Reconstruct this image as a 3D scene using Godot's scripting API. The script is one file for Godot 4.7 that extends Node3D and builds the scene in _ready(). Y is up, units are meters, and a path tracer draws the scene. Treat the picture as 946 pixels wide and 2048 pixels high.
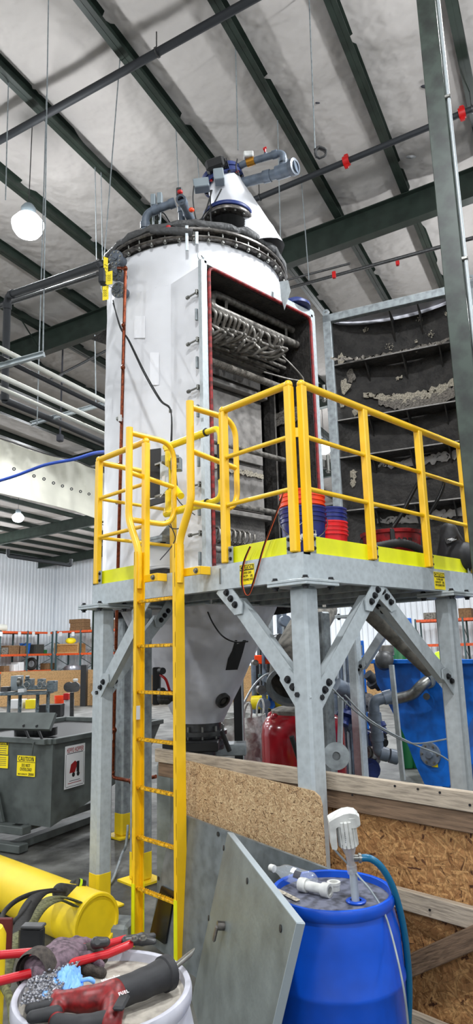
extends Node3D
# Workshop hall with a tall white wrapped vessel and a galvanised work platform.
# World frame: platform corner at x=0,z=0, front edge along -x, right edge along -z, floor y=0. The hall itself is turned by TH.
const H := 2.36
const TH := 0.33249
const F := 1331.86
const CAM := Vector3(2.4541, 1.8086, 2.9191)
const ROT := Vector3(0.2063, 0.7978, -0.0253)
const UP := Vector3.UP
var M := {}
var T := {}
var names := {}
var woff := {}
var CB := Basis.from_euler(ROT)
var rng := RandomNumberGenerator.new()
var SH := {}

# ---------- pixel -> place (direction only; the distance comes from a plane or a depth) ----------
func ray(x, y) -> Vector3: return CB * Vector3((x - 473.0) / F, (1024.0 - y) / F, -1.0)
func ox(x, y, X) -> Vector3:
	var d = ray(x, y)
	return CAM + d * ((X - CAM.x) / d.x)
func oy(x, y, Y) -> Vector3:
	var d = ray(x, y)
	return CAM + d * ((Y - CAM.y) / d.y)
func oz(x, y, Z) -> Vector3:
	var d = ray(x, y)
	return CAM + d * ((Z - CAM.z) / d.z)
func ad(x, y, D) -> Vector3: return CAM + ray(x, y) * D
func hall(v: Vector3) -> Vector3: return v.rotated(UP, TH)
func tohall(v: Vector3) -> Vector3: return v.rotated(UP, -TH)
func hy(x, y, Y) -> Vector3: return tohall(oy(x, y, Y))

# ---------- objects ----------
func num(n: String) -> String:
	if not names.has(n):
		names[n] = 0
		return n
	names[n] += 1
	return "%s_%03d" % [n, names[n]]
func tag(o, label, cat, group = "", kind = ""):
	if label != "": o.set_meta("label", label)
	if cat != "": o.set_meta("category", cat)
	if group != "": o.set_meta("group", group)
	if kind != "": o.set_meta("kind", kind)
	return o
# a thing whose parts are written in its own axes
func thing(n, label, cat, at = Vector3.ZERO, ry = 0.0, group = "") -> Node3D:
	var o := Node3D.new()
	o.name = num(n)
	add_child(o)
	o.position = at
	o.rotation.y = ry
	return tag(o, label, cat, group)
# a thing whose parts are written in world coordinates
func wthing(n, label, cat, at = Vector3.ZERO, group = "") -> Node3D:
	var o = thing(n, label, cat, at, 0.0, group)
	woff[o] = at
	return o
func put(n, st, m, parent) -> MeshInstance3D:
	var o := MeshInstance3D.new()
	o.name = n
	o.mesh = st if st is Mesh else st.commit()
	o.material_override = m
	parent.add_child(o, true)
	if woff.has(parent): o.position = -woff[parent]
	return o
func one(n, st, m, label, cat, group = "") -> MeshInstance3D:
	var o := MeshInstance3D.new()
	o.name = num(n)
	o.mesh = st if st is Mesh else st.commit()
	o.material_override = m
	add_child(o)
	return tag(o, label, cat, group)
func struct(n, st, m, ry = 0.0):
	var o := MeshInstance3D.new()
	o.name = num(n)
	o.mesh = st.commit()
	o.material_override = m
	add_child(o)
	o.rotation.y = ry
	o.set_meta("kind", "structure")
	return o

# ---------- geometry ----------
func S() -> SurfaceTool:
	var st := SurfaceTool.new()
	st.begin(Mesh.PRIMITIVE_TRIANGLES)
	return st
func v3(st, p, n):
	st.set_normal(n)
	st.add_vertex(p)
func tri(st, a, b, c):   # counter-clockwise from outside
	var n = (b - a).cross(c - a).normalized()
	v3(st, a, n); v3(st, c, n); v3(st, b, n)
func q(st, a, b, c, d):
	tri(st, a, b, c)
	tri(st, a, c, d)
func qo(st, a, b, c, d, ctr):
	if (b - a).cross(c - a).dot((a + c) * 0.5 - ctr) < 0: q(st, a, d, c, b)
	else: q(st, a, b, c, d)
func to(st, a, b, c, ctr):
	if (b - a).cross(c - a).dot((a + b + c) / 3.0 - ctr) < 0: tri(st, a, c, b)
	else: tri(st, a, b, c)
func bx(st, c: Vector3, s: Vector3, bs := Basis.IDENTITY, ch := 0.0):
	var h = s * 0.5
	if ch <= 0.0:
		var p = []
		for i in 8: p.append(c + bs * Vector3(h.x * (1 if i & 1 else -1), h.y * (1 if i & 2 else -1), h.z * (1 if i & 4 else -1)))
		for f in [[0, 1, 3, 2], [4, 5, 7, 6], [0, 1, 5, 4], [2, 3, 7, 6], [0, 2, 6, 4], [1, 3, 7, 5]]: qo(st, p[f[0]], p[f[1]], p[f[2]], p[f[3]], c)
		return
	ch = min(ch, min(h.x, min(h.y, h.z)) * 0.95)
	var g = func(sg: Vector3, ax: int) -> Vector3:
		var r = Vector3.ZERO
		for k in 3: r[k] = sg[k] * (h[k] if k == ax else h[k] - ch)
		return c + bs * r
	for ax in 3:
		var u = (ax + 1) % 3
		var w = (ax + 2) % 3
		for sgn in [-1.0, 1.0]:
			var cs = []
			for k in [[-1, -1], [1, -1], [1, 1], [-1, 1]]:
				var sg = Vector3.ZERO
				sg[ax] = sgn; sg[u] = k[0]; sg[w] = k[1]
				cs.append(g.call(sg, ax))
			qo(st, cs[0], cs[1], cs[2], cs[3], c)
			for s2 in [-1.0, 1.0]:   # edge between ax and u, along w
				var a = Vector3.ZERO
				a[ax] = sgn; a[u] = s2; a[w] = -1
				var b = a
				b[w] = 1
				qo(st, g.call(a, ax), g.call(b, ax), g.call(b, u), g.call(a, u), c)
	for i in 8:
		var sg = Vector3(1 if i & 1 else -1, 1 if i & 2 else -1, 1 if i & 4 else -1)
		to(st, g.call(sg, 0), g.call(sg, 1), g.call(sg, 2), c)
func frame(dir: Vector3, up := UP) -> Basis:   # x along dir
	var x = dir.normalized()
	if absf(x.dot(up)) > 0.98: up = Vector3(0, 0, 1) if absf(x.z) < 0.9 else Vector3(1, 0, 0)
	var z = x.cross(up).normalized()
	return Basis(x, z.cross(x), z)
func bar(st, a: Vector3, b: Vector3, h: float, w: float, up := UP, ch := 0.0):   # h along up, w across
	bx(st, (a + b) * 0.5, Vector3(a.distance_to(b), h, w), frame(b - a, up), ch)
# channel: web plus two flanges; open side towards fl
func chan(st, a: Vector3, b: Vector3, h: float, fl: Vector3, fw: float, t := 0.008, up := UP):
	bar(st, a, b, h, t, up)
	var u = frame(b - a, up).y
	for s in [-1, 1]: bar(st, a + u * s * (h - t) * 0.5 + fl * fw * 0.5, b + u * s * (h - t) * 0.5 + fl * fw * 0.5, t, fw, up)
func tb(st, pts: Array, r, seg := 10, caps := true, closed := false, sq := 1.0):
	var n = pts.size()
	if n < 2: return
	var tg = []
	for i in n:
		var a = pts[i - 1] if (i > 0 or closed) else pts[0]
		var b = pts[(i + 1) % n] if (i < n - 1 or closed) else pts[n - 1]
		tg.append((b - a).normalized())
	var nrm: Vector3 = tg[0].cross(UP)
	if nrm.length() < 0.05: nrm = tg[0].cross(Vector3(1, 0, 0))
	nrm = nrm.normalized()
	var rings = []
	var nr = []
	for i in n:
		nrm = (nrm - tg[i] * nrm.dot(tg[i])).normalized()
		var bi = tg[i].cross(nrm)
		var rr = r[i] if r is Array else r
		var ring = []
		var rn = []
		for k in seg:
			var a = TAU * k / seg
			rn.append((nrm * cos(a) + bi * sin(a)).normalized())
			ring.append(pts[i] + nrm * cos(a) * rr + bi * sin(a) * rr * sq)
		rings.append(ring)
		nr.append(rn)
	for i in (n if closed else n - 1):
		var j = (i + 1) % n
		for k in seg:
			var l = (k + 1) % seg
			v3(st, rings[i][k], nr[i][k]); v3(st, rings[j][k], nr[j][k]); v3(st, rings[i][l], nr[i][l])
			v3(st, rings[i][l], nr[i][l]); v3(st, rings[j][k], nr[j][k]); v3(st, rings[j][l], nr[j][l])
	if caps and not closed:
		for e in [0, n - 1]:
			var nn = -tg[0] if e == 0 else tg[n - 1]
			for k in seg:
				var l = (k + 1) % seg
				to(st, pts[e], rings[e][k], rings[e][l], pts[e] - nn)
func cy(st, a: Vector3, b: Vector3, r: float, r2 := -1.0, seg := 16): tb(st, [a, b], [r, r if r2 < 0 else r2], seg)
# profile of (radius, height) turned about the y axis of xf
func lathe(st, prof: Array, xf := Transform3D(), seg := 32, a0 := 0.0, a1 := TAU):
	var n = prof.size()
	var sn = []
	for i in n - 1:
		var d: Vector2 = prof[i + 1] - prof[i]
		sn.append(Vector2(d.y, -d.x).normalized())
	for i in n - 1:
		var na: Vector2 = sn[i]
		var nb: Vector2 = sn[i]
		if i > 0 and sn[i - 1].dot(sn[i]) > 0.75: na = (sn[i - 1] + sn[i]).normalized()
		if i < n - 2 and sn[i + 1].dot(sn[i]) > 0.75: nb = (sn[i + 1] + sn[i]).normalized()
		for k in seg:
			var A = a0 + (a1 - a0) * k / seg
			var B = a0 + (a1 - a0) * (k + 1) / seg
			var ca = Vector3(cos(A), 0, sin(A))
			var cb = Vector3(cos(B), 0, sin(B))
			var p = [xf * (ca * prof[i].x + UP * prof[i].y), xf * (ca * prof[i + 1].x + UP * prof[i + 1].y), xf * (cb * prof[i + 1].x + UP * prof[i + 1].y), xf * (cb * prof[i].x + UP * prof[i].y)]
			var m = [xf.basis * (ca * na.x + UP * na.y), xf.basis * (ca * nb.x + UP * nb.y), xf.basis * (cb * nb.x + UP * nb.y), xf.basis * (cb * na.x + UP * na.y)]
			for t in [[0, 3, 2], [0, 2, 1]]:
				if (p[t[1]] - p[t[0]]).cross(p[t[2]] - p[t[0]]).length() > 1e-12:
					for z in t: v3(st, p[z], m[z].normalized())
func axis(p: Vector3, dir: Vector3) -> Transform3D:   # y axis along dir
	var y = dir.normalized()
	var x = y.cross(Vector3(0, 0, 1) if absf(y.z) < 0.9 else Vector3(1, 0, 0)).normalized()
	return Transform3D(Basis(x, y, x.cross(y)), p)
func V2(a: Array) -> Array:
	var r = []
	for i in range(0, a.size(), 2): r.append(Vector2(a[i], a[i + 1]))
	return r
# extrude a polygon: pts are 3D points in one plane, d the thickness vector
func ex(st, pts: Array, d: Vector3):
	var n = pts.size()
	var nn = Vector3.ZERO
	for i in n: nn += pts[i].cross(pts[(i + 1) % n])
	nn = nn.normalized()
	var u = (pts[1] - pts[0]).normalized()
	var w = nn.cross(u)
	var poly := PackedVector2Array()
	for p in pts: poly.append(Vector2((p - pts[0]).dot(u), (p - pts[0]).dot(w)))
	var id = Geometry2D.triangulate_polygon(poly)
	var c = Vector3.ZERO
	for p in pts: c += p / n
	c += d * 0.5
	for i in range(0, id.size(), 3):
		for o in [Vector3.ZERO, d]:
			var a = pts[id[i]] + o
			var b = pts[id[i + 1]] + o
			var e = pts[id[i + 2]] + o
			to(st, a, b, e, a - (o - d * 0.5))
	var s = signf(nn.dot(d))
	for i in n:
		var a = pts[i]
		var b = pts[(i + 1) % n]
		if s > 0: q(st, a, b, b + d, a + d)
		else: q(st, b, a, a + d, b + d)
func sph(st, c: Vector3, r: Vector3, bs := Basis.IDENTITY, seg := 14):
	var pr = []
	for i in 9:
		var a = -PI / 2 + PI * i / 8
		pr.append(Vector2(cos(a), sin(a)))
	lathe(st, pr, Transform3D(bs * Basis.from_scale(r), c), seg)
func cr(p: Array, n := 6) -> Array:   # smooth curve through points
	var o = []
	for i in p.size() - 1:
		var a = p[max(i - 1, 0)]
		var d = p[min(i + 2, p.size() - 1)]
		for k in n: o.append(p[i].cubic_interpolate(p[i + 1], a, d, float(k) / n))
	o.append(p[-1])
	return o
func fil(p: Array, r: float, n := 5) -> Array:   # polyline with rounded corners
	var o = [p[0]]
	for i in range(1, p.size() - 1):
		var a: Vector3 = p[i - 1] - p[i]
		var b: Vector3 = p[i + 1] - p[i]
		var k = min(r, min(a.length(), b.length()) * 0.49)
		var s = p[i] + a.normalized() * k
		var e = p[i] + b.normalized() * k
		for j in n + 1:
			var t = float(j) / n
			o.append(s * (1 - t) * (1 - t) + p[i] * 2 * t * (1 - t) + e * t * t)
	o.append(p[-1])
	return o
# thick cloth or sheet from f(u,v)
func sheet(st, f: Callable, nu: int, nv: int, th: float):
	var P = []
	for i in nu + 1:
		var row = []
		for j in nv + 1: row.append(f.call(float(i) / nu, float(j) / nv))
		P.append(row)
	var N = []
	for i in nu + 1:
		var row = []
		for j in nv + 1:
			var du = P[min(i + 1, nu)][j] - P[max(i - 1, 0)][j]
			var dv = P[i][min(j + 1, nv)] - P[i][max(j - 1, 0)]
			row.append(du.cross(dv).normalized())
		N.append(row)
	for i in nu:
		for j in nv:
			var a = [[i, j], [i + 1, j], [i + 1, j + 1], [i, j + 1]]
			for t in [[0, 2, 1], [0, 3, 2]]:
				for k in t: v3(st, P[a[k][0]][a[k][1]], N[a[k][0]][a[k][1]])
			if th > 0:
				for t in [[0, 1, 2], [0, 2, 3]]:
					for k in t: v3(st, P[a[k][0]][a[k][1]] - N[a[k][0]][a[k][1]] * th, -N[a[k][0]][a[k][1]])
	if th > 0:
		for i in nu:
			for j in [0, nv]:
				q(st, P[i][j], P[i + 1][j], P[i + 1][j] - N[i + 1][j] * th, P[i][j] - N[i][j] * th)
		for j in nv:
			for i in [0, nu]:
				q(st, P[i][j], P[i][j + 1], P[i][j + 1] - N[i][j + 1] * th, P[i][j] - N[i][j] * th)
# one smooth skin round tapered capsules (surface nets); bones: [a, b, ra, rb]
func skin(st, bones: Array, cell: float, k := 0.012):
	var lo = Vector3.ONE * 1e9
	var hi = -lo
	for b in bones:
		var rr = max(b[2], b[3]) + cell * 2
		for e in [b[0], b[1]]:
			lo = lo.min(e - Vector3.ONE * rr)
			hi = hi.max(e + Vector3.ONE * rr)
	var n = Vector3i(((hi - lo) / cell).ceil()) + Vector3i.ONE
	var fld := PackedFloat32Array()
	fld.resize(n.x * n.y * n.z)
	fld.fill(1.0)
	for b in bones:
		var rr = max(b[2], b[3]) + cell * 2 + k
		var l0 = Vector3i(((b[0].min(b[1]) - Vector3.ONE * rr - lo) / cell).floor()).clamp(Vector3i.ZERO, n - Vector3i.ONE)
		var l1 = Vector3i(((b[0].max(b[1]) + Vector3.ONE * rr - lo) / cell).ceil()).clamp(Vector3i.ZERO, n - Vector3i.ONE)
		var ab: Vector3 = b[1] - b[0]
		var il = 1.0 / max(ab.length_squared(), 1e-9)
		for z in range(l0.z, l1.z + 1):
			for y in range(l0.y, l1.y + 1):
				for x in range(l0.x, l1.x + 1):
					var p = lo + Vector3(x, y, z) * cell
					var t = clampf((p - b[0]).dot(ab) * il, 0, 1)
					var d = p.distance_to(b[0] + ab * t) - lerpf(b[2], b[3], t)
					var id = x + n.x * (y + n.y * z)
					var o = fld[id]
					var h = max(k - absf(o - d), 0.0) / k
					fld[id] = min(o, d) - h * h * k * 0.25
	var vid = {}
	var pos = []
	for z in n.z - 1:
		for y in n.y - 1:
			for x in n.x - 1:
				var id = x + n.x * (y + n.y * z)
				var m = 0
				var c = Vector3.ZERO
				var cnt = 0
				var vals = [fld[id], fld[id + 1], fld[id + n.x], fld[id + n.x + 1]]
				var zz = n.x * n.y
				vals.append_array([fld[id + zz], fld[id + zz + 1], fld[id + zz + n.x], fld[id + zz + n.x + 1]])
				for i in 8:
					if vals[i] < 0: m += 1
				if m == 0 or m == 8: continue
				for e in [[0, 1], [2, 3], [4, 5], [6, 7], [0, 2], [1, 3], [4, 6], [5, 7], [0, 4], [1, 5], [2, 6], [3, 7]]:
					var A = vals[e[0]]
					var B = vals[e[1]]
					if (A < 0) == (B < 0): continue
					var t = A / (A - B)
					var pa = Vector3(e[0] & 1, (e[0] >> 1) & 1, e[0] >> 2)
					var pb = Vector3(e[1] & 1, (e[1] >> 1) & 1, e[1] >> 2)
					c += pa.lerp(pb, t)
					cnt += 1
				vid[id] = pos.size()
				pos.append(lo + (Vector3(x, y, z) + c / cnt) * cell)
	var nor = []
	for p in pos: nor.append(Vector3.ZERO)
	var quads = []
	var str3 = [1, n.x, n.x * n.y]
	for z in range(1, n.z - 1):
		for y in range(1, n.y - 1):
			for x in range(1, n.x - 1):
				var id = x + n.x * (y + n.y * z)
				for ax in 3:
					var A = fld[id]
					var B = fld[id + str3[ax]]
					if (A < 0) == (B < 0): continue
					var u = str3[(ax + 1) % 3]
					var w = str3[(ax + 2) % 3]
					var ids = [id, id - u, id - u - w, id - w]
					var ok = true
					for i in ids: ok = ok and vid.has(i)
					if not ok: continue
					var f = [vid[ids[0]], vid[ids[1]], vid[ids[2]], vid[ids[3]]]
					if A >= 0: f.reverse()
					var nn = (pos[f[2]] - pos[f[0]]).cross(pos[f[3]] - pos[f[1]])
					for i in f: nor[i] += nn
					quads.append(f)
	for f in quads:
		for t in [[0, 2, 1], [0, 3, 2]]:
			for i in t: v3(st, pos[f[i]], nor[f[i]].normalized())
func lettering(parent, s, h, xf: Transform3D, m, wmax := 0.0, font := "Droid Sans"):
	var t := TextMesh.new()
	var fnt := SystemFont.new()
	fnt.font_names = PackedStringArray([font])
	fnt.font_weight = 700
	t.font = fnt
	t.text = s
	t.font_size = 64
	t.pixel_size = h / 46.0
	t.depth = 0.0006
	t.curve_step = 3.0
	var o := MeshInstance3D.new()
	o.name = "lettering"
	o.mesh = t
	o.material_override = m
	parent.add_child(o, true)
	var sx = 1.0
	if wmax > 0:
		var w = t.get_aabb().size.x
		if w > 0: sx = wmax / w
	o.transform = xf * Transform3D(Basis.from_scale(Vector3(sx, 1, 1)), Vector3(0, 0, 0.0008))
	if woff.has(parent): o.position -= woff[parent]
	return o
func bolt(parent, p: Vector3, n: Vector3, r := 0.016, m = null, nm := "bolt"):
	var key = "bolt%.4f" % r
	if not SH.has(key):
		var st = S()
		cy(st, Vector3.ZERO, Vector3(0, r * 0.35, 0), r * 1.35, -1, 12)
		cy(st, Vector3(0, r * 0.3, 0), Vector3(0, r * 1.15, 0), r, r * 0.92, 6)
		SH[key] = st.commit()
	var o := MeshInstance3D.new()
	o.name = nm
	o.mesh = SH[key]
	o.material_override = m if m else M.bolt
	parent.add_child(o, true)
	o.transform = axis(p, n)
	if woff.has(parent): o.position -= woff[parent]
	return o

# ---------- materials ----------
func noise(seed_, freq, oct := 4, kind := FastNoiseLite.TYPE_SIMPLEX_SMOOTH) -> FastNoiseLite:
	var n := FastNoiseLite.new()
	n.seed = seed_; n.frequency = freq; n.fractal_octaves = oct; n.noise_type = kind
	return n
func ramp_tex(seed_, freq, stops: Array, size := 256, oct := 4, kind := FastNoiseLite.TYPE_SIMPLEX_SMOOTH) -> ImageTexture:
	var im = noise(seed_, freq, oct, kind).get_seamless_image(size, size)
	im.convert(Image.FORMAT_RGB8)
	var g := Gradient.new()
	var off := PackedFloat32Array()
	var col := PackedColorArray()
	for s in stops:
		off.append(s[0])
		col.append(s[1] if s[1] is Color else Color(s[1], s[1], s[1]))
	g.offsets = off
	g.colors = col
	for y in size:
		for x in size: im.set_pixel(x, y, g.sample(im.get_pixel(x, y).r))
	im.generate_mipmaps()
	return ImageTexture.create_from_image(im)
func bump_tex(seed_, freq, strength, size := 256, oct := 4, kind := FastNoiseLite.TYPE_SIMPLEX_SMOOTH) -> ImageTexture:
	var im = noise(seed_, freq, oct, kind).get_seamless_image(size, size)
	im.convert(Image.FORMAT_RGBA8)
	im.bump_map_to_normal_map(strength)
	return ImageTexture.create_from_image(im)
func osb_tex() -> ImageTexture:
	var im := Image.create(512, 512, false, Image.FORMAT_RGB8)
	im.fill(Color(0.74, 0.59, 0.42))
	rng.seed = 5
	for k in 2600:
		var c = Vector2(rng.randf() * 512, rng.randf() * 512)
		var a = rng.randf() * TAU
		var L = rng.randf_range(12, 46)
		var W = rng.randf_range(2.5, 8)
		var t = rng.randf()
		var col = Color(0.90, 0.77, 0.58).lerp(Color(0.60, 0.45, 0.29), t * t)
		if rng.randf() < 0.06: col = Color(0.36, 0.23, 0.13)
		var d = Vector2(cos(a), sin(a))
		var e = Vector2(-d.y, d.x)
		for i in int(L):
			var wj = W * (1.0 - 0.3 * absf(i / L - 0.5))
			for j in int(wj):
				var p = c + d * (i - L / 2) + e * (j - wj / 2)
				var cc = col.darkened(0.25) if j == 0 else col.lightened(0.05 * sin(j * 2.0 + i * 0.1))
				im.set_pixel(posmod(int(p.x), 512), posmod(int(p.y), 512), cc)
	im.generate_mipmaps()
	return ImageTexture.create_from_image(im)
func mt(key, col: Color, rough := 0.6, metal := 0.0, tex = null, sc := 1.0, nrm = null, ns := 0.5, world := false) -> StandardMaterial3D:
	var m := StandardMaterial3D.new()
	m.albedo_color = col
	m.roughness = rough
	m.metallic = metal
	if tex:
		m.albedo_texture = tex
	if nrm:
		m.normal_enabled = true
		m.normal_texture = nrm
		m.normal_scale = ns
	if tex or nrm:
		m.uv1_triplanar = true
		m.uv1_world_triplanar = world
		m.uv1_scale = Vector3.ONE * sc
	M[key] = m
	return m
func make_materials():
	T.mottle = ramp_tex(1, 0.012, [[0.0, 0.72], [0.5, 0.9], [1.0, 1.0]])
	T.faint = ramp_tex(9, 0.012, [[0.0, 0.93], [0.5, 0.97], [1.0, 1.0]])
	T.spangle = ramp_tex(2, 0.03, [[0.0, 0.90], [0.6, 0.97], [1.0, 1.0]], 256, 2, FastNoiseLite.TYPE_CELLULAR)
	T.grime = ramp_tex(3, 0.015, [[0.0, 0.35], [0.4, 0.75], [0.6, 0.95], [1.0, 1.0]], 256, 5)
	T.soot = ramp_tex(4, 0.02, [[0.0, 0.6], [0.45, 0.78], [0.6, 0.95], [1.0, 1.0]], 256, 5)
	T.crust = ramp_tex(8, 0.03, [[0.0, 0.45], [0.5, 0.8], [1.0, 1.0]], 256, 5)
	T.wood = ramp_tex(6, 0.03, [[0.0, 0.70], [0.35, 0.86], [0.6, 0.96], [1.0, 1.0]], 256, 5)
	T.floor = ramp_tex(7, 0.008, [[0.0, Color(0.30, 0.30, 0.29)], [0.4, Color(0.55, 0.55, 0.53)], [0.62, Color(0.75, 0.75, 0.73)], [1.0, Color(0.95, 0.95, 0.93)]], 512, 6)
	T.osb = osb_tex()
	T.nfine = bump_tex(11, 0.08, 4.0)
	T.ncrump = bump_tex(12, 0.014, 14.0, 256, 3, FastNoiseLite.TYPE_SIMPLEX)
	T.nsoft = bump_tex(13, 0.01, 8.0, 256, 3)
	mt("galv", Color(0.76, 0.79, 0.80), 0.40, 0.25, T.spangle, 3.0)
	mt("galv2", Color(0.64, 0.67, 0.68), 0.48, 0.25, T.mottle, 3.0)
	mt("steel", Color(0.60, 0.60, 0.58), 0.32, 0.8, T.mottle, 4.0)
	mt("dark_steel", Color(0.310, 0.310, 0.310), 0.4, 0.5, T.mottle, 4.0)
	mt("flange", Color(0.500, 0.480, 0.460), 0.35, 0.6, T.grime, 4.0)
	mt("bolt", Color(0.150, 0.150, 0.160), 0.45, 0.4)
	mt("stud", Color(0.50, 0.50, 0.48), 0.35, 0.7)
	mt("yellow", Color(1.000, 0.790, 0.020), 0.36, 0.0, T.faint, 0.7)
	M.yellow.clearcoat_enabled = true
	M.yellow.clearcoat = 0.4
	mt("yellow_worn", Color(0.970, 0.740, 0.080), 0.5, 0.0, T.grime, 6.0)
	mt("gate", Color(0.98, 0.86, 0.06), 0.4, 0.0, T.faint, 1.6)
	mt("lime", Color(0.92, 0.92, 0.05), 0.45, 0.0, T.faint, 1.5)
	mt("lime_dull", Color(0.990, 0.850, 0.100), 0.5, 0.0, T.faint, 1.2)
	mt("wrap", Color(0.93, 0.93, 0.94), 0.42, 0.0, T.faint, 0.35, T.ncrump, 0.22)
	mt("wrap2", Color(0.900, 0.900, 0.930), 0.5, 0.0, T.mottle, 0.6, T.ncrump, 0.45)
	mt("patch", Color(0.95, 0.95, 0.96), 0.55)
	mt("soot", Color(0.225, 0.212, 0.20), 0.75, 0.0, T.soot, 1.1, T.nfine, 0.6)
	mt("soot_grey", Color(0.470, 0.455, 0.440), 0.6, 0.0, T.mottle, 1.4, T.nfine, 0.4)
	mt("soot_pale", Color(0.620, 0.600, 0.580), 0.55, 0.1, T.mottle, 2.2)
	mt("ash", Color(0.600, 0.570, 0.530), 0.95, 0.0, T.crust, 5.0, T.nfine, 1.0)
	mt("ash_pale", Color(0.820, 0.780, 0.700), 0.95, 0.0, T.crust, 6.0)
	mt("tube", Color(0.620, 0.600, 0.570), 0.38, 0.45, T.grime, 3.0)
	mt("gasket", Color(0.600, 0.130, 0.130), 0.6, 0.0, T.grime, 3.0)
	mt("blanket", Color(0.340, 0.340, 0.340), 0.6, 0.0, T.mottle, 2.0, T.ncrump, 0.8)
	mt("pvc", Color(0.430, 0.475, 0.530), 0.42, 0.0, T.mottle, 3.0)
	mt("pvc_lid", Color(0.330, 0.360, 0.400), 0.45)
	mt("box_grey", Color(0.52, 0.56, 0.58), 0.5)
	mt("white_plastic", Color(0.88, 0.88, 0.86), 0.45, 0.0, T.mottle, 4.0)
	mt("black", Color(0.100, 0.100, 0.105), 0.5)
	mt("black_gloss", Color(0.090, 0.090, 0.095), 0.22)
	mt("black_pipe", Color(0.130, 0.140, 0.155), 0.65)
	mt("rubber", Color(0.150, 0.150, 0.150), 0.7)
	mt("copper", Color(0.55, 0.27, 0.16), 0.38, 0.75, T.grime, 5.0)
	mt("brass", Color(0.72, 0.50, 0.16), 0.4, 0.7)
	mt("red", Color(0.72, 0.05, 0.05), 0.4)
	mt("red_bucket", Color(0.88, 0.05, 0.09), 0.35)
	mt("red_tub", Color(0.660, 0.080, 0.110), 0.5, 0.0, T.grime, 3.0)
	mt("orange", Color(0.95, 0.27, 0.03), 0.4)
	mt("rack_orange", Color(0.90, 0.36, 0.15), 0.5, 0.0, T.mottle, 2.0)
	mt("rack_green", Color(0.240, 0.330, 0.340), 0.5)
	mt("bucket_blue", Color(0.070, 0.130, 0.460), 0.32)
	mt("drum_blue", Color(0.01, 0.32, 0.80), 0.32, 0.0, T.mottle, 1.2)
	mt("lid_dirty", Color(0.400, 0.410, 0.470), 0.7, 0.0, T.grime, 4.0)
	mt("machine_blue", Color(0.040, 0.430, 0.830), 0.42, 0.0, T.mottle, 1.2)
	mt("hose_blue", Color(0.030, 0.360, 0.500), 0.25)
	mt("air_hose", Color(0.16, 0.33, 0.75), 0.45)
	mt("flange_blue", Color(0.120, 0.200, 0.450), 0.45, 0.1, T.mottle, 3.0)
	mt("green_steel", Color(0.170, 0.215, 0.185), 0.42, 0.0, T.mottle, 0.8)
	mt("green_column", Color(0.220, 0.275, 0.235), 0.42, 0.0, T.grime, 0.9)
	mt("ceil", Color(0.800, 0.775, 0.755), 0.85, 0.0, T.faint, 0.12, T.nfine, 0.25)
	mt("wall", Color(0.92, 0.94, 0.96), 0.4, 0.0, T.faint, 0.15)
	mt("floor", Color(0.500, 0.500, 0.490), 0.55, 0.0, T.floor, 0.35, T.nfine, 0.15, true)
	mt("canvas", Color(0.86, 0.85, 0.79), 0.85, 0.0, T.faint, 0.5, T.nsoft, 0.1)
	mt("pipe_white", Color(0.84, 0.84, 0.80), 0.5)
	mt("hopper", Color(0.360, 0.385, 0.375), 0.5, 0.0, T.mottle, 1.2)
	mt("osb", Color(0.95, 0.97, 1.0), 0.85, 0.0, T.osb, 2.4, T.nfine, 0.5)
	mt("osb_wall", Color(0.860, 0.770, 0.660), 0.85, 0.0, T.osb, 1.0, T.nfine, 0.5)
	mt("osb_far", Color(0.85, 0.75, 0.62), 0.85, 0.0, T.osb, 0.8)
	mt("plank", Color(0.740, 0.680, 0.600), 0.85, 0.0, T.wood, 1.0, T.nfine, 0.4)
	M.plank.uv1_scale = Vector3(0.7, 9, 9)
	mt("plank_dark", Color(0.520, 0.420, 0.330), 0.85, 0.0, T.wood, 1.0, T.nfine, 0.4)
	M.plank_dark.uv1_scale = Vector3(0.5, 7, 7)
	mt("pine", Color(0.78, 0.62, 0.42), 0.8, 0.0, T.wood, 2.0)
	mt("panel", Color(0.520, 0.550, 0.540), 0.4, 0.15, T.mottle, 1.3, T.nfine, 0.08)
	mt("panel2", Color(0.50, 0.53, 0.54), 0.42, 0.2, T.mottle, 2.5)
	mt("panel_edge", Color(0.66, 0.70, 0.72), 0.4, 0.2)
	mt("drum_white", Color(0.80, 0.80, 0.84), 0.4, 0.0, T.mottle, 2.0)
	mt("lid_white", Color(0.74, 0.71, 0.66), 0.65, 0.0, T.mottle, 5.0)
	mt("leather", Color(0.470, 0.390, 0.430), 0.9, 0.0, T.grime, 9.0, T.nfine, 0.8)
	mt("leather_dark", Color(0.290, 0.260, 0.235), 0.9, 0.0, T.grime, 9.0, T.nfine, 0.8)
	mt("nitrile", Color(0.450, 0.660, 0.920), 0.45)
	mt("tool_red", Color(0.520, 0.070, 0.080), 0.45, 0.0, T.grime, 10.0)
	mt("tool_black", Color(0.160, 0.160, 0.170), 0.65, 0.0, T.mottle, 6.0)
	mt("handle_red", Color(0.720, 0.060, 0.110), 0.35)
	mt("foil", Color(0.58, 0.58, 0.60), 0.34, 0.8, null, 1.0)
	mt("strap", Color(0.480, 0.480, 0.330), 0.9, 0.0, T.grime, 8.0)
	mt("strap_black", Color(0.170, 0.160, 0.150), 0.85, 0.0, T.grime, 8.0)
	mt("strap_brown", Color(0.20, 0.10, 0.06), 0.8)
	mt("strap_orange", Color(0.85, 0.35, 0.18), 0.8)
	mt("cloth_dark", Color(0.270, 0.270, 0.250), 0.95, 0.0, T.grime, 5.0)
	mt("card", Color(0.52, 0.39, 0.26), 0.85, 0.0, T.mottle, 2.0)
	mt("paper", Color(0.86, 0.86, 0.86), 0.7)
	mt("bag", Color(0.80, 0.80, 0.78), 0.7, 0.0, T.mottle, 2.0, T.ncrump, 0.6)
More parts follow.
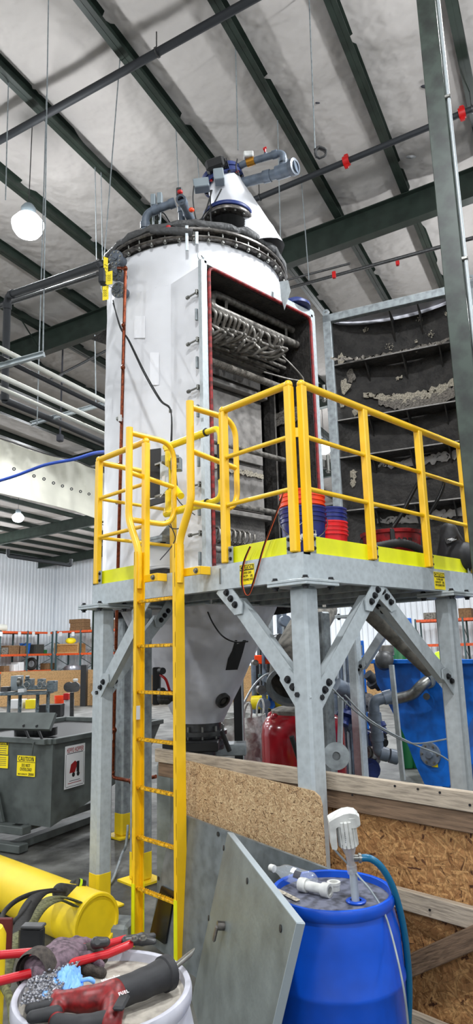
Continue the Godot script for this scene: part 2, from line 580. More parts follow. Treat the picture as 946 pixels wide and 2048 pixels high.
	mt("tank_red", Color(0.600, 0.090, 0.130), 0.16)
	mt("dusty", Color(0.52, 0.50, 0.46), 0.75, 0.1, T.grime, 2.0)
	mt("sign_yellow", Color(0.98, 0.88, 0.06), 0.5)
	mt("ink", Color(0.070, 0.070, 0.070), 0.6)
	mt("ink_red", Color(0.55, 0.04, 0.05), 0.6)
	mt("ink_white", Color(0.92, 0.92, 0.92), 0.6)
	mt("ink_grey", Color(0.25, 0.25, 0.28), 0.6)
	mt("green_bottle", Color(0.080, 0.380, 0.200), 0.4)
	mt("hi_vis", Color(0.75, 0.9, 0.05), 0.5)
	mt("maroon", Color(0.360, 0.100, 0.110), 0.6)
	mt("machine_grey", Color(0.45, 0.50, 0.52), 0.5, 0.2, T.grime, 3.0)
	mt("clear", Color(0.92, 0.95, 0.97, 0.16), 0.05)
	M.clear.transparency = BaseMaterial3D.TRANSPARENCY_ALPHA
	mt("clear_grey", Color(0.75, 0.75, 0.76, 0.45), 0.12)
	M.clear_grey.transparency = BaseMaterial3D.TRANSPARENCY_ALPHA
	mt("glow", Color(1, 1, 1), 0.5)
	M.glow.emission_enabled = true
	M.glow.emission = Color(0.95, 0.98, 1.0)
	M.glow.emission_energy_multiplier = 14.0

const LAMP_ENERGY := 6.2
func _ready():
	var cam := Camera3D.new()
	cam.position = CAM
	cam.rotation = ROT
	cam.fov = rad_to_deg(2.0 * atan(1024.0 / F))
	cam.near = 0.05
	cam.far = 200.0
	add_child(cam)
	cam.current = true
	var we := WorldEnvironment.new()
	var env := Environment.new()
	env.background_mode = Environment.BG_COLOR
	env.background_color = Color(0.02, 0.02, 0.022)
	env.tonemap_mode = Environment.TONE_MAPPER_LINEAR
	env.tonemap_exposure = 1.0
	env.sdfgi_enabled = true
	env.ssao_enabled = true
	env.ssil_enabled = true
	we.environment = env
	add_child(we)
	make_materials()
	lamps()
	building()
	platform()
	guardrails()
	ladder()
	vessel()
	vessel_inside()
	vessel_door()
	vessel_top()
	vessel_left()
	overhead()
	barrier()
	drums()
	deck_things()
	behind()
	hopper()
	far_left()
	far_right()
	foreground()

func roof_y(x: float) -> float: return CAM.y + 8.5 + 0.06 * (x - 1.367)
func lamps():
	# first three lamps seen; then assumed grid lamps, later ones added for brightness
	var spots = [[-6.2, -3.89], [-21.1, -18.75], [-6.2, -18.75], [-21.1, -3.89], [8.7, -3.89], [8.7, -18.75], [-6.2, 10.9], [8.7, 10.9], [1.25, 3.55], [1.25, -11.3], [-13.65, 3.55], [-21.1, 10.9], [-28.5, -11.3], [-13.65, -26.2], [1.25, -26.2], [16.1, 3.55], [1.9, -3.7], [-6.2, 25.7], [8.7, 25.7], [1.25, 18.3], [-13.65, 18.3], [16.1, 18.3], [-21.1, 25.7], [-28.5, -18.75], [-21.1, -26.2], [-21.1, -11.3], [-28.5, -3.9], [-6.2, -26.2], [-30.0, -25.0], [-17.4, -30.0], [-24.0, -29.5]]
	var labs = ["round white high-bay lamp glowing over the grey hopper and black pipes", "small distant high-bay lamp glowing under the canvas curtain", "high-bay lamp glowing between vessel jamb and its open door"]
	for i in spots.size():
		var s = spots[i]
		s = [1.367 + (s[0] - 1.367) * 0.8816, 3.56 + (s[1] - 3.56) * 0.8816]
		var y = roof_y(s[0]) - 1.8
		var o = thing("high_bay_lamp", labs[i] if i < 3 else "round white high-bay lamp of the assumed grid or added to brighten the hall", "lamp", hall(Vector3(s[0], y, s[1])), 0.0, "high-bay lamps under the roof")
		if i < 3 or not SH.has("lens"):
			if not SH.has("lens"):
				var a = S()
				lathe(a, V2([0, -0.16, 0.1, -0.155, 0.17, -0.12, 0.215, -0.05, 0.235, 0.03, 0.235, 0.06, 0.16, 0.16, 0.1, 0.2]), Transform3D(), 32)
				SH.lens = a.commit()
				var b = S()
				lathe(b, V2([0.0, 0.2, 0.105, 0.2, 0.11, 0.3, 0.07, 0.36, 0, 0.36]), Transform3D(), 24)
				SH.housing = b.commit()
				var c = S()
				cy(c, Vector3(0, 0.36, 0), Vector3(0, 1.84, 0), 0.008, -1, 6)
				SH.lampcord = c.commit()
		put("lens", SH.lens, M.glow, o)
		put("housing", SH.housing, M.box_grey, o)
		put("hanger", SH.lampcord, M.dark_steel, o)
		var l := OmniLight3D.new()
		l.name = "lamp_light"
		l.light_energy = LAMP_ENERGY
		l.light_color = Color(0.97, 0.985, 1.0)
		l.light_size = 0.12
		l.omni_range = 80.0
		l.omni_attenuation = 2.0
		l.shadow_enabled = true
		o.add_child(l)
		var w := AreaLight3D.new()
		w.name = "lamp_downlight"
		w.area_size = Vector2(0.4, 0.4)
		w.light_energy = LAMP_ENERGY * 5.6
		w.light_color = Color(0.97, 0.985, 1.0)
		w.shadow_enabled = true
		if "area_range" in w: w.set("area_range", 80.0)
		if "area_attenuation" in w: w.set("area_attenuation", 2.0)
		o.add_child(w)
		w.position = Vector3(0, -0.18, 0)
		w.rotation.x = -PI / 2

func building():
	var x0 = -31.0; var x1 = 17.0; var z0 = -32.3; var z1 = 28.0
	var st = S()
	bx(st, Vector3((x0 + x1) / 2, -0.1, (z0 + z1) / 2), Vector3(x1 - x0, 0.2, z1 - z0))
	struct("floor", st, M.floor, TH)
	# corrugated sheet walls: one panel of three ribs, repeated
	var wp = S()
	for k in 3:
		var b = -0.45 + 0.3 * k
		var xs = [[b, 0.0], [b + 0.1, 0.0], [b + 0.13, 0.045], [b + 0.22, 0.045], [b + 0.25, 0.0], [b + 0.3, 0.0]]
		for i in 5:
			q(wp, Vector3(xs[i][0], 0, xs[i][1]), Vector3(xs[i + 1][0], 0, xs[i + 1][1]), Vector3(xs[i + 1][0], 8.3, xs[i + 1][1]), Vector3(xs[i][0], 8.3, xs[i][1]))
	bx(wp, Vector3(0, 4.15, -0.03), Vector3(0.9, 8.3, 0.05))
	var wpm = wp.commit()
	for w in [["wall_left", 0], ["wall_back", 1]]:
		var o := Node3D.new()
		o.name = w[0]
		add_child(o)
		o.rotation.y = TH
		o.set_meta("kind", "structure")
		var len = (z1 - z0) if w[1] == 0 else (x1 - x0)
		var cnt = int(len / 0.9) + 1
		for i in cnt:
			var p = MeshInstance3D.new()
			p.name = "wall_panel"
			p.mesh = wpm
			p.material_override = M.wall
			o.add_child(p, true)
			if w[1] == 0:
				p.position = Vector3(x0, 0, z0 + 0.45 + 0.9 * i)
				p.rotation.y = PI / 2
			else:
				p.position = Vector3(x0 + 0.45 + 0.9 * i, 0, z0)
				p.scale.y = (roof_y(x0 + 0.45 + 0.9 * i) + 0.1) / 8.3
	st = S()
	bx(st, Vector3(x1 + 0.1, 5.7, (z0 + z1) / 2), Vector3(0.2, 11.6, z1 - z0))
	struct("wall_right", st, M.wall, TH)
	st = S()
	bx(st, Vector3((x0 + x1) / 2, 5.7, z1 + 0.1), Vector3(x1 - x0, 11.6, 0.2))
	struct("wall_front", st, M.wall, TH)
	# roof: slab, insulation blankets between the purlins, purlins, rafters
	var c := Node3D.new()
	c.name = "ceiling"
	add_child(c)
	c.rotation.y = TH
	c.set_meta("kind", "structure")
	st = S()
	var t0 = Vector3(x0 - 0.5, roof_y(x0 - 0.5) + 0.22, 0)
	var t1 = Vector3(x1 + 0.5, roof_y(x1 + 0.5) + 0.22, 0)
	bx(st, (t0 + t1) / 2 + Vector3(0, 0, (z0 + z1) / 2), Vector3(t0.distance_to(t1), 0.2, z1 - z0 + 1), frame(t1 - t0))
	put("roof_slab", st, M.wall, c)
	var px = [-6.46, -4.97, -3.36, -1.90, -0.60, 0.80]
	var all = []
	var x = -6.46 - 1.5
	while x > x0: all.push_front(x); x -= 1.5
	all.append_array(px)
	x = 2.25
	while x < x1: all.append(x); x += 1.45
	var edges = [x0] + all + [x1]
	var nz = noise(31, 0.35, 3)
	for i in edges.size() - 1:
		var ea = edges[i]
		var eb = edges[i + 1]
		var near = ea > -14 and eb < 6
		st = S()
		var za = z0; var zb = z1
		rng.seed = 100 + i
		var seams = []
		var zz = z0
		while zz < z1:
			seams.append([zz, rng.randf_range(-0.35, 0.35), rng.randf_range(0.006, 0.022)])
			zz += rng.randf_range(1.0, 2.6)
		var f = func(u, v):
			var X = lerpf(ea, eb, u)
			var Z = lerpf(zb, za, v)
			var y = roof_y(X) + 0.1 - 0.05 * sin(PI * u) + nz.get_noise_3d(X, 3.0 * i, Z) * 0.012
			for s in seams:
				var d = Z - (s[0] + s[1] * (u - 0.5) * 2.0)
				if absf(d) < 0.5: y -= s[2] * exp(-absf(d) * 14.0)
			return Vector3(X, y, Z)
		sheet(st, f, 6 if near else 2, 520 if near else 110, 0.0)
		put("insulation_blanket", st, M.ceil, c)
	for X in all:
		st = S()
		var y = roof_y(X)
		chan(st, Vector3(X, y, z0), Vector3(X, y, z1), 0.21, Vector3(1, 0, 0), 0.075, 0.012)
		bar(st, Vector3(X - 0.035, y - 0.105, z0), Vector3(X - 0.035, y - 0.105, z1), 0.008, 0.075)
		put("purlin", st, M.green_steel, c)
	for Z in [-30.6, -23.1, -15.4, -7.75, 0.4 + 7.0]:
		st = S()
		for e in [[-0.13, 0.02, 0.2], [-0.41, 0.56, 0.012], [-0.69, 0.02, 0.2]]:
			bar(st, Vector3(x0, roof_y(x0) + e[0], Z), Vector3(x1, roof_y(x1) + e[0], Z), e[1], e[2])
		put("rafter", st, M.green_steel, c)
	# flange braces from rafter to purlin
	for k in 5:
		st = S()
		var X = all[all.size() / 2 - 6 + k * 2]
		bar(st, Vector3(X, roof_y(X) - 0.1, -7.0), Vector3(X, roof_y(X) - 0.66, -7.72), 0.04, 0.006)
		put("flange_brace", st, M.green_steel, c)
	# girts and far columns on the walls
	for Y in [2.2, 4.3, 6.4]:
		st = S()
		bar(st, Vector3(x0 + 0.12, Y, z0), Vector3(x0 + 0.12, Y, z1), 0.02, 0.12)
	var fc = tohall(ad(189, 1314, 33.0))
	st = S()
	for s in [-0.1, 0.1]: bx(st, Vector3(fc.x + s, 4, fc.z), Vector3(0.02, 8.0, 0.2))
	bx(st, Vector3(fc.x, 4, fc.z), Vector3(0.2, 8.0, 0.014))
	one("far_column", st, M.green_steel, "dark steel hall column far behind the left platform post", "column").rotation.y = TH
	# near green column with a conduit
	var p = tohall(oz(930, 1000, -1.5))
	var col = thing("hall_column", "tall dark green steel column with grey conduit beside the platform railing", "column", hall(Vector3(p.x, 0, p.z)), TH)
	st = S()
	bx(st, Vector3(0.075, 4.9, -0.01), Vector3(0.15, 9.8, 0.02), Basis.IDENTITY, 0.004)
	bx(st, Vector3(0.075, 4.9, -0.29), Vector3(0.15, 9.8, 0.02), Basis.IDENTITY, 0.004)
	bx(st, Vector3(0.075, 4.9, -0.15), Vector3(0.014, 9.8, 0.27))
	put("column_shaft", st, M.green_column, col)
	st = S()
	bx(st, Vector3(0.075, 0.015, -0.15), Vector3(0.3, 0.03, 0.42), Basis.IDENTITY, 0.004)
	put("base_plate", st, M.green_column, col)
	st = S()
	tb(st, [Vector3(0.172, 0.6, -0.02), Vector3(0.172, 9.6, -0.02)], 0.014, 10)
	put("conduit", st, M.galv, col)
	for Y in [1.6, 3.1, 4.7, 6.15, 7.8]:
		st = S()
		bx(st, Vector3(0.165, Y, -0.018), Vector3(0.05, 0.03, 0.045), Basis.IDENTITY, 0.006)
		put("conduit_clamp", st, M.stud, col)

func hss(st, p: Vector3, y0: float, y1: float, w := 0.125): bx(st, Vector3(p.x, (y0 + y1) / 2, p.z), Vector3(w, y1 - y0, w), Basis.IDENTITY, 0.016)
func post(parent, p: Vector3, top: float):
	var st = S()
	hss(st, p, 0.012, top)
	var o = put("post", st, M.galv, parent)
	st = S()
	hss(st, p, 0.012, 0.25, 0.128)
	tag(put("painted_base", st, M.lime_dull, o), "yellow painted post base", "")
	st = S()
	bx(st, Vector3(p.x, 0.008, p.z), Vector3(0.26, 0.016, 0.26), Basis.IDENTITY, 0.003)
	put("base_plate", st, M.lime_dull, o)
	for k in 2:
		st = S()
		bx(st, Vector3(p.x, top + 0.009 + 0.018 * k, p.z), Vector3(0.30, 0.0165, 0.30), Basis.IDENTITY, 0.003)
		put("cap_plate", st, M.galv, o)
	for s in [[-1, -1], [1, -1], [1, 1], [-1, 1]]:
		var c = Vector3(p.x + s[0] * 0.115, 0, p.z + s[1] * 0.115)
		bolt(o, c + UP * (top + 0.036), UP, 0.016)
		bolt(o, c + UP * top, -UP, 0.017, null, "nut")
	return o
func brace(parent, a: Vector3, b: Vector3, face: Vector3):   # a low at the post, b high under the beam
	var d = (b - a).normalized()
	var st = S()
	var up = face.cross(d).normalized()
	chan(st, a + d * 0.05, b - d * 0.05, 0.1, -face, 0.05, 0.008, up)
	put("knee_brace", st, M.galv, parent)
	for e in [[a, 1.0], [b, -1.0]]:
		st = S()
		var c = e[0] + face * 0.012
		var s = e[1]
		var g = [c - d * s * 0.12 + up * 0.07, c - d * s * 0.12 - up * 0.055, c + d * s * 0.1 - up * 0.048, c + d * s * 0.14 + up * 0.0, c + d * s * 0.1 + up * 0.05]
		ex(st, g, face * 0.01)
		var gp = put("gusset_plate", st, M.galv, parent)
		for k in 3: bolt(gp, c + d * s * (-0.05 + 0.055 * k) + face * 0.01, face, 0.0165)
func platform():
	var o = wthing("work_platform", "galvanised steel work platform on square posts around the white vessel", "platform", Vector3(-0.06, 0, -0.06))
	var st
	var y = H - 0.08
	# edge channels
	for e in [[Vector3(-2.23, y, -0.006), Vector3(0, y, -0.006), Vector3(0, 0, -1)], [Vector3(-0.006, y, -0.012), Vector3(-0.006, y, -2.35), Vector3(-1, 0, 0)], [Vector3(-2.224, y, -0.02), Vector3(-2.224, y, -0.82), Vector3(1, 0, 0)], [Vector3(-1.7, y, -2.344), Vector3(-0.01, y, -2.344), Vector3(0, 0, 1)], [Vector3(-2.2, y, -0.82), Vector3(-1.72, y, -0.82), Vector3(0, 0, 1)], [Vector3(-1.72, y, -0.84), Vector3(-1.72, y, -2.3), Vector3(1, 0, 0)]]:
		st = S()
		chan(st, e[0], e[1], 0.16, e[2], 0.06, 0.012)
		put("edge_beam", st, M.galv, o)
	for z in [-0.45, -0.9, -1.35, -1.8]:
		st = S()
		chan(st, Vector3(-1.71, H - 0.11, z), Vector3(-0.02, H - 0.11, z), 0.1, Vector3(0, 0, -1), 0.05, 0.008)
		put("joist", st, M.galv2, o)
	for i in 8:
		st = S()
		var z = -0.15 - 0.29 * i
		bx(st, Vector3(-0.865 if i > 2 else -1.12, H - 0.02, z), Vector3(1.69 if i > 2 else 2.19, 0.035, 0.285), Basis.IDENTITY, 0.004)
		put("deck_plank", st, M.galv2, o)
	post(o, Vector3(-0.063, 0, -0.063), 2.164)
	post(o, Vector3(-2.15, 0, -0.063), 2.164)
	post(o, Vector3(-0.063, 0, -1.70), 2.164)
	var p4 = oy(705, 1236, 2.164)
	post(o, Vector3(p4.x, 0, p4.z), 2.164)
	var fz = Vector3(0, 0, 1)
	var fx = Vector3(1, 0, 0)
	brace(o, Vector3(-2.10, 1.56, -0.03), Vector3(-1.58, 2.13, -0.03), fz)
	brace(o, Vector3(-2.15, 1.56, -0.12), Vector3(-2.15, 2.13, -0.66), fx)
	brace(o, Vector3(-0.12, 1.60, -0.03), Vector3(-0.62, 2.14, -0.03), fz)
	brace(o, Vector3(-0.03, 1.58, -0.14), Vector3(-0.03, 2.14, -0.70), fx)
	brace(o, Vector3(-0.05, 1.56, -1.62), Vector3(-0.05, 2.14, -0.86), fx)
	brace(o, Vector3(-0.12, 1.56, -1.72), Vector3(-0.66, 2.14, -1.72), fz)
	brace(o, Vector3(p4.x + 0.05, 1.56, p4.z), Vector3(p4.x + 0.55, 2.14, p4.z), fz)
	# splice clip on the front fascia
	st = S()
	bx(st, oz(440, 1152, 0.003), Vector3(0.012, 0.1, 0.008), Basis.IDENTITY, 0.002)
	put("splice_clip", st, M.stud, o)
	# caution signs on the fascia
	for k in 2:
		var ry = 0.0 if k == 0 else PI / 2
		var at = oz(494, 1150, 0.002) if k == 0 else ox(879, 1158, 0.002)
		at.y = H - 0.085
		var s = thing("caution_sign", "yellow caution floor load sign on " + ("front fascia behind the hanging strap" if k == 0 else "right fascia near the green column"), "sign", at, ry, "caution signs on the platform edge")
		var w = 0.125 if k == 0 else 0.15
		var hh = 0.125
		st = S()
		bx(st, Vector3.ZERO, Vector3(w, hh, 0.002))
		put("plate", st, M.sign_yellow, s)
		st = S()
		bx(st, Vector3(0, hh * 0.33, 0.001), Vector3(w * 0.96, hh * 0.27, 0.002))
		put("heading_band", st, M.ink, s)
		lettering(s, "CAUTION", 0.024, Transform3D(Basis.IDENTITY, Vector3(0, hh * 0.33, 0.002)), M.sign_yellow, w * 0.88)
		var rows = ["FLOOR LOAD", "CAPACITY    LBS.", "PER SQUARE FOOT"]
		for i in 3: lettering(s, rows[i], 0.014, Transform3D(Basis.IDENTITY, Vector3(0, hh * (0.08 - 0.17 * i), 0.001)), M.ink, w * (0.62 if i == 0 else 0.86))

func sqpost(st, p: Vector3, y0: float, y1: float): bx(st, Vector3(p.x, (y0 + y1) / 2, p.z), Vector3(0.05, y1 - y0, 0.05), Basis.IDENTITY, 0.006)
func rail_run(o, pts: Array, rails := [1.067, 0.71, 0.385], toe := true, nrm := Vector3(0, 0, 1)):
	var a = pts[0]
	var b = pts[-1]
	for i in rails.size():
		var st = S()
		var r = 0.024 if i == 0 else 0.015
		var h = H + rails[i] - (r if i == 0 else 0.0)
		tb(st, [a + UP * h, b + UP * h], r, 14)
		if i == 0:
			sph(st, a + UP * h, Vector3.ONE * 0.0285)
			sph(st, b + UP * h, Vector3.ONE * 0.0285)
		put("top_rail" if i == 0 else "mid_rail", st, M.yellow, o)
	for p in pts:
		var st = S()
		sqpost(st, p, H + 0.005, H + 1.067 - 0.035)
		var ps = put("rail_post", st, M.yellow, o)
		st = S()
		var t = (b - a).normalized()
		var sd = -t if p == b else t
		bx(st, p + UP * (H + 0.055) + nrm * 0.0 + sd * 0.04, Vector3(0.008, 0.11, 0.05) if absf(t.x) < 0.5 else Vector3(0.05, 0.11, 0.008), Basis.IDENTITY, 0.002)
		put("foot_bracket", st, M.galv2, ps)
		for k in 2: bolt(ps, p + UP * (H + 0.03 + 0.055 * k) + sd * 0.045 + nrm * 0.005, nrm, 0.009)
	if toe:
		var st = S()
		bar(st, a + UP * (H + 0.055) - nrm * 0.02, b + UP * (H + 0.055) - nrm * 0.02, 0.105, 0.006, UP, 0.001)
		put("toe_board", st, M.lime, o)
func guardrails():
	var z = -0.006
	var o = wthing("guardrail", "short yellow guardrail between ladder opening and platform corner", "guardrail", Vector3(-0.35, H, z), "yellow platform guardrails")
	rail_run(o, [Vector3(-0.062, 0, z), Vector3(-0.65, 0, z)])
	o = wthing("guardrail", "long yellow guardrail beside the red vacuum and open vessel door", "guardrail", Vector3(z, H, -1), "yellow platform guardrails")
	rail_run(o, [Vector3(z, 0, -0.062), Vector3(z, 0, -0.70), Vector3(z, 0, -1.40), Vector3(z, 0, -2.05)], [1.067, 0.71, 0.385], true, Vector3(1, 0, 0))
	var st = S()
	bx(st, Vector3(-0.034, H + 0.735, -0.034), Vector3(0.05, 0.06, 0.006), Basis(UP, 0.785), 0.002)
	put("corner_clip", st, M.yellow, o)
	o = wthing("guardrail", "yellow guardrail at the left platform corner beside the ladder", "guardrail", Vector3(-2.18, H, z), "yellow platform guardrails")
	rail_run(o, [Vector3(-2.17, 0, z), Vector3(-1.52, 0, z)])
	for i in 3:
		st = S()
		var h = H + [1.02, 0.71, 0.385][i]
		tb(st, [Vector3(-2.17, h, z - 0.02), Vector3(-2.17, h, -0.78)], [0.024, 0.015, 0.015][i], 12)
		put("side_rail", st, M.yellow, o)
	st = S()
	sqpost(st, Vector3(-2.17, 0, -0.79), H, H + 1.03)
	put("rail_post", st, M.yellow, o)
	# self-closing swing gate across the ladder opening
	var zg = -0.34
	o = wthing("swing_gate", "yellow tubular swing gate with black end grip above the ladder", "gate", oz(336, 960, zg))
	var a = oz(331, 895, zg)
	var b = oz(412, 862, zg)
	b.y = a.y
	var dn = oz(334, 1027, zg)
	var lo = Vector3(b.x, dn.y, zg)
	st = S()
	var R = 0.03
	tb(st, [a, b], R, 14)
	put("upper_arm", st, M.gate, o)
	st = S()
	tb(st, [Vector3(a.x, dn.y, zg), lo], R, 14)
	put("lower_arm", st, M.gate, o)
	st = S()
	tb(st, fil([b, b + Vector3(0.16, 0, 0), lo + Vector3(0.16, 0, 0), lo], 0.1), 0.023, 12)
	put("end_bend", st, M.gate, o)
	st = S()
	for e in [a.y - 0.02, dn.y + 0.02]: cy(st, Vector3(a.x + 0.04, e - 0.02, zg), Vector3(a.x + 0.04, e + 0.02, zg), 0.038, -1, 14)
	tb(st, [Vector3(a.x + 0.04, dn.y, zg), Vector3(a.x + 0.04, a.y, zg)], R, 14)
	put("hinge_tube", st, M.gate, o)
	for e in [b, lo]:
		st = S()
		cy(st, e - Vector3(0.004, 0, 0), e + Vector3(0.008, 0, 0), 0.033, -1, 14)
		put("end_collar", st, M.black, o)
	st = S()
	tb(st, [b + Vector3(0.16, -0.14, 0), Vector3(b.x + 0.16, dn.y + 0.15, zg)], 0.029, 12)
	put("rubber_grip", st, M.rubber, o)
	st = S()
	var pz = zg + 0.03
	ex(st, [oz(320, 925, pz), oz(336, 935, pz), oz(337, 975, pz), oz(320, 995, pz)], Vector3(0, 0, -0.006))
	put("spring_plate", st, M.galv, o)
	st = S()
	bx(st, oz(327, 958, pz + 0.003), Vector3(0.04, 0.05, 0.002))
	put("maker_plate", st, M.paper, o)
	for e in [[322, 928], [322, 992]]:
		st = S()
		bx(st, oz(e[0], e[1], zg), Vector3(0.1, 0.02, 0.06), Basis.IDENTITY, 0.003)
		put("u_clamp", st, M.stud, o)
	st = S()
	tb(st, [oz(345, 970, zg - 0.06), oz(362, 992, zg + 0.02)], 0.028, 12)
	put("stop_arm", st, M.gate, o)

func ladder():
	var z = 0.13
	var o = wthing("ladder", "tall yellow fixed ladder with walk-through hoops and serrated rungs", "ladder", Vector3(-1.15, 0, z))
	var xl = -1.42; var xr = -0.96
	var st
	# rails: wide flat channel, flaring above the deck into tubes
	for s in [-1, 1]:
		var x = xl if s < 0 else xr
		st = S()
		chan(st, Vector3(x, 0.02, z), Vector3(x, H + 0.16, z), 0.075, Vector3(-s, 0, 0), 0.028, 0.008, Vector3(0, 0, 1))
		put("side_rail", st, M.yellow, o)
		st = S()
		chan(st, Vector3(x, 0.0, z), Vector3(x, 0.36, z), 0.08, Vector3(-s, 0, 0), 0.03, 0.006, Vector3(0, 0, 1))
		tag(put("foot_sleeve", st, M.lime, o), "lemon yellow lower rail sleeve", "")
		var xo = x + s * 0.125
		st = S()
		tb(st, fil([Vector3(x, H - 0.1, z), Vector3(x, H + 0.18, z), Vector3(xo, H + 0.42, z), Vector3(xo, H + 1.13, z)], 0.06), 0.027, 14)
		put("flared_rail", st, M.yellow, o)
		st = S()
		tb(st, fil([Vector3(xo, H + 1.09, z), Vector3(xo, H + 1.09, z - 0.43), Vector3(xo, H + 0.42, z - 0.43), Vector3(xo, H + 0.42, z)], 0.15, 8), 0.021, 12)
		put("hoop", st, M.yellow, o)
		st = S()
		tb(st, [Vector3(xo, H + 0.78, z), Vector3(xo, H + 0.73, z - 0.43)], 0.019, 12)
		put("hoop_bar", st, M.yellow, o)
		st = S()
		bar(st, Vector3(x + s * 0.0, H - 0.03, z - 0.04), Vector3(x + 0.17, H - 0.03, z - 0.04), 0.055, 0.012, UP, 0.003)
		bx(st, Vector3(x + 0.165, H - 0.03, z / 2 - 0.015), Vector3(0.012, 0.055, z - 0.04), Basis.IDENTITY, 0.003)
		var br = put("mounting_bracket", st, M.yellow, o)
		bolt(br, Vector3(x + 0.13, H - 0.03, z - 0.034), Vector3(0, 0, 1), 0.014, M.stud)
	for i in 8:
		st = S()
		var y = 0.325 + 0.3065 * (i - 0)
		if y > H + 0.1: break
		bx(st, Vector3((xl + xr) / 2, y, z), Vector3(xr - xl - 0.01, 0.018, 0.026), Basis.IDENTITY, 0.004)
		for k in 20: bx(st, Vector3(xl + 0.03 + (xr - xl - 0.06) * k / 19.0, y + 0.011, z), Vector3(0.008, 0.006, 0.024))
		put("rung", st, M.yellow_worn, o)
	st = S()
	bx(st, Vector3(xl + 0.034, 1.42, z + 0.02), Vector3(0.002, 0.09, 0.03))
	put("rail_sticker", st, M.paper, o)

const VX := Vector3(-2.889, 0, -1.705)   # vessel axis
const VR := 1.0
const BX := -1.8                          # plane of the door frame
const BZ0 := -0.883
const BZ1 := -2.447
const BT := 5.42
var ves: Node3D
func vxf(y := 0.0) -> Transform3D: return Transform3D(Basis.IDENTITY, VX + UP * y)
func around(a: float, r: float, y: float) -> Vector3: return VX + Vector3(cos(a) * r, y, sin(a) * r)
func vessel():
	var o = wthing("process_vessel", "tall white wrapped steel vessel with conical bottom and sooty open hatch", "vessel", VX)
	ves = o
	var ha = asin(0.782 / VR)
	var st = S()
	var nz = noise(41, 1.4, 3)
	# wrapped shell: open where the hatch box joins it
	var shell = func(u, v):
		var a = lerpf(ha, TAU - ha, u)
		var y = lerpf(2.58, BT, v)
		var r = VR + nz.get_noise_3d(cos(a) * 1.5, y * 1.0, sin(a) * 1.5) * 0.014
		return around(a, r, y)
	sheet(st, func(u, v): return shell.call(1.0 - u, v), 72, 60, 0.0)
	var sh2 = func(u, v):
		var a = TAU * (1.0 - u)
		var y = lerpf(BT, 5.895, v)
		return around(a, VR + nz.get_noise_3d(cos(a) * 1.5, y, sin(a) * 1.5) * 0.014, y)
	sheet(st, sh2, 90, 16, 0.0)
	put("shell", st, M.wrap, o)
	st = S()
	var cone = func(u, v):
		var a = TAU * (1.0 - u)
		var y = lerpf(1.12, 2.60, v)
		return around(a, lerpf(0.235, VR, v) + nz.get_noise_3d(cos(a) * 2.5, y * 2, sin(a) * 2.5) * 0.012, y)
	sheet(st, cone, 64, 24, 0.0)
	lathe(st, V2([0.0, 1.12, 0.235, 1.12]), vxf(), 32)
	var cn = put("cone", st, M.wrap2, o)
	# black tape patch, port and stain on the cone
	var cdir = func(px, py) -> Vector3:   # point on the cone in that pixel direction
		var lo = 4.0
		for k in 400:
			var p = CAM + ray(px, py) * lo
			var rr = lerpf(0.235, VR, (p.y - 1.12) / 1.48)
			if Vector2(p.x - VX.x, p.z - VX.z).length() < rr: return p
			lo += 0.01
		return CAM + ray(px, py) * 6.5
	st = S()
	var off = (CAM - VX).normalized() * 0.012
	var pg = []
	for e in [[470, 1281], [492, 1281], [486, 1305], [475, 1340], [451, 1341], [456, 1318], [464, 1302]]: pg.append(cdir.call(e[0], e[1]) + off)
	var pc = cdir.call(472, 1310) + off * 1.3
	for i in pg.size(): to(st, pc, pg[i], pg[(i + 1) % pg.size()], VX + UP * 1.8)
	tag(put("black_patch", st, M.black, cn), "black adhesive patch on the cone", "")
	var pp = cdir.call(444, 1399)
	var pn = Vector3(pp.x - VX.x, 0, pp.z - VX.z).normalized() + Vector3(0, -0.6, 0)
	st = S()
	lathe(st, V2([0.075, -0.02, 0.075, 0.035, 0.055, 0.04, 0.05, 0.01, 0, 0.01]), axis(pp, pn), 24)
	lathe(st, V2([0.03, 0.0, 0.03, 0.028, 0, 0.03]), axis(pp, pn), 16)
	tag(put("port", st, M.dark_steel, cn), "dark round inspection port", "")
	# bottom outlet: stacked flanges and a rotary valve
	st = S()
	lathe(st, V2([0.15, 0.5, 0.15, 0.72, 0.22, 0.72, 0.22, 0.76, 0.15, 0.77, 0.15, 0.86, 0.24, 0.86, 0.24, 0.9, 0.26, 0.905, 0.26, 0.945, 0.2, 0.95, 0.2, 1.0, 0.27, 1.0, 0.27, 1.04, 0.21, 1.045, 0.21, 1.12]), vxf(), 28)
	var ov = put("outlet_valve", st, M.dark_steel, o)
	for k in 10:
		var a = TAU * k / 10.0
		st = S()
		cy(st, around(a, 0.235, 0.97), around(a, 0.235, 1.09), 0.012, -1, 6)
		put("stud", st, M.stud, ov)
	st = S()
	for e in [[[430, 1465], [450, 1500]], [[372, 1470], [390, 1492]]]:
		bx(st, ad(e[0][0], e[0][1] + 12, 6.7), Vector3(0.12, 0.1, 0.1), Basis(UP, 0.4), 0.01)
	cy(st, ad(385, 1478, 6.75), ad(425, 1482, 6.75), 0.05)
	put("actuator", st, M.dark_steel, ov)
	# hatch box: sides, flange frame, gasket, clamp tabs
	var c0 = VX.x + sqrt(VR * VR - 0.611)
	st = S()
	var yb = 2.42
	for z in [BZ0, BZ1]:
		bar(st, Vector3(c0 - 0.03, (yb + BT) / 2, z), Vector3(BX, (yb + BT) / 2, z), BT - yb, 0.012)
	# top cap follows the shell
	var poly = []
	for k in 13:
		var a = lerpf(-ha, ha, k / 12.0)
		poly.append(around(a, VR - 0.02, BT))
	poly.append(Vector3(BX, BT, BZ0)); poly.append(Vector3(BX, BT, BZ1))
	ex(st, poly, Vector3(0, -0.012, 0))
	put("hatch_box", st, M.wrap, o)
	st = S()
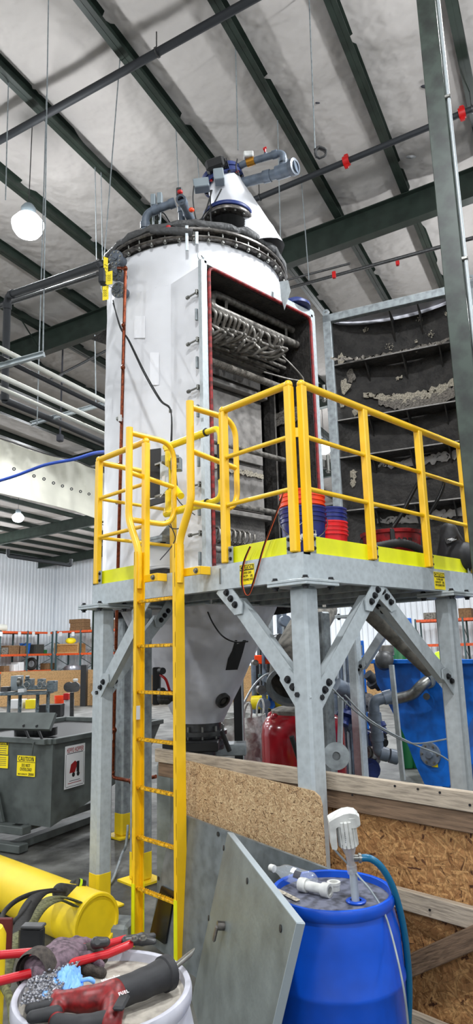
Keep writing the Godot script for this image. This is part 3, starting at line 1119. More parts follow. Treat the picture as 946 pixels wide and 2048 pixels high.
	var fr = [Vector3(BX, yb, BZ0 + 0.02), Vector3(BX, BT + 0.02, BZ0 + 0.02), Vector3(BX, BT + 0.02, BZ1 - 0.02), Vector3(BX, yb, BZ1 - 0.02)]
	for i in 4: bar(st, fr[i], fr[(i + 1) % 4], 0.07 if i % 2 else 0.05, 0.05 if i % 2 else 0.07, UP if i % 2 else Vector3(1, 0, 0), 0.003)
	var hf = put("hatch_frame", st, M.galv, o)
	st = S()
	var gx = BX + 0.03
	var gi = 0.035
	tb(st, fil([Vector3(gx, yb + gi, BZ0 - gi), Vector3(gx, BT - gi, BZ0 - gi), Vector3(gx, BT - gi, BZ1 + gi), Vector3(gx, yb + gi, BZ1 + gi)], 0.08), 0.017, 8)
	tag(put("gasket", st, M.gasket, hf), "dark red rubber door gasket", "")
	for z in [BZ0 + 0.03, BZ1 - 0.03]:
		st = S()
		lathe(st, V2([0.016, 0.0, 0.045, 0.0, 0.045, 0.012, 0.016, 0.012]), axis(Vector3(BX - 0.01, BT + 0.055, z), Vector3(1, 0, 0)), 16)
		put("lifting_eye", st, M.galv, hf)
	for k in 5:
		st = S()
		bx(st, Vector3(BX - 0.02, BT + 0.048, lerpf(BZ0, BZ1, (k + 0.6) / 5.4)), Vector3(0.05, 0.022, 0.24), Basis.IDENTITY, 0.003)
		put("clip_bar", st, M.galv2, hf)
	# swing-bolt clamps along the left jamb
	for e in [[398, 586], [398, 680], [398, 775], [398, 872], [398, 968], [398, 1066]]:
		var p = ox(e[0], e[1], BX - 0.05)
		p.z = BZ0 + 0.05
		st = S()
		cy(st, p + Vector3(-0.14, 0, 0), p + Vector3(0.03, 0, 0), 0.009, -1, 8)
		cy(st, p + Vector3(-0.15, 0, 0), p + Vector3(-0.12, 0, 0), 0.018, -1, 6)
		bx(st, p + Vector3(0.0, 0, -0.01), Vector3(0.02, 0.05, 0.05), Basis.IDENTITY, 0.003)
		put("swing_clamp", st, M.stud, hf)
		st = S()
		bx(st, p + Vector3(-0.02, -0.22, -0.01), Vector3(0.02, 0.12, 0.03), Basis.IDENTITY, 0.004)
		put("clamp_tab", st, M.galv2, hf)
	# right jamb: hinge lugs and sealing rail
	for y in [4.55, 3.75, 2.95]:
		st = S()
		bx(st, Vector3(BX - 0.02, y, BZ1 - 0.1), Vector3(0.06, 0.09, 0.14), Basis.IDENTITY, 0.006)
		cy(st, Vector3(BX + 0.03, y - 0.08, BZ1 - 0.14), Vector3(BX + 0.03, y + 0.09, BZ1 - 0.14), 0.02, -1, 10)
		var hg = put("hinge", st, M.stud, hf)
		bolt(hg, Vector3(BX + 0.03, y - 0.08, BZ1 - 0.14), -UP, 0.022, M.stud)
	# patches of newer wrap
	for e in [[268, 632, 290, 676], [300, 705, 318, 770]]:
		st = S()
		var f = func(u, v):
			var px = lerpf(e[0], e[2], u)
			var py = lerpf(e[3], e[1], v)
			var d = ray(px, py)
			var t = 4.0
			for k in 600:
				var p = CAM + d * t
				if Vector2(p.x - VX.x, p.z - VX.z).length() < VR + 0.012: break
				t += 0.008
			return CAM + d * t
		sheet(st, f, 5, 7, 0.0)
		tag(put("wrap_patch", st, M.patch, o), "bright square patch of newer wrap", "")
	# support lugs resting on stub posts
	for e in [[322, 1088]]:
		var p = oz(e[0], e[1], -0.86)
		st = S()
		bx(st, p + Vector3(0, 0, 0), Vector3(0.42, 0.03, 0.3), Basis.IDENTITY, 0.004)
		bx(st, p + Vector3(0, 0.032, 0), Vector3(0.4, 0.03, 0.28), Basis.IDENTITY, 0.004)
		for s in [-0.12, 0.12]:
			ex(st, [p + Vector3(s, 0.045, 0.12), p + Vector3(s, 0.045, -0.2), p + Vector3(s, 0.24, -0.2), p + Vector3(s, 0.2, -0.02)], Vector3(0.015, 0, 0))
		var lug = put("support_lug", st, M.galv2, o)
		for s in [-0.16, 0.16]: bolt(lug, p + Vector3(s, -0.015, 0.1), -UP, 0.02)
	for p in [Vector3(-3.64, 0, -1.30), Vector3(-2.38, 0, -0.60), Vector3(-2.1, 0, -2.75)]:
		st = S()
		hss(st, p, 0.012, 2.2, 0.14)
		var lg = put("support_leg", st, M.galv2, o)
		st = S()
		hss(st, p, 0.012, 0.24, 0.143)
		bx(st, Vector3(p.x, 0.008, p.z), Vector3(0.27, 0.016, 0.27))
		put("painted_base", st, M.lime_dull, lg)
	# top flange pair with studs
	for e in [[5.90, 5.93], [5.98, 6.02]]:
		st = S()
		lathe(st, V2([0.96, e[0], 1.06, e[0], 1.07, e[0] + 0.01, 1.07, e[1] - 0.01, 1.06, e[1], 0.96, e[1]]), vxf(), 96)
		put("body_flange", st, M.flange, o)
	st = S()
	lathe(st, V2([1.0, 5.88, 1.0, 6.03]), vxf(), 64)
	put("flange_neck", st, M.dark_steel, o)
	for k in 44:
		var a = TAU * k / 44.0
		if not SH.has("flstud"):
			var g = S()
			cy(g, Vector3(0, -0.095, 0), Vector3(0, 0.075, 0), 0.009, -1, 8)
			for y in [-0.071, 0.055]: cy(g, Vector3(0, y - 0.012, 0), Vector3(0, y + 0.014, 0), 0.02, -1, 6)
			SH.flstud = g.commit()
		var sd := MeshInstance3D.new()
		sd.name = "flange_stud"
		sd.mesh = SH.flstud
		sd.material_override = M.stud
		o.add_child(sd, true)
		sd.position = around(a, 1.04, 5.957) - VX
	for px in [368, 396]:
		st = S()
		var p = ad(px, 500, 6.25)
		var a = atan2(p.z - VX.z, p.x - VX.x)
		bx(st, around(a, 1.09, 5.87), Vector3(0.02, 0.28 if px < 380 else 0.14, 0.03), Basis(UP, -a), 0.003)
		put("level_strip", st, M.galv, o)
	# head: dark blanket draped over the dome
	st = S()
	var nb = noise(43, 2.2, 3)
	var hd = func(u, v):
		var a = TAU * (1.0 - u)
		var r = lerpf(1.07, 0.0, v)
		var y = 6.02 + 0.10 * sqrt(max(0.0, 1.0 - pow(1.0 - v, 8))) + 0.16 * v
		y += nb.get_noise_3d(cos(a) * 3, v * 3, sin(a) * 3) * 0.05
		return around(a, r + nb.get_noise_2d(a * 4, 7.0) * 0.02, y)
	sheet(st, hd, 96, 14, 0.0)
	put("head_blanket", st, M.blanket, o)
	st = S()
	var rl = []
	var rr = []
	for k in 72:
		var a = TAU * k / 72.0
		rl.append(around(a, 1.03 + nb.get_noise_2d(a * 5, 1.0) * 0.03, 6.06 + nb.get_noise_2d(a * 6, 9.0) * 0.02))
		rr.append(0.05 + nb.get_noise_2d(a * 9, 4.0) * 0.025)
	tb(st, rl, rr, 10, false, true)
	put("blanket_edge_roll", st, M.blanket, o)
	# lug plate with a hole by the right of the flange
	var lp = ad(567, 582, 6.9)
	st = S()
	ex(st, [lp + Vector3(-0.05, 0.12, 0), lp + Vector3(0.05, 0.1, -0.02), lp + Vector3(0.07, -0.02, -0.03), lp + Vector3(0.0, -0.22, 0), lp + Vector3(-0.04, -0.05, 0.0)], Vector3(0.012, 0, 0.012))
	put("lifting_lug", st, M.galv, o)

func vessel_inside():
	var o = ves
	var ha = asin(0.782 / VR)
	var st = S()
	# sooty lining
	lathe(st, V2([0.985, BT - 0.02, 0.985, 2.2]), vxf(), 60, ha, TAU - ha)
	ex(st, [Vector3(BX - 0.02, BT - 0.02, BZ0 - 0.01), Vector3(BX - 0.02, BT - 0.02, BZ1 + 0.01), Vector3(-3.8, BT - 0.02, BZ1 + 0.01), Vector3(-3.8, BT - 0.02, BZ0 - 0.01)], Vector3(0, -0.01, 0))
	for z in [BZ0 - 0.014, BZ1 + 0.014]: bar(st, Vector3(-2.3, 3.9, z), Vector3(BX - 0.01, 3.9, z), 2.98, 0.008)
	bx(st, Vector3(-2.6, 2.44, -1.66), Vector3(1.55, 0.02, 1.5))
	put("sooty_lining", st, M.soot, o)
	# inner baffle wall with panels
	var bxp = -2.36
	st = S()
	bx(st, Vector3(bxp - 0.02, 3.67, -1.57), Vector3(0.03, 2.45, 1.26))
	var bw = put("baffle_wall", st, M.soot_grey, o)
	for e in [[4.75, 0.24], [4.12, 0.72], [3.48, 0.5], [2.9, 0.55]]:
		st = S()
		bx(st, Vector3(bxp + 0.02, e[0], -1.58), Vector3(0.02, e[1] - 0.02, 1.18), Basis.IDENTITY, 0.004)
		put("baffle_panel", st, M.soot_grey if e[0] > 4.5 or e[0] < 3 else M.soot_pale, bw)
	for e in [[4.9, 0.10], [4.54, 0.05], [3.18, 0.05]]:
		st = S()
		bx(st, Vector3(bxp + 0.06, e[0], -1.57), Vector3(0.09, e[1], 1.26), Basis.IDENTITY, 0.006)
		put("baffle_ledge", st, M.soot_pale, bw)
	st = S()
	bx(st, Vector3(bxp + 0.02, 3.67, -2.30), Vector3(0.1, 2.45, 0.06))  # dark upright strip at the right end of the baffle
	put("dark_strip", st, M.soot, bw)
	st = S()
	bx(st, Vector3(bxp + 0.08, 3.6, -2.34), Vector3(0.012, 2.3, 0.014))
	put("edge_strip", st, M.soot_pale, bw)
	# crust of ash on the jamb and ledges
	st = S()
	var nz = noise(44, 3.0, 4)
	var cr1 = func(u, v):
		var y = lerpf(2.6, 4.05, v)
		return Vector3(lerpf(-2.42, BX - 0.12, u) , y, BZ0 - 0.03 - 0.05 * (0.5 + nz.get_noise_2d(u * 2, y * 3)) * sin(PI * clampf(u * 0.9 + 0.1, 0, 1)))
	sheet(st, cr1, 14, 40, 0.0)
	tag(put("ash_crust", st, M.ash, bw), "grey ash crust on the left inside wall", "")
	st = S()
	var cr2 = func(u, v):
		return Vector3(bxp + 0.045 + 0.03 * absf(nz.get_noise_2d(u * 14, 3.0)), 3.64 + (v - 0.5) * 0.05 + nz.get_noise_2d(u * 20, v) * 0.03, lerpf(-1.02, -2.15, u))
	sheet(st, cr2, 40, 3, 0.004)
	put("ash_ridge", st, M.ash_pale, bw)
	# upper right wall crust
	st = S()
	var cr3 = func(u, v):
		return Vector3(lerpf(-2.5, BX - 0.08, u), 4.35 + (v - 0.5) * 0.16 + nz.get_noise_2d(u * 9, v) * 0.05, BZ1 + 0.045)
	sheet(st, cr3, 20, 4, 0.0)
	put("ash_band", st, M.ash, bw)
	# steel cross pipes
	for e in [[3.81, 0.028, 0], [3.21, 0.028, 0], [4.64, 0.038, 1]]:
		st = S()
		tb(st, [Vector3(-2.12, e[0], BZ0 - 0.03), Vector3(-2.12, e[0], BZ1 + 0.03)], e[1], 14)
		put("cross_pipe", st, M.ash if e[2] else M.tube, bw)
	# coil bundle: a thing of its own inside the vessel
	var c = wthing("heating_coil", "sooty steel coil bundle of bent tubes under the vessel roof", "coil", Vector3(-2.3, 4.6, -1.6))
	var hx = -1.97
	var p0 = ox(592, 664, hx - 0.08); var p1 = ox(432, 586, hx - 0.08)
	var p2 = ox(430, 612, hx); var p3 = ox(594, 690, hx)
	p1.y = p0.y; p2.y = p3.y
	var ya = p2.y
	st = S()
	tb(st, fil([p0, p1 + Vector3(0, 0, 0.05), p2 + Vector3(0, 0, 0.05), p3], 0.09, 8), 0.04, 16)
	put("header_pipe", st, M.tube, c)
	for u in [0.12, 0.86]:
		st = S()
		bar(st, p1.lerp(p0, u), p2.lerp(p3, u), 0.04, 0.025)
		put("header_strut", st, M.tube, c)
	st = S()
	lathe(st, V2([0.04, 0.0, 0.085, 0.0, 0.085, 0.05, 0.04, 0.05]), axis(p0, Vector3(0, 0, 1)), 20)
	put("header_flange", st, M.tube, c)
	# straight runs of tube stacked behind, tails curling down in front
	rng.seed = 77
	for r in 4:
		for k in 5:
			st = S()
			var y = ya - 0.05 - 0.075 * r
			var x = hx - 0.1 - 0.10 * k
			tb(st, [Vector3(x, y, BZ0 - 0.07), Vector3(x, y, -2.3)], 0.02, 8)
			put("straight_tube", st, M.tube, c)
	for k in 22:
		st = S()
		var tp = Vector3(hx + 0.03, ya - 0.04, lerpf(BZ0 - 0.07, -2.05, k / 21.0))
		var z = tp.z
		var x = tp.x
		var s = rng.randf_range(0.03, 0.10)
		var dr = rng.randf_range(0.24, 0.38) - 0.1 * k / 21.0
		var y = tp.y
		var sw = rng.randf_range(-0.05, 0.11)
		tb(st, cr([Vector3(x - 0.12, y + 0.02, z), Vector3(x, y - 0.01, z), Vector3(x + s, y - dr * 0.3, z - sw * 0.4), Vector3(x + s * 0.2, y - dr * 0.62, z - sw), Vector3(x + s * 1.1, y - dr * 0.86, z - sw * 1.8), Vector3(x - 0.03, y - dr, z - sw * 1.2), Vector3(x - 0.14, y - dr * 0.9, z)], 5), 0.0175, 8)
		put("bent_tube", st, M.tube, c)
	st = S()
	tb(st, cr([Vector3(hx, ya - 0.2, -2.12), Vector3(hx + 0.1, ya - 0.35, -2.2), Vector3(hx + 0.12, ya - 0.47, -2.34), Vector3(hx + 0.08, ya - 0.5, -2.15), Vector3(hx - 0.05, ya - 0.45, -1.9)], 6), 0.009, 6)
	put("loose_wire", st, M.tube, c)
	# lower coil
	c = wthing("lower_coil", "grey spiral tube coil on a pipe at the bottom of vessel", "coil", Vector3(-2.1, 2.6, -1.3))
	st = S()
	var pts = []
	for k in 90:
		var a = TAU * k / 11.0
		pts.append(Vector3(-2.08 + 0.07 * cos(a), 2.88 + 0.07 * sin(a), -1.15 - 0.006 * k))
	tb(st, pts, 0.013, 7)
	put("spiral_tube", st, M.tube, c)
	st = S()
	tb(st, [Vector3(-2.0, 2.73, -0.93), Vector3(-2.0, 2.73, -1.75)], 0.03, 12)
	put("carrier_pipe", st, M.tube, c)

func vessel_door():
	# swung fully open; built in its own axes: x along the door from the hinge, z towards the viewer (inner face)
	var o := Node3D.new()
	o.name = "hatch_door"
	ves.add_child(o)
	var hp = Vector3(-1.75, 2.44, -2.62)
	var d = Vector3(0.931, 0, -0.365)
	o.transform = Transform3D(Basis(d, UP, d.cross(UP)), hp - VX)
	o.set_meta("label", "open hatch door with sooty ribbed inner face and galvanised frame")
	var W = 1.62; var HT = 3.02
	var st = S()
	for e in [[Vector3(0.045, HT / 2, 0), Vector3(0.09, HT, 0.07)], [Vector3(W - 0.045, HT / 2, 0), Vector3(0.09, HT, 0.07)], [Vector3(W / 2, HT - 0.045, 0), Vector3(W, 0.09, 0.07)], [Vector3(W / 2, 0.045, 0), Vector3(W, 0.09, 0.07)]]:
		bx(st, e[0], e[1], Basis.IDENTITY, 0.004)
	put("door_frame", st, M.galv2, o)
	for x in [0.04, W - 0.04]:
		st = S()
		lathe(st, V2([0.014, 0, 0.04, 0, 0.04, 0.01, 0.014, 0.01]), axis(Vector3(x, HT + 0.03, 0.02), Vector3(0, 0, 1)), 14)
		put("lifting_eye", st, M.galv2, o)
	# curved inner skin, bulging away
	st = S()
	var nz = noise(51, 2.0, 4)
	var sk = func(u, v):
		var x = 0.085 + (W - 0.17) * u
		var y = 0.08 + (HT - 0.16) * v
		return Vector3(x, y, -0.03 - 0.26 * pow(sin(PI * u), 0.6) + nz.get_noise_2d(x * 2, y * 2) * 0.012)
	sheet(st, sk, 24, 40, 0.01)
	put("inner_skin", st, M.soot, o)
	# back shell
	st = S()
	var bk = func(u, v): return Vector3((1.0 - u) * W, HT * v, -0.05 - 0.31 * pow(sin(PI * u), 0.6))
	sheet(st, bk, 24, 2, 0.0)
	for y in [0.0, HT]: 
		var pg = []
		for k in 13: pg.append(Vector3(W * k / 12.0, y, -0.04 - 0.31 * pow(sin(PI * k / 12.0), 0.6)))
		pg.append(Vector3(W, y, 0)); pg.append(Vector3(0, y, 0))
		ex(st, pg, Vector3(0, 0.01 if y == 0 else -0.01, 0))
	put("back_shell", st, M.wrap2, o)
	# ribs with gussets
	for y in [2.42, 1.78, 1.36, 0.78]:
		st = S()
		bx(st, Vector3(W / 2, y, -0.14), Vector3(W - 0.18, 0.014, 0.24), Basis.IDENTITY, 0.002)
		var rb = put("rib", st, M.soot, o)
		st = S()
		bx(st, Vector3(W / 2, y + 0.004, -0.018), Vector3(W - 0.18, 0.012, 0.008))
		put("rib_edge", st, M.soot_pale, o)
		for x in [0.42, 0.82, 1.2]:
			st = S()
			ex(st, [Vector3(x, y - 0.007, -0.03), Vector3(x, y - 0.007, -0.27), Vector3(x, y - 0.2, -0.28)], Vector3(0.012, 0, 0))
			put("gusset", st, M.soot, o)
	for x in [0.72, 1.02]:
		st = S()
		ex(st, [Vector3(x, HT - 0.09, -0.03), Vector3(x, HT - 0.09, -0.27), Vector3(x, HT - 0.34, -0.28)], Vector3(0.012, 0, 0))
		put("gusset", st, M.soot, o)
	# ash bands lying along ribs, ash specks
	var bands = [[2.44, 0.10, 1.5, 0.03, "ash"], [2.1, 0.35, 1.5, 0.10, "ash_pale"], [2.0, 0.5, 1.45, 0.16, "ash"], [1.28, 0.45, 1.5, 0.1, "soot_pale"], [0.68, 0.4, 1.5, 0.1, "soot_pale"]]
	for b in bands:
		st = S()
		var f = func(u, v):
			var x = lerpf(b[1], b[2], u)
			var sag = -0.1 * sin(PI * u) if b[0] < 2.3 and b[0] > 1.9 else 0.0
			var y = b[0] + sag + (v - 0.5) * b[3] * (0.35 + 0.65 * sin(PI * u)) + nz.get_noise_2d(x * 9, b[0] * 5 + v * 2) * 0.05
			var uu = (x - 0.085) / (W - 0.17)
			return Vector3(x, y, -0.012 - 0.255 * pow(sin(PI * clampf(uu, 0.001, 0.999)), 0.6) + (0.2 if b[3] < 0.05 else 0.0) + absf(nz.get_noise_2d(x * 12, y * 12)) * 0.012)
		sheet(st, f, 40, 5, 0.0)
		tag(put("ash_band", st, M[b[4]], o), "band of grey ash on the door skin", "")
	rng.seed = 9
	for e in [[0.14, 2.5, 0.09, "ash_pale"], [0.16, 2.2, 0.10, "ash_pale"], [0.24, 2.32, 0.08, "ash"], [0.13, 2.0, 0.06, "ash_pale"], [0.26, 1.9, 0.05, "ash_pale"], [0.2, 1.2, 0.06, "ash_pale"], [0.19, 1.1, 0.05, "ash_pale"]]:
		st = S()
		var n = 16
		var zz = -0.02 - 0.26 * pow(sin(PI * clampf((e[0] - 0.085) / (W - 0.17), 0.01, 0.99)), 0.6) + 0.012
		var pg = []
		for k in n: pg.append(Vector3(e[0] + cos(TAU * k / n) * e[2] * rng.randf_range(0.35, 0.9), e[1] + sin(TAU * k / n) * e[2] * rng.randf_range(0.6, 1.3), zz))
		for k in n: to(st, Vector3(e[0], e[1], zz + 0.012), pg[k], pg[(k + 1) % n], Vector3(e[0], e[1], zz - 1.0))
		put("ash_flake", st, M[e[3]], o)
	# clusters of small pale flecks on the inner skin
	for e in [[0.42, 2.86, 0.035], [0.66, 2.62, 0.05], [0.52, 2.5, 0.035], [0.58, 2.51, 0.03], [1.0, 2.86, 0.035], [1.1, 2.66, 0.05], [0.98, 2.54, 0.035], [0.95, 2.62, 0.02], [0.72, 2.24, 0.02], [0.76, 2.25, 0.018], [1.34, 2.9, 0.04], [1.3, 2.83, 0.025], [0.6, 2.47, 0.03]]:
		st = S()
		var zz = -0.02 - 0.26 * pow(sin(PI * clampf((e[0] - 0.085) / (W - 0.17), 0.01, 0.99)), 0.6) + 0.014
		for k in 26:
			var a = rng.randf() * TAU
			var r = e[2] * pow(rng.randf(), 0.8)
			var c = Vector3(e[0] + cos(a) * r, e[1] + sin(a) * r, zz)
			var s = rng.randf_range(0.003, 0.008)
			var pg = []
			for j in 5: pg.append(c + Vector3(cos(TAU * j / 5) * s, sin(TAU * j / 5) * s, 0))
			for j in 5: to(st, c + Vector3(0, 0, 0.003), pg[j], pg[(j + 1) % 5], c - Vector3(0, 0, 1))
		put("pale_spot", st, M.ash_pale, o)

# run of plastic pipe with sockets at its ends and corners
func pipe_run(parent, pts: Array, r: float, m, sock := true, nm := "pipe"):
	var st = S()
	tb(st, fil(pts, r * 2.2, 6), r, 16)
	put(nm, st, m, parent)
	if sock:
		for i in pts.size():
			if i > 0:
				st = S()
				var d = (pts[i - 1] - pts[i]).normalized()
				var off = r * 2.0 if i < pts.size() - 1 else 0.0
				cy(st, pts[i] + d * off, pts[i] + d * (off + r * 1.5), r * 1.22)
				put("socket", st, m, parent)
			if i < pts.size() - 1 and i > 0:
				st = S()
				var d = (pts[i + 1] - pts[i]).normalized()
				cy(st, pts[i] + d * r * 2.0, pts[i] + d * r * 3.5, r * 1.22)
				put("socket", st, m, parent)
func wire(n, label, pts: Array, r: float, m, cat := "cable", group := ""):
	var st = S()
	tb(st, cr(pts, 6), r, 7)
	return one(n, st, m, label, cat, group)
func vessel_top():
	var o = wthing("slanted_duct", "white wrapped slanted duct with dark blue flange on vessel top", "duct", oy(508, 516, 6.05))
	var b = oy(508, 516, 6.05)
	var TD = (b - CAM).dot(-CB.z)
	var a = ad(447, 366, TD + 0.12)
	var dr = (a - b).normalized()
	var L = a.distance_to(b)
	var st = S()
	var nz = noise(61, 2.0, 3)
	var xf = axis(b, dr)
	sheet(st, func(u, v):
		var an = TAU * u
		var r = lerpf(0.36, 0.185, v) + nz.get_noise_3d(cos(an) * 2, v * 3, sin(an) * 2) * 0.015
		return xf * Vector3(cos(an) * r, v * L, sin(an) * r), 40, 14, 0.0)
	put("wrapped_cone", st, M.wrap, o)
	st = S()
	lathe(st, V2([0.0, L - 0.02, 0.24, L - 0.02, 0.24, L + 0.03, 0.225, L + 0.032, 0.225, L + 0.04, 0.24, L + 0.045, 0.24, L + 0.09, 0.19, L + 0.11, 0, L + 0.12]), xf, 32)
	var fl = put("end_flange", st, M.flange_blue, o)
	for k in 12: bolt(fl, xf * Vector3(cos(TAU * k / 12) * 0.215, L - 0.02, sin(TAU * k / 12) * 0.215), -dr, 0.014, M.red if k % 3 == 0 else M.bolt)
	# motor and junction boxes sitting on the flange
	var m = wthing("duct_actuator", "black valve actuator with grey junction boxes on the blue flange", "actuator", ad(436, 345, TD + -0.05))
	st = S()
	var bs = Basis(UP, 0.6) * Basis(Vector3(0, 0, 1), 0.2)
	bx(st, ad(433, 336, TD + -0.05), Vector3(0.22, 0.15, 0.2), bs, 0.03)
	bx(st, ad(430, 326, TD + -0.05), Vector3(0.14, 0.08, 0.13), bs, 0.03)
	for k in 5: bx(st, ad(444 + 3 * k, 333 - k, TD + -0.10), Vector3(0.008, 0.1, 0.1), bs, 0.002)
	put("motor_body", st, M.black, m)
	for e in [[403, 371, 0.17, 0.11], [438, 354, 0.11, 0.14]]:
		st = S()
		bx(st, ad(e[0], e[1], TD + -0.15), Vector3(e[2], e[3], 0.12), Basis(UP, 0.78) * Basis(Vector3(0, 0, 1), 0.1), 0.008)
		put("junction_box", st, M.box_grey, m)
	# bellows joint
	o = wthing("bellows_joint", "dark metal bellows joint with bolted flange on vessel head", "joint", oy(457, 482, 6.12))
	var base = oy(457, 482, 6.12) + UP * 0.19
	var pr = [Vector2(0.20, -0.2)]
	for k in 9:
		pr.append(Vector2(0.215, -0.19 + k * 0.022))
		pr.append(Vector2(0.185, -0.179 + k * 0.022))
	st = S()
	lathe(st, pr, Transform3D(Basis.IDENTITY, base), 36)
	put("bellows", st, M.dark_steel, o)
	for e in [0.02, 0.075]:
		st = S()
		lathe(st, V2([0.0, e, 0.265, e, 0.27, e + 0.006, 0.27, e + 0.036, 0.265, e + 0.042, 0, e + 0.042]), Transform3D(Basis.IDENTITY, base), 40)
		put("ring_flange", st, M.flange if e < 0.05 else M.flange_blue, o)
	for k in 14: bolt(o, base + Vector3(cos(TAU * k / 14) * 0.24, 0.02, sin(TAU * k / 14) * 0.24), -UP, 0.014, M.stud)
	# right pipe group
	o = wthing("pipe_loop", "grey plastic pipe loop with brass valve beside the slanted duct", "pipes", ad(480, 345, TD + 0.10))
	pipe_run(o, [ad(468, 342, TD + 0.10), ad(486, 328, TD + 0.05), ad(568, 304, TD + -0.10), ad(566, 335, TD + -0.10)], 0.038, M.pvc)
	pipe_run(o, [ad(478, 368, TD + 0.10), ad(560, 346, TD + -0.10), ad(592, 333, TD + -0.18)], 0.055, M.pvc)
	st = S()
	cy(st, ad(553, 347, TD + -0.08), ad(580, 338, TD + -0.15), 0.075)
	put("tee", st, M.pvc, o)
	st = S()
	lathe(st, V2([0.055, 0, 0.085, 0, 0.09, 0.01, 0.09, 0.05, 0.06, 0.055, 0.06, 0.0]), axis(ad(583, 336, TD + -0.16), ad(592, 332, TD + -0.20) - ad(583, 336, TD + -0.16)), 24)
	put("open_socket", st, M.pvc_lid, o)
	st = S()
	cy(st, ad(494, 326, TD + 0.03), ad(509, 321, TD + -0.00), 0.047, -1, 8)
	put("brass_union", st, M.brass, o)
	st = S()
	bx(st, ad(497, 311, TD + -0.00), Vector3(0.11, 0.07, 0.08), Basis(UP, 0.78), 0.01)
	put("actuator_cap", st, M.white_plastic, o)
	st = S()
	cy(st, ad(531, 314, TD + -0.02), ad(531, 306, TD + -0.02), 0.02, -1, 10)
	put("valve_stem", st, M.pvc, o)
	st = S()
	bar(st, ad(526, 299, TD + -0.02), ad(533, 295, TD + -0.02), 0.02, 0.03, UP, 0.005)
	bar(st, ad(530, 297, TD + -0.02), ad(530, 305, TD + -0.02), 0.02, 0.02, Vector3(1, 0, 0), 0.004)
	put("red_handle", st, M.red, o)
	# left pipe group
	var HD = (oy(330, 468, 6.06) - CAM).dot(-CB.z)
	o = wthing("head_pipes", "grey plastic elbow pipes with actuators on the vessel head", "pipes", ad(330, 465, HD + 0.10))
	pipe_run(o, [ad(291, 470, HD + 0.00), ad(290, 428, HD + 0.00), ad(350, 405, HD + -0.05)], 0.042, M.pvc)
	pipe_run(o, [ad(364, 455, HD + 0.00), ad(363, 415, HD + 0.00)], 0.034, M.pvc)
	pipe_run(o, [ad(388, 452, HD + 0.05), ad(362, 398, HD + -0.20)], 0.042, M.pvc)
	st = S()
	lathe(st, V2([0.03, 0, 0.05, 0, 0.05, 0.05, 0.03, 0.05]), axis(ad(362, 400, HD + -0.18), ad(360, 394, HD + -0.40) - ad(362, 400, HD + -0.18)), 20)
	put("open_end", st, M.pvc_lid, o)
	for e in [[307, 402], [320, 399]]:
		st = S()
		bx(st, ad(e[0], e[1], HD + 0.05), Vector3(0.05, 0.13, 0.07), Basis(UP, 0.7), 0.006)
		put("solenoid_box", st, M.box_grey, o)
		st = S()
		cy(st, ad(e[0], e[1] + 10, HD + 0.05), ad(e[0], 455, HD + 0.05), 0.012, -1, 8)
		put("stem", st, M.galv2, o)
	st = S()
	bx(st, ad(359, 386, HD + -0.10), Vector3(0.06, 0.1, 0.06), Basis(UP, 0.7), 0.008)
	put("pilot_valve", st, M.dark_steel, o)
	for e in [[360, 384], [337, 455], [383, 420]]:
		st = S()
		sph(st, ad(e[0], e[1], HD + -0.16), Vector3(0.03, 0.02, 0.03))
		put("red_fitting", st, M.red if e[0] != 383 else M.orange, o)
	st = S()
	tb(st, [ad(303, 463, HD + -0.10), ad(352, 462, HD + -0.20), ad(385, 466, HD + -0.20)], 0.04, 12)
	put("blanket_roll", st, M.blanket, o)
	# cables round the head
	var hi = 0
	var hl = ["black cable hanging off the lower grey junction box", "black cable slanting from the actuator to the head pipes", "black cable falling straight past the white duct", "black cable looping among the solenoid boxes", "short black cable curling by the brass valve", "black cable crossing the white duct to the vessel head"]
	for e in [[[388, 372], [386, 400], [392, 440], [400, 455]], [[424, 380], [412, 420], [398, 447]], [[421, 380], [421, 420], [424, 455]], [[310, 440], [325, 425], [340, 445], [350, 450]], [[475, 318], [472, 335], [478, 350], [470, 345]], [[443, 378], [426, 410], [402, 445]]]:
		var p = []
		for k in e: p.append(ad(k[0], k[1], TD - 0.35))
		wire("head_cable", hl[hi], p, 0.008, M.rubber, "cable", "control cables on the vessel head")
		hi += 1
	# drape of dark blanket edge seen at the right of the head
	# round dark blue port behind the hatch box
	st = S()
	lathe(st, V2([0, 0.06, 0.12, 0.05, 0.17, 0.0, 0.17, -0.03, 0, -0.03]), Transform3D(Basis(Vector3(0, 0, 1), 0.1), ad(590, 614, 7.35)), 28)
	one("blue_port_cap", st, M.flange_blue, "round dark blue cap on the shoulder behind the hatch frame", "cap")

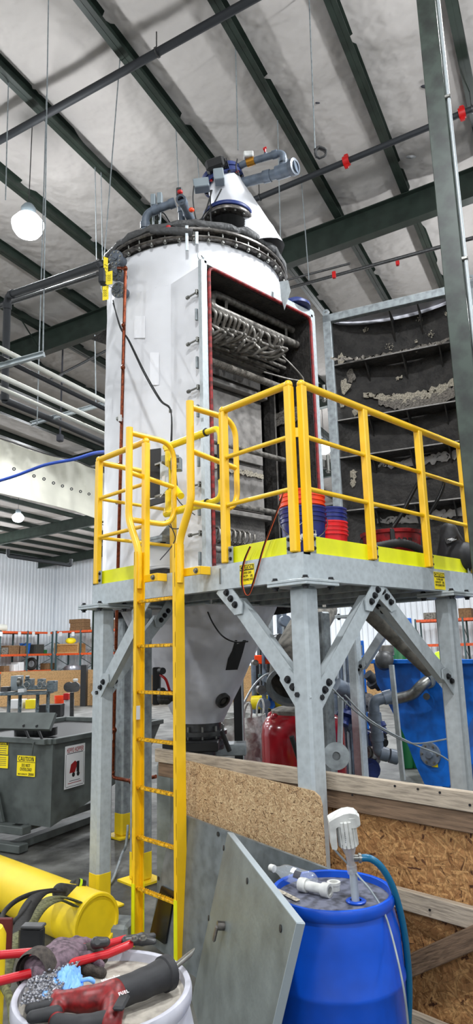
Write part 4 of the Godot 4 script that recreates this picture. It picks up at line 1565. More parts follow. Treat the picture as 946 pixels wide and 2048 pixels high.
func vessel_left():
	# three bolted pvc nozzles
	for e in [[233, 517], [234, 548], [238, 581]]:
		var p = ad(e[0], e[1], 6.75)
		var n = Vector3(p.x - VX.x, 0, p.z - VX.z).normalized()
		n = (n + (CAM - p).normalized() * 0.5).normalized()
		var o = wthing("blind_flange", ["dark plastic nozzle flange topmost of three beside yellow tags", "dark plastic nozzle flange in the middle of three beside yellow tags", "dark plastic nozzle flange lowest of three beside yellow tags"][[517, 548, 581].find(e[1])], "flange", p, "nozzle flanges on the vessel side")
		var st = S()
		lathe(st, V2([0.05, -0.12, 0.05, 0.0, 0.078, 0.0, 0.078, 0.022, 0.03, 0.026, 0.03, 0.04, 0, 0.042]), axis(p, n), 26)
		put("disc", st, M.pvc_lid, o)
		var xf = axis(p, n)
		for k in 8: bolt(o, xf * Vector3(cos(TAU * k / 8) * 0.06, 0.022, sin(TAU * k / 8) * 0.06), n, 0.009, M.stud)
	# yellow paper tags
	var i = 0
	for e in [[[207, 513, 216, 516, 216, 570, 207, 565], 6.6], [[213, 544, 225, 541, 225, 568, 213, 570], 6.55], [[205, 573, 217, 571, 217, 599, 205, 601], 6.58]]:
		var g = []
		for k in 4: g.append(ad(e[0][k * 2], e[0][k * 2 + 1], e[1]))
		var st = S()
		ex(st, g, (g[0] - CAM).normalized() * 0.004)
		var o = wthing("yellow_tag", ["tall yellow tag hanging highest by nozzle flanges", "yellow square tag overlapping the black valve body", "yellow tag hanging lowest beside the vessel edge"][i], "tag", g[0], "yellow tags beside the nozzles")
		put("card", st, M.sign_yellow, o)
		st = S()
		tb(st, [(g[0] + g[1]) / 2, (g[0] + g[1]) / 2 + UP * 0.02, ad(232, [517, 548, 581][i], 6.72)], 0.003, 5)
		put("tag_string", st, M.ink_grey, o)
		# handwritten strokes
		var c = (g[0] + g[2]) / 2
		var u = (g[1] - g[0]).normalized()
		for k in 4:
			st = S()
			var w = g[0].lerp(g[3], 0.3 + 0.13 * k) + (CAM - c).normalized() * 0.004 + u * 0.008
			tb(st, [w, w + u * 0.012 + UP * 0.006, w + u * 0.022 - UP * 0.004, w + u * 0.034 + UP * 0.003], 0.0016, 4)
			put("pen_stroke", st, M.ink, o)
		i += 1
	var st = S()
	bx(st, ad(205, 553, 6.62), Vector3(0.07, 0.17, 0.08), Basis(UP, 0.8), 0.015)
	cy(st, ad(203, 535, 6.62), ad(198, 527, 6.62), 0.03)
	one("ball_valve_body", st, M.black_pipe, "black valve body behind the yellow tags", "valve")
	# copper line
	var o = wthing("copper_pipe", "long copper pipe strapped down the left of the vessel", "pipe", ad(224, 1550, 6.2))
	st = S()
	var top = ad(251, 537, 6.62)
	tb(st, fil([ad(236, 536, 6.7), top, ad(241, 940, 6.25), ad(225, 1555, 6.2), ad(262, 1562, 6.0), ad(312, 1553, 5.8)], 0.05), 0.0165, 12)
	put("tube", st, M.copper, o)
	for e in [[251, 537, 6.62], [247, 650, 6.47], [246, 735, 6.38], [241, 840, 6.3], [239, 930, 6.255], [229, 1460, 6.205], [225, 1545, 6.2], [262, 1562, 6.0]]:
		st = S()
		sph(st, ad(e[0], e[1], e[2]), Vector3(0.022, 0.03, 0.022))
		put("soldered_joint", st, M.copper, o)
	for e in [[239, 838, 6.29], [237, 1005, 6.25], [227, 1300, 6.21]]:
		st = S()
		bx(st, ad(e[0], e[1], e[2] + 0.02), Vector3(0.06, 0.03, 0.05), Basis(UP, 0.8), 0.005)
		put("pipe_strap", st, M.stud, o)
	for e in [[240, 836], [238, 1000], [224, 1473]]:
		st = S()
		lathe(st, V2([0.0175, -0.03, 0.0175, 0.03]), axis(ad(e[0], e[1], 6.25 if e[1] < 1200 else 6.205), ad(e[0], e[1] - 10, 6.25) - ad(e[0], e[1], 6.25)), 12)
		put("pipe_label", st, M.paper, o)
	# cables down the shell to the control box
	for k in 2:
		wire("shell_cable", "black sensor cable draped down the shell, the " + ["upper", "lower"][k] + " of two", [ad(226, 600 + 6 * k, 6.6), ad(240 + 2 * k, 655, 6.6), ad(258, 680 + k * 4, 6.45), ad(290 - k * 3, 745, 6.2), ad(322 - k * 3, 800, 6.0), ad(342, 822 + k * 2, 5.95), ad(341 + k * 2, 900, 5.9)], 0.006, M.rubber, "cable", "sensor cables on the shell")
	st = S()
	bx(st, ad(341, 822, 5.98), Vector3(0.03, 0.03, 0.03), Basis(UP, 0.8), 0.004)
	one("cable_clip", st, M.stud, "small metal cable clip on the white shell", "clip")
	# controller on a black plate
	o = wthing("process_controller", "black panel with grey junction box and digital controller behind the gate", "controller", ad(308, 950, 5.5))
	st = S()
	bx(st, ad(311, 946, 5.55), Vector3(0.10, 0.42, 0.016), Basis(UP, 0.5), 0.003)
	put("back_plate", st, M.black, o)
	st = S()
	bx(st, ad(322, 1000, 5.62), Vector3(0.34, 0.06, 0.016), Basis(UP, 0.0), 0.003)
	put("lower_plate", st, M.black, o)
	st = S()
	bx(st, ad(327, 928, 5.6), Vector3(0.28, 0.12, 0.1), Basis(UP, 0.1), 0.006)
	put("junction_box", st, M.box_grey, o)
	var cp = ad(353, 929, 5.4)
	var cb = Basis(UP, 0.7)
	st = S()
	bx(st, cp, Vector3(0.085, 0.11, 0.07), cb, 0.006)
	var dc = put("digital_controller", st, M.box_grey, o)
	st = S()
	bx(st, cp + cb * Vector3(0.0, 0.025, 0.036), Vector3(0.055, 0.036, 0.003), cb)
	put("display", st, M.ink_grey, dc)
	for k in 4:
		st = S()
		cy(st, cp + cb * Vector3(-0.012 + 0.024 * (k % 2), -0.018 - 0.014 * (k / 2), 0.035), cp + cb * Vector3(-0.012 + 0.024 * (k % 2), -0.018 - 0.014 * (k / 2), 0.04), 0.005, -1, 8)
		put("button", st, M.ink_grey, dc)
	for e in [[[345, 945], [345, 975], [360, 1005], [390, 1030]], [[352, 945], [354, 990], [340, 1040], [350, 1080], [320, 1120]], [[330, 1040], [345, 1057], [370, 1055]]]:
		var p = []
		for k in e: p.append(ad(k[0], k[1], 5.45))
		wire("controller_lead", {345: "thin grey lead drooping from controller towards the hatch box", 352: "long thin grey lead winding from controller down to the deck", 330: "short thin grey lead looping below the swing gate"}[e[0][0]], p, 0.0045, M.ink_grey, "cable", "controller leads")

var loop_at := Vector3.ZERO
var strut_d := 7.0
func overhead():
	var st
	# black drain pipe elbowing out of the vessel side
	var o = wthing("black_pipe", "thick black pipe leaving the vessel side and turning down", "pipe", ad(14, 800, 8.2))
	pipe_run(o, [ad(203, 528, 6.75), ad(15, 592, 8.2), ad(9, 800, 8.25)], 0.045, M.black_pipe, true)
	pipe_run(o, [ad(9, 800, 8.25), ad(110, 842, 9.4), ad(214, 888, 11.0)], 0.045, M.black_pipe, false, "lower_run")
	st = S()
	tb(st, [ad(0, 612, 9.2), ad(196, 548, 8.0)], 0.03, 10)
	one("sprinkler_branch", st, M.dark_steel, "thin dark pipe running just below the thick black pipe", "pipe")
	# strut trapezes
	for e in [[[-40, 745], [90, 709], 6.9, 6.9], [[64, 848], [214, 807], 9.3, 9.3]]:
		st = S()
		var a = ad(e[0][0], e[0][1], e[2])
		var b = ad(e[1][0], e[1][1], e[3])
		chan(st, a, b, 0.055, Vector3(0, 0, 1), 0.04, 0.006)
		var s = one("strut_channel", st, M.galv, "pale strut channel hanging on rods carrying " + ("the upper white pipe" if e[2] < 8 else "white and black pipes beside the vessel"), "strut", "strut channels on rods")
	# pipes lying on the struts, running along the hall
	var labs = ["white insulated pipe on the upper strut channel", "black pipe on the strut channels", "white insulated pipe low on the strut channels", "second white pipe lowest on the strut channels"]
	i_pipe(labs[0], 0, 697, 4.86, 0.028, M.pipe_white, 6.0)
	i_pipe(labs[1], 0, 715, 4.82, 0.026, M.black_pipe, 6.0)
	i_pipe(labs[2], 0, 752, 5.0, 0.032, M.pipe_white, 7.5)
	i_pipe(labs[3], 0, 776, 4.95, 0.026, M.pipe_white, 7.5)
	# threaded rods: top pixel, bottom pixel, depths
	var rods = [[97, -5, 86, 707, "long rod carrying the upper strut channel"], [93, 190, 74, 850, "long rod carrying the left end of the lower strut channel"], [240, 118, 206, 545, "rod dropping to the valve pipe beside the nozzle flanges"], [190, 330, 193, 520, "left rod of the pair above the black pipe elbow"], [202, 340, 205, 520, "right rod of the pair above the black pipe elbow"], [352, 258, 357, 385, "short rod above the head pipes and solenoid boxes"], [395, 315, 398, 360, "short rod just left of the black actuator"], [471, 95, 476, 300, "rod dropping to the brass valve pipe loop"], [555, 236, 563, 560, "rod passing the open pipe socket down to the lifting lug"], [602, 350, 618, 560, "dark rod right of the plastic pipe loop"], [618, -5, 630, 298, "thin wire carrying the black strap loop"], [17, 160, 11, 400, "thin rod by the glowing high-bay lamp"], [190, 670, 192, 812, "rod carrying the right end of the lower strut channel"]]
	for r in rods:
		st = S()
		var d = tohall(ray(r[0], r[1]))
		var top = CAM + ray(r[0], r[1]) * ((8.5 - 0.06) / (d.y - 0.06 * d.x))
		if r[0] == 190 and r[1] == 670: top = ad(190, 670, 9.6)
		var hd = Vector2(top.x - CAM.x, top.z - CAM.z).length()
		var rb = ray(r[2], r[3])
		var bot = CAM + rb * (hd / Vector2(rb.x, rb.z).length())
		if r[2] == 630: loop_at = bot
		if r[2] == 86: strut_d = hd
		tb(st, [top, bot], 0.0085, 6)
		one("hanger_rod", st, M.galv2, r[4], "rod", "hanger rods under the roof")
	# sprinkler mains under the purlins, across the hall
	var c = 0
	for e in [[-2.7, 0.38, 0.055, "black sprinkler pipe crossing the purlins highest above the vessel"], [-5.95, 0.42, 0.05, "black sprinkler pipe with red couplings crossing behind the slanted duct"]]:
		o = thing("sprinkler_pipe", e[3], "pipe", hall(Vector3(-6, roof_y(-6.0) - e[1], e[0])), TH, "sprinkler pipes under the roof")
		st = S()
		tb(st, [Vector3(-24, roof_y(-30.0) - roof_y(-6.0), 0), Vector3(22, roof_y(16.0) - roof_y(-6.0), 0)], e[2], 12)
		put("pipe", st, M.black_pipe, o)
		for k in 12:
			st = S()
			var x = -22.0 + 3.6 * k
			cy(st, Vector3(x, 0.06 * x, 0), Vector3(x + 0.02, 0.06 * x + 0.0012, 0), e[2] + 0.015, -1, 14)
			bar(st, Vector3(x, 0.06 * x, 0), Vector3(x, 0.06 * x + 0.34, 0), 0.012, 0.012)
			put("pipe_hanger", st, M.dark_steel, o)
		if c == 1:
			for px in [692, 924]:
				var p = ox(px, 0, 0)
				# coupling where the photograph shows it
				var best = Vector3.ZERO
				for k in 800:
					var x = -6.0 + k * 0.02
					var w = hall(Vector3(x, roof_y(x) - e[1], e[0]))
					var d = CB.inverse() * (w - CAM)
					if 473 + F * d.x / -d.z > px: best = Vector3(x + 6.0, 0.06 * (x + 6.0), 0); break
				st = S()
				cy(st, best - Vector3(0.05, 0, 0), best + Vector3(0.05, 0.006, 0), 0.085, -1, 14)
				bx(st, best, Vector3(0.07, 0.26, 0.05), Basis.IDENTITY, 0.01)
				put("red_coupling", st, M.red, o)
		c += 1
	for e in [[[572, 578], [946, 476], 12.5, 9.5, 0.03], [[575, 560], [700, 527], 12.0, 11.2, 0.02], [[215, 700], [100, 760], 14.0, 16.0, 0.03]]:
		st = S()
		tb(st, [ad(e[0][0], e[0][1], e[2]), ad(e[1][0], e[1][1], e[3])], e[4], 8)
		one("roof_pipe", st, M.dark_steel, {0.03: "dark pipe crossing under the roof " + ("above the open hatch door" if e[0][0] > 500 else "left of the vessel behind the struts"), 0.02: "thinner dark pipe ending beside the lifting lug"}[e[4]], "pipe", "thin roof pipes")
	for px in [668, 795]:
		st = S()
		bx(st, ad(px, 550 - (px - 668) * 0.2, 11.0), Vector3(0.06, 0.12, 0.06), Basis(UP, 0.5), 0.01)
		one("sprinkler_valve", st, M.red, "small red fitting on the roof pipe " + ("left of" if px < 700 else "above") + " the open hatch door", "fitting", "red fittings on the roof pipe")
	# hanging black strap loop
	st = S()
	var lp = []
	for k in 14:
		var a = TAU * k / 14.0
		lp.append(ad(641 + 11 * cos(a), 306 + (9 if cos(a) > 0 else 11) * sin(a), (loop_at - CAM).dot(-CB.z)))
	tb(st, lp, 0.014, 6, false, true, 2.2)
	cy(st, loop_at, loop_at + ad(634, 318, 7.0) - ad(630, 298, 7.0), 0.018, -1, 8)
	one("strap_loop", st, M.rubber, "black strap loop hanging on a wire under the roof", "strap")
	# torn scraps on the ceiling
	for e in [[851, 173, 0.08, "ink_grey"], [822, 314, 0.1, "paper"], [635, 206, 0.04, "ink_grey"]]:
		var d = tohall(ray(e[0], e[1]))
		var t = (8.5 + 0.02) / (d.y - 0.06 * d.x)
		var p = CAM + ray(e[0], e[1]) * t
		st = S()
		sph(st, p, Vector3(e[2], 0.012, e[2] * 0.45), Basis(UP, 0.9), 8)
		one("insulation_tear", st, M[e[3]], "small torn " + ("white flap" if e[3] == "paper" else ("dark hole beside the green column" if e[0] > 800 else "dark hole near the wire of strap loop")) + " in the roof insulation", "tear", "tears in the roof insulation")
	# canvas curtain sagging across the left background
	st = S()
	var nz = noise(71, 0.9, 3)
	var tp = [[-60, 868], [0, 878], [60, 900], [110, 915], [150, 922], [215, 950]]
	var bt = [[-60, 968], [0, 986], [60, 1000], [110, 1012], [150, 1022], [215, 1045]]
	var cv = func(u, v):
		var s = u * 4.999
		var i = int(s)
		var f = s - i
		var x = lerpf(tp[i][0], tp[i + 1][0], f)
		var y = lerpf(lerpf(tp[i][1], tp[i + 1][1], f), lerpf(bt[i][1], bt[i + 1][1], f), 1.0 - v)
		var D = lerpf(10.5, 14.5, u) + 0.25 * sin(v * PI) + nz.get_noise_2d(u * 3, v * 0.9 + u * 2) * 0.18
		return ad(x, y, D)
	sheet(st, cv, 60, 14, 0.01)
	o = wthing("canvas_curtain", "off-white canvas curtain with eyelets sagging across the left background", "curtain", ad(60, 950, 12.0))
	put("canvas", st, M.canvas, o)
	for e in [[28, 938, 11.6], [68, 952, 12.0], [88, 958, 12.3], [107, 966, 12.6], [125, 972, 12.9], [143, 978, 13.2], [161, 983, 13.5], [178, 988, 13.8]]:
		st = S()
		lathe(st, V2([0.012, 0, 0.03, 0, 0.03, 0.02, 0.012, 0.02]), axis(ad(e[0], e[1], e[2] - 0.55), CAM - ad(e[0], e[1], e[2])), 12)
		put("eyelet", st, M.dark_steel, o)
	st = S()
	var rp = []
	for k in 12:
		var u = k / 11.0
		rp.append(cv.call(u * 0.999, 1.0) + UP * 0.02)
	tb(st, rp, 0.012, 6)
	put("top_cable", st, M.dark_steel, o)
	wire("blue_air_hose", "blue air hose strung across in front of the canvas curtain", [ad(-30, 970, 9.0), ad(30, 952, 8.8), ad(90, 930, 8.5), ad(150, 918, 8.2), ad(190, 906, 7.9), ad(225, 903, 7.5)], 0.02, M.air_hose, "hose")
	# small siren box under the far roof
	st = S()
	bx(st, ad(120, 876, 16.0), Vector3(0.14, 0.18, 0.14), Basis(UP, 0.5), 0.02)
	bar(st, ad(120, 876, 16.0), Vector3(ad(120, 876, 16.0).x, roof_y(tohall(ad(120, 876, 16.0)).x) + 0.045, ad(120, 876, 16.0).z), 0.03, 0.03)
	one("siren_box", st, M.ink_grey, "small grey box fixed under the far purlins above the curtain", "box")
	# far black sprinkler frame by the wall corner
	st = S()
	tb(st, fil([ad(16, 1098, 34), ad(16, 1112, 34), ad(142, 1131, 34), ad(142, 1118, 34)], 0.1), 0.09, 8)
	one("heater_pipe", st, M.black_pipe, "long dark pipe hanging under the eave at the far corner", "pipe")
func i_pipe(label, px, py, Y, r, m, L):
	var p = tohall(oy(px, py, Y))
	var st = S()
	tb(st, [hall(p + Vector3(0, 0, 1.0)), hall(p + Vector3(0, 0, -L))], r, 12)
	one("overhead_pipe", st, m, label, "pipe", "pipes on the strut channels")

func quadpt(g: Array, u: float, v: float) -> Vector3: return g[0].lerp(g[1], u).lerp(g[3].lerp(g[2], u), v)
func barrier():
	var st
	var o = wthing("timber_barrier", "weathered timber barrier of boards and strand board behind the blue drum", "barrier", Vector3(-0.3, 0, -0.22))
	# boards in the plane of the barrier: [x0, x1, y0, y1, z, mat]
	for e in [[-1.62, 1.7, 1.045, 1.135, -0.185, "plank"], [-1.6, 1.7, 0.948, 1.040, -0.20, "plank_dark"], [-0.3, 1.7, 0.535, 0.628, -0.19, "plank"], [-0.3, 1.7, 0.0, 0.09, -0.19, "plank"]]:
		st = S()
		bx(st, Vector3.ZERO, Vector3(e[1] - e[0], e[3] - e[2], 0.038), Basis.IDENTITY, 0.004)
		var b = put("board", st, M[e[5]], o)
		b.position += Vector3((e[0] + e[1]) / 2, (e[2] + e[3]) / 2, e[4])
	st = S()
	bx(st, Vector3(0.45, 0.53, -0.225), Vector3(2.5, 1.05, 0.012))
	put("strand_board", st, M.osb_wall, o)
	st = S()
	var a = oz(790, 1945, -0.16)
	var b2 = oz(1000, 1852, -0.16)
	bx(st, Vector3.ZERO, Vector3(a.distance_to(b2), 0.088, 0.038), Basis.IDENTITY, 0.004)
	var dg = put("diagonal_board", st, M.plank_dark, o)
	dg.transform = Transform3D(frame(b2 - a, UP), (a + b2) / 2 - woff[o])
	for e in [[705, 1590], [790, 1572], [836, 1578], [880, 1585], [940, 1610], [860, 1820]]:
		st = S()
		var p = oz(e[0], e[1], -0.165)
		cy(st, p, p + Vector3(0, 0, 0.004), 0.006, -1, 8)
		put("nail_head", st, M.bolt, o)
	# loose strand board sheet leaning on it
	var tl = oz(356, 1517, 0.012); var tr = oz(641, 1586, 0.012)
	var dn = Vector3(0.045, -1, 0.03).normalized()
	var nrm = (tr - tl).cross(dn).normalized()
	var Ht = 0.95
	st = S()
	var g = [tl, tr - (tr - tl).normalized() * 0.05, tr + dn * 0.02 - (tr - tl).normalized() * 0.012, tr + dn * 0.06, tr + dn * Ht, tl + dn * Ht]
	ex(st, g, -nrm * 0.012 * signf(nrm.dot(CAM - tl)))
	one("strand_board_sheet", st, M.osb, "loose golden strand board sheet with clipped corner leaning on the barrier", "board")
	# rear grey panel with a black window
	var p0 = oz(346, 1622, 0.045); var p1 = p0
	var f0 = oy(297, 1884, 0.0)
	p1 = p0 + (oy(655, 1738, p0.y) - p0) * 1.12
	var dd = (f0 - p0)
	g = [p0, p1, p1 + dd, f0]
	var pn = (p1 - p0).cross(dd).normalized()
	if pn.dot(CAM - p0) < 0: pn = -pn
	st = S()
	ex(st, g, -pn * 0.02)
	o = wthing("steel_sheet", "large grey steel door panel with a black window behind the ladder", "panel", f0)
	put("sheet", st, M.panel2, o)
	var hit = func(px, py) -> Vector3:
		var d = ray(px, py)
		return CAM + d * ((p0 - CAM).dot(pn) / d.dot(pn)) + pn * 0.002
	st = S()
	ex(st, fil([hit.call(327, 1771), hit.call(352, 1783), hit.call(334, 1889), hit.call(303, 1868), hit.call(325, 1776)], 0.015), pn * 0.012)
	put("black_window", st, M.black_gloss, o)
	for e in [[318, 1757], [437, 1668]]:  # black discs drawn for the dark of open holes
		st = S()
		cy(st, hit.call(e[0], e[1]), hit.call(e[0], e[1]) + pn * 0.003, 0.013, -1, 14)
		put("dark_hole_disc", st, M.black, o)
	# front grey panel leaning towards the drum
	var A = oy(455, 1665, 0.90); var B = oy(593, 1846, 0.90)
	var D = oy(383, 2000, 0.0)
	var e1 = D - A
	pn = (B - A).cross(e1).normalized()
	if pn.dot(CAM - A) < 0: pn = -pn
	st = S()
	ex(st, [A, B, B + e1, D], -pn * 0.03)
	o = wthing("steel_sheet", "grey steel door panel with dark twist handle leaning beside the blue drum", "panel", D)
	put("sheet", st, M.panel, o)
	st = S()
	bar(st, A - pn * 0.015, B - pn * 0.015, 0.031, 0.004, pn)
	bar(st, B - pn * 0.015, B + e1 - pn * 0.015, 0.031, 0.004, pn)
	put("folded_edge", st, M.panel_edge, o)
	hit = func(px, py) -> Vector3:
		var d = ray(px, py)
		return CAM + d * ((A - CAM).dot(pn) / d.dot(pn)) + pn * 0.001
	for e in [[448, 1696], [495, 1762], [418, 1836], [562, 1857]]:  # flat black discs painted where the panel has open, shaded holes
		st = S()
		cy(st, hit.call(e[0], e[1]), hit.call(e[0], e[1]) + pn * 0.003, 0.013, -1, 14)
		put("dark_hole_disc", st, M.black, o)
	st = S()
	var h0 = hit.call(449, 1852)
	var h1 = hit.call(444, 1884)
	cy(st, h0, h0 + pn * 0.035, 0.02, -1, 14)
	bar(st, h0 + pn * 0.035, h1 + pn * 0.04, 0.014, 0.026, pn, 0.006)
	put("twist_handle", st, M.flange, o)
	# flattish grey steel box upright behind the ladder
	st = S()
	var bp = oy(325, 1700, 0.0)
	bx(st, Vector3(-1.7, 0.51, -0.40), Vector3(0.2, 1.02, 0.2), Basis(UP, 0.1), 0.03)
	one("steel_cabinet", st, M.panel, "narrow dark grey steel cabinet standing behind the ladder rungs", "cabinet")

func drum_at(c: Vector3, top: float, R: float, body: Array, m, label, lidm):
	var o = wthing("plastic_drum", label, "drum", Vector3(c.x, 0, c.z))
	var st = S()
	var xf = Transform3D(Basis.IDENTITY, Vector3(c.x, 0, c.z))
	lathe(st, body, xf, 64)
	put("barrel", st, m, o)
	st = S()
	lathe(st, V2([R - 0.022, top - 0.028, R - 0.02, top - 0.004, R - 0.012, top, R - 0.004, top - 0.002, R, top - 0.012, R, top - 0.035, R - 0.006, top - 0.045]), xf, 64)
	put("rim", st, m, o)
	st = S()
	lathe(st, V2([0, top - 0.026, R - 0.02, top - 0.028]), xf, 48)
	put("lid", st, lidm, o)
	return o
func drums():
	# blue drum
	var top = 0.86
	var L = oy(541, 1775, top); var Rr = oy(790, 1778, top)
	var c = (L + Rr) / 2
	var R = L.distance_to(Rr) / 2 - 0.002
	var o = drum_at(c, top, R, V2([0, 0, R - 0.01, 0.0, R, 0.015, R + 0.012, 0.2, R + 0.016, 0.30, R + 0.022, 0.305, R + 0.022, 0.325, R + 0.016, 0.33, R + 0.018, 0.55, R + 0.022, 0.56, R + 0.022, 0.575, R + 0.017, 0.585, R + 0.01, 0.72, R - 0.008, 0.8, R - 0.012, top - 0.04]), M.drum_blue, "bright blue plastic drum carrying the white hand pump", M.lid_dirty)
	var bp = oy(712, 1801, top - 0.02)
	var st = S()
	lathe(st, V2([0.022, 0, 0.038, 0, 0.04, 0.006, 0.036, 0.009, 0.022, 0.009]), Transform3D(Basis.IDENTITY, bp - UP * 0.006), 24)
	put("bung_ring", st, M.drum_blue, o)
	# pump
	var pz = -CB.z
	var dep = (bp - CAM).dot(-CB.z)
	var P = func(px, py) -> Vector3: return ad(px, py, dep)
	o = wthing("drum_pump", "dirty white electric drum pump standing in the blue drum bung", "pump", bp)
	st = S()
	cy(st, bp - UP * 0.05, P.call(706, 1742), 0.0155, -1, 18)
	put("suction_tube", st, M.galv, o)
	st = S()
	var t0 = P.call(705, 1745)
	var t1 = P.call(697, 1688)
	lathe(st, V2([0.02, 0, 0.02, 0.03, 0.016, 0.034, 0.018, 0.07, 0.034, 0.115, 0.036, 0.125]), axis(t0, t1 - t0), 22)
	put("clear_adaptor", st, M.clear_grey, o)
	var ax = (t1 - t0).normalized()
	st = S()
	var mb = axis(t1, ax)
	# ribbed motor body
	for k in 14:
		var a = TAU * k / 14.0
		bx(st, mb * Vector3(cos(a) * 0.031, 0.05, sin(a) * 0.031), Vector3(0.018, 0.105, 0.013), mb.basis * Basis(UP, -a), 0.003)
	lathe(st, V2([0.0, -0.004, 0.031, 0.0, 0.034, 0.01, 0.034, 0.1]), mb, 24)
	put("motor_body", st, M.white_plastic, o)
	st = S()
	# head: extruded profile with handle bridge, in the plane that faces the camera sideways
	var rt = CB.x
	var upv = CB.y
	var hc = P.call(0, 0)
	var prof = []
	for e in [[717, 1640], [716, 1628], [709, 1622], [697, 1620], [685, 1622], [672, 1628], [661, 1634], [656, 1638], [658, 1652], [662, 1691], [671, 1693], [673, 1688], [670, 1650], [674, 1647], [684, 1648], [717, 1644]]: prof.append(P.call(e[0], e[1]) + (-CB.z) * -0.03)
	ex(st, prof, -CB.z * 0.058)
	var hd = put("head_and_handle", st, M.white_plastic, o)
	st = S()
	bx(st, P.call(661, 1638) + CB.z * 0.0, Vector3(0.02, 0.008, 0.03), CB * Basis(Vector3(0, 0, 1), 0.6), 0.002)
	put("switch", st, M.black, hd)
	st = S()
	cy(st, P.call(701, 1630) , P.call(702, 1648), 0.034, 0.037, 20)
	put("motor_cap", st, M.white_plastic, o)
	st = S()
	bx(st, P.call(686, 1668) + CB.z * 0.03, Vector3(0.022, 0.06, 0.002), CB * Basis(UP, -0.7))
	var lb = put("rating_label", st, M.paper, o)
	for k in 6:
		st = S()
		bx(st, P.call(686, 1658 + 3.6 * k) + CB.z * 0.0315, Vector3(0.015, 0.0025, 0.001), CB * Basis(UP, -0.7))
		put("print_line", st, M.ink, lb)
	var h0 = P.call(710, 1712)
	st = S()
	cy(st, P.call(703, 1716), h0 + (P.call(724, 1716) - h0), 0.013, -1, 14)
	cy(st, P.call(717, 1716), P.call(722, 1716), 0.018, -1, 14)
	put("hose_clamp", st, M.steel, o)
	wire("pump_hose", "teal blue transparent hose curving off the drum pump", [P.call(720, 1716), P.call(742, 1718), P.call(765, 1737), P.call(788, 1780), P.call(806, 1850), P.call(816, 1930), P.call(818, 2000), P.call(814, 2080)], 0.014, M.hose_blue, "hose")
	wire("pump_power_cord", "grey power cord running from pump handle down the drum", [P.call(667, 1692), P.call(670, 1700), P.call(690, 1722), P.call(702, 1734), P.call(716, 1748) + CB.z * 0.02, P.call(740, 1772) + CB.z * 0.05, P.call(763, 1810) + CB.z * 0.1, P.call(776, 1880) + CB.z * 0.22, P.call(784, 1960) + CB.z * 0.25, P.call(790, 2080) + CB.z * 0.28], 0.0042, M.galv2, "cord")
	# things on the lid
	var ly = top - 0.026
	var ba = oy(540, 1735, ly + 0.05); var bb = oy(655, 1772, ly + 0.035)
	var bd = (bb - ba).normalized()
	o = wthing("water_bottle", "empty clear plastic bottle lying on the blue drum lid", "bottle", (ba + bb) / 2)
	st = S()
	lathe(st, V2([0.0125, 0.025, 0.0125, 0.035, 0.016, 0.05, 0.028, 0.075, 0.032, 0.095, 0.032, 0.15, 0.030, 0.155, 0.032, 0.16, 0.032, 0.225, 0.024, 0.238, 0, 0.232]), axis(ba, bd), 26)
	put("bottle_wall", st, M.clear, o)
	st = S()
	lathe(st, V2([0, 0, 0.014, 0, 0.0155, 0.004, 0.0155, 0.024, 0, 0.024]), axis(ba, bd), 18)
	put("screw_cap", st, M.white_plastic, o)
	st = S()
	lathe(st, V2([0.0325, 0.13, 0.0325, 0.15]), axis(ba, bd), 8, 2.2, 3.0)
	put("torn_label", st, M.ink_white, o)
	st = S()
	lathe(st, V2([0.033, 0.15, 0.033, 0.185]), axis(ba, bd), 8, 1.7, 2.6)
	put("label_scrap", st, M.ink_grey, o)
	# pvc coupling
	ba = oy(600, 1768, ly + 0.026); bb = oy(660, 1782, ly + 0.026)
	bd = (bb - ba).normalized()
	var cl = ba.distance_to(bb)
	o = wthing("pvc_coupling", "white plastic pipe coupling with ring nuts on the blue drum", "coupling", (ba + bb) / 2)
	st = S()
	lathe(st, V2([0.016, 0, 0.016, cl, 0.019, cl, 0.019, 0, 0.016, 0]), axis(ba, bd), 24)
	put("sleeve", st, M.white_plastic, o)
	for e in [[0.0, 0.035], [cl - 0.035, 0.035]]:
		st = S()
		lathe(st, V2([0.019, e[0], 0.026, e[0], 0.027, e[0] + 0.005, 0.027, e[0] + e[1] - 0.005, 0.026, e[0] + e[1], 0.017, e[0] + e[1]]), axis(ba, bd), 20)
		put("ring_nut", st, M.white_plastic, o)
	o = wthing("pipe_ring", "small white plastic ring cap beside the pipe coupling", "cap", oy(667, 1780, ly))
	st = S()
	lathe(st, V2([0.016, 0.0, 0.025, 0.0, 0.026, 0.02, 0.028, 0.022, 0.028, 0.032, 0.018, 0.032, 0.016, 0.006, 0, 0.006]), Transform3D(Basis.IDENTITY, oy(668, 1780, ly)), 24)
	put("ring", st, M.white_plastic, o)
	# flat stick
	var s0 = oy(551, 1778, ly + 0.003); var s1 = oy(596, 1801, ly + 0.003)
	st = S()
	bar(st, s0, s1, 0.005, 0.024, UP, 0.002)
	cy(st, s0 - UP * 0.0025, s0 + UP * 0.0025, 0.012)
	one("mixing_stick", st, M.ash_pale, "flat pale mixing stick lying on the blue drum lid", "stick")

	# white drum with tools
	top = 0.88
	L = oy(25, 1985, top); Rr = oy(384, 1962, top)
	c = (L + Rr) / 2
	R = L.distance_to(Rr) / 2
	o = drum_at(c, top, R, V2([0, 0, R - 0.01, 0.0, R, 0.015, R + 0.014, 0.2, R + 0.018, 0.30, R + 0.024, 0.31, R + 0.018, 0.33, R + 0.02, 0.55, R + 0.024, 0.565, R + 0.018, 0.585, R + 0.01, 0.74, R - 0.008, 0.82, R - 0.012, top - 0.04]), M.drum_white, "white plastic drum with dirty lid carrying saw and gloves", M.lid_white)

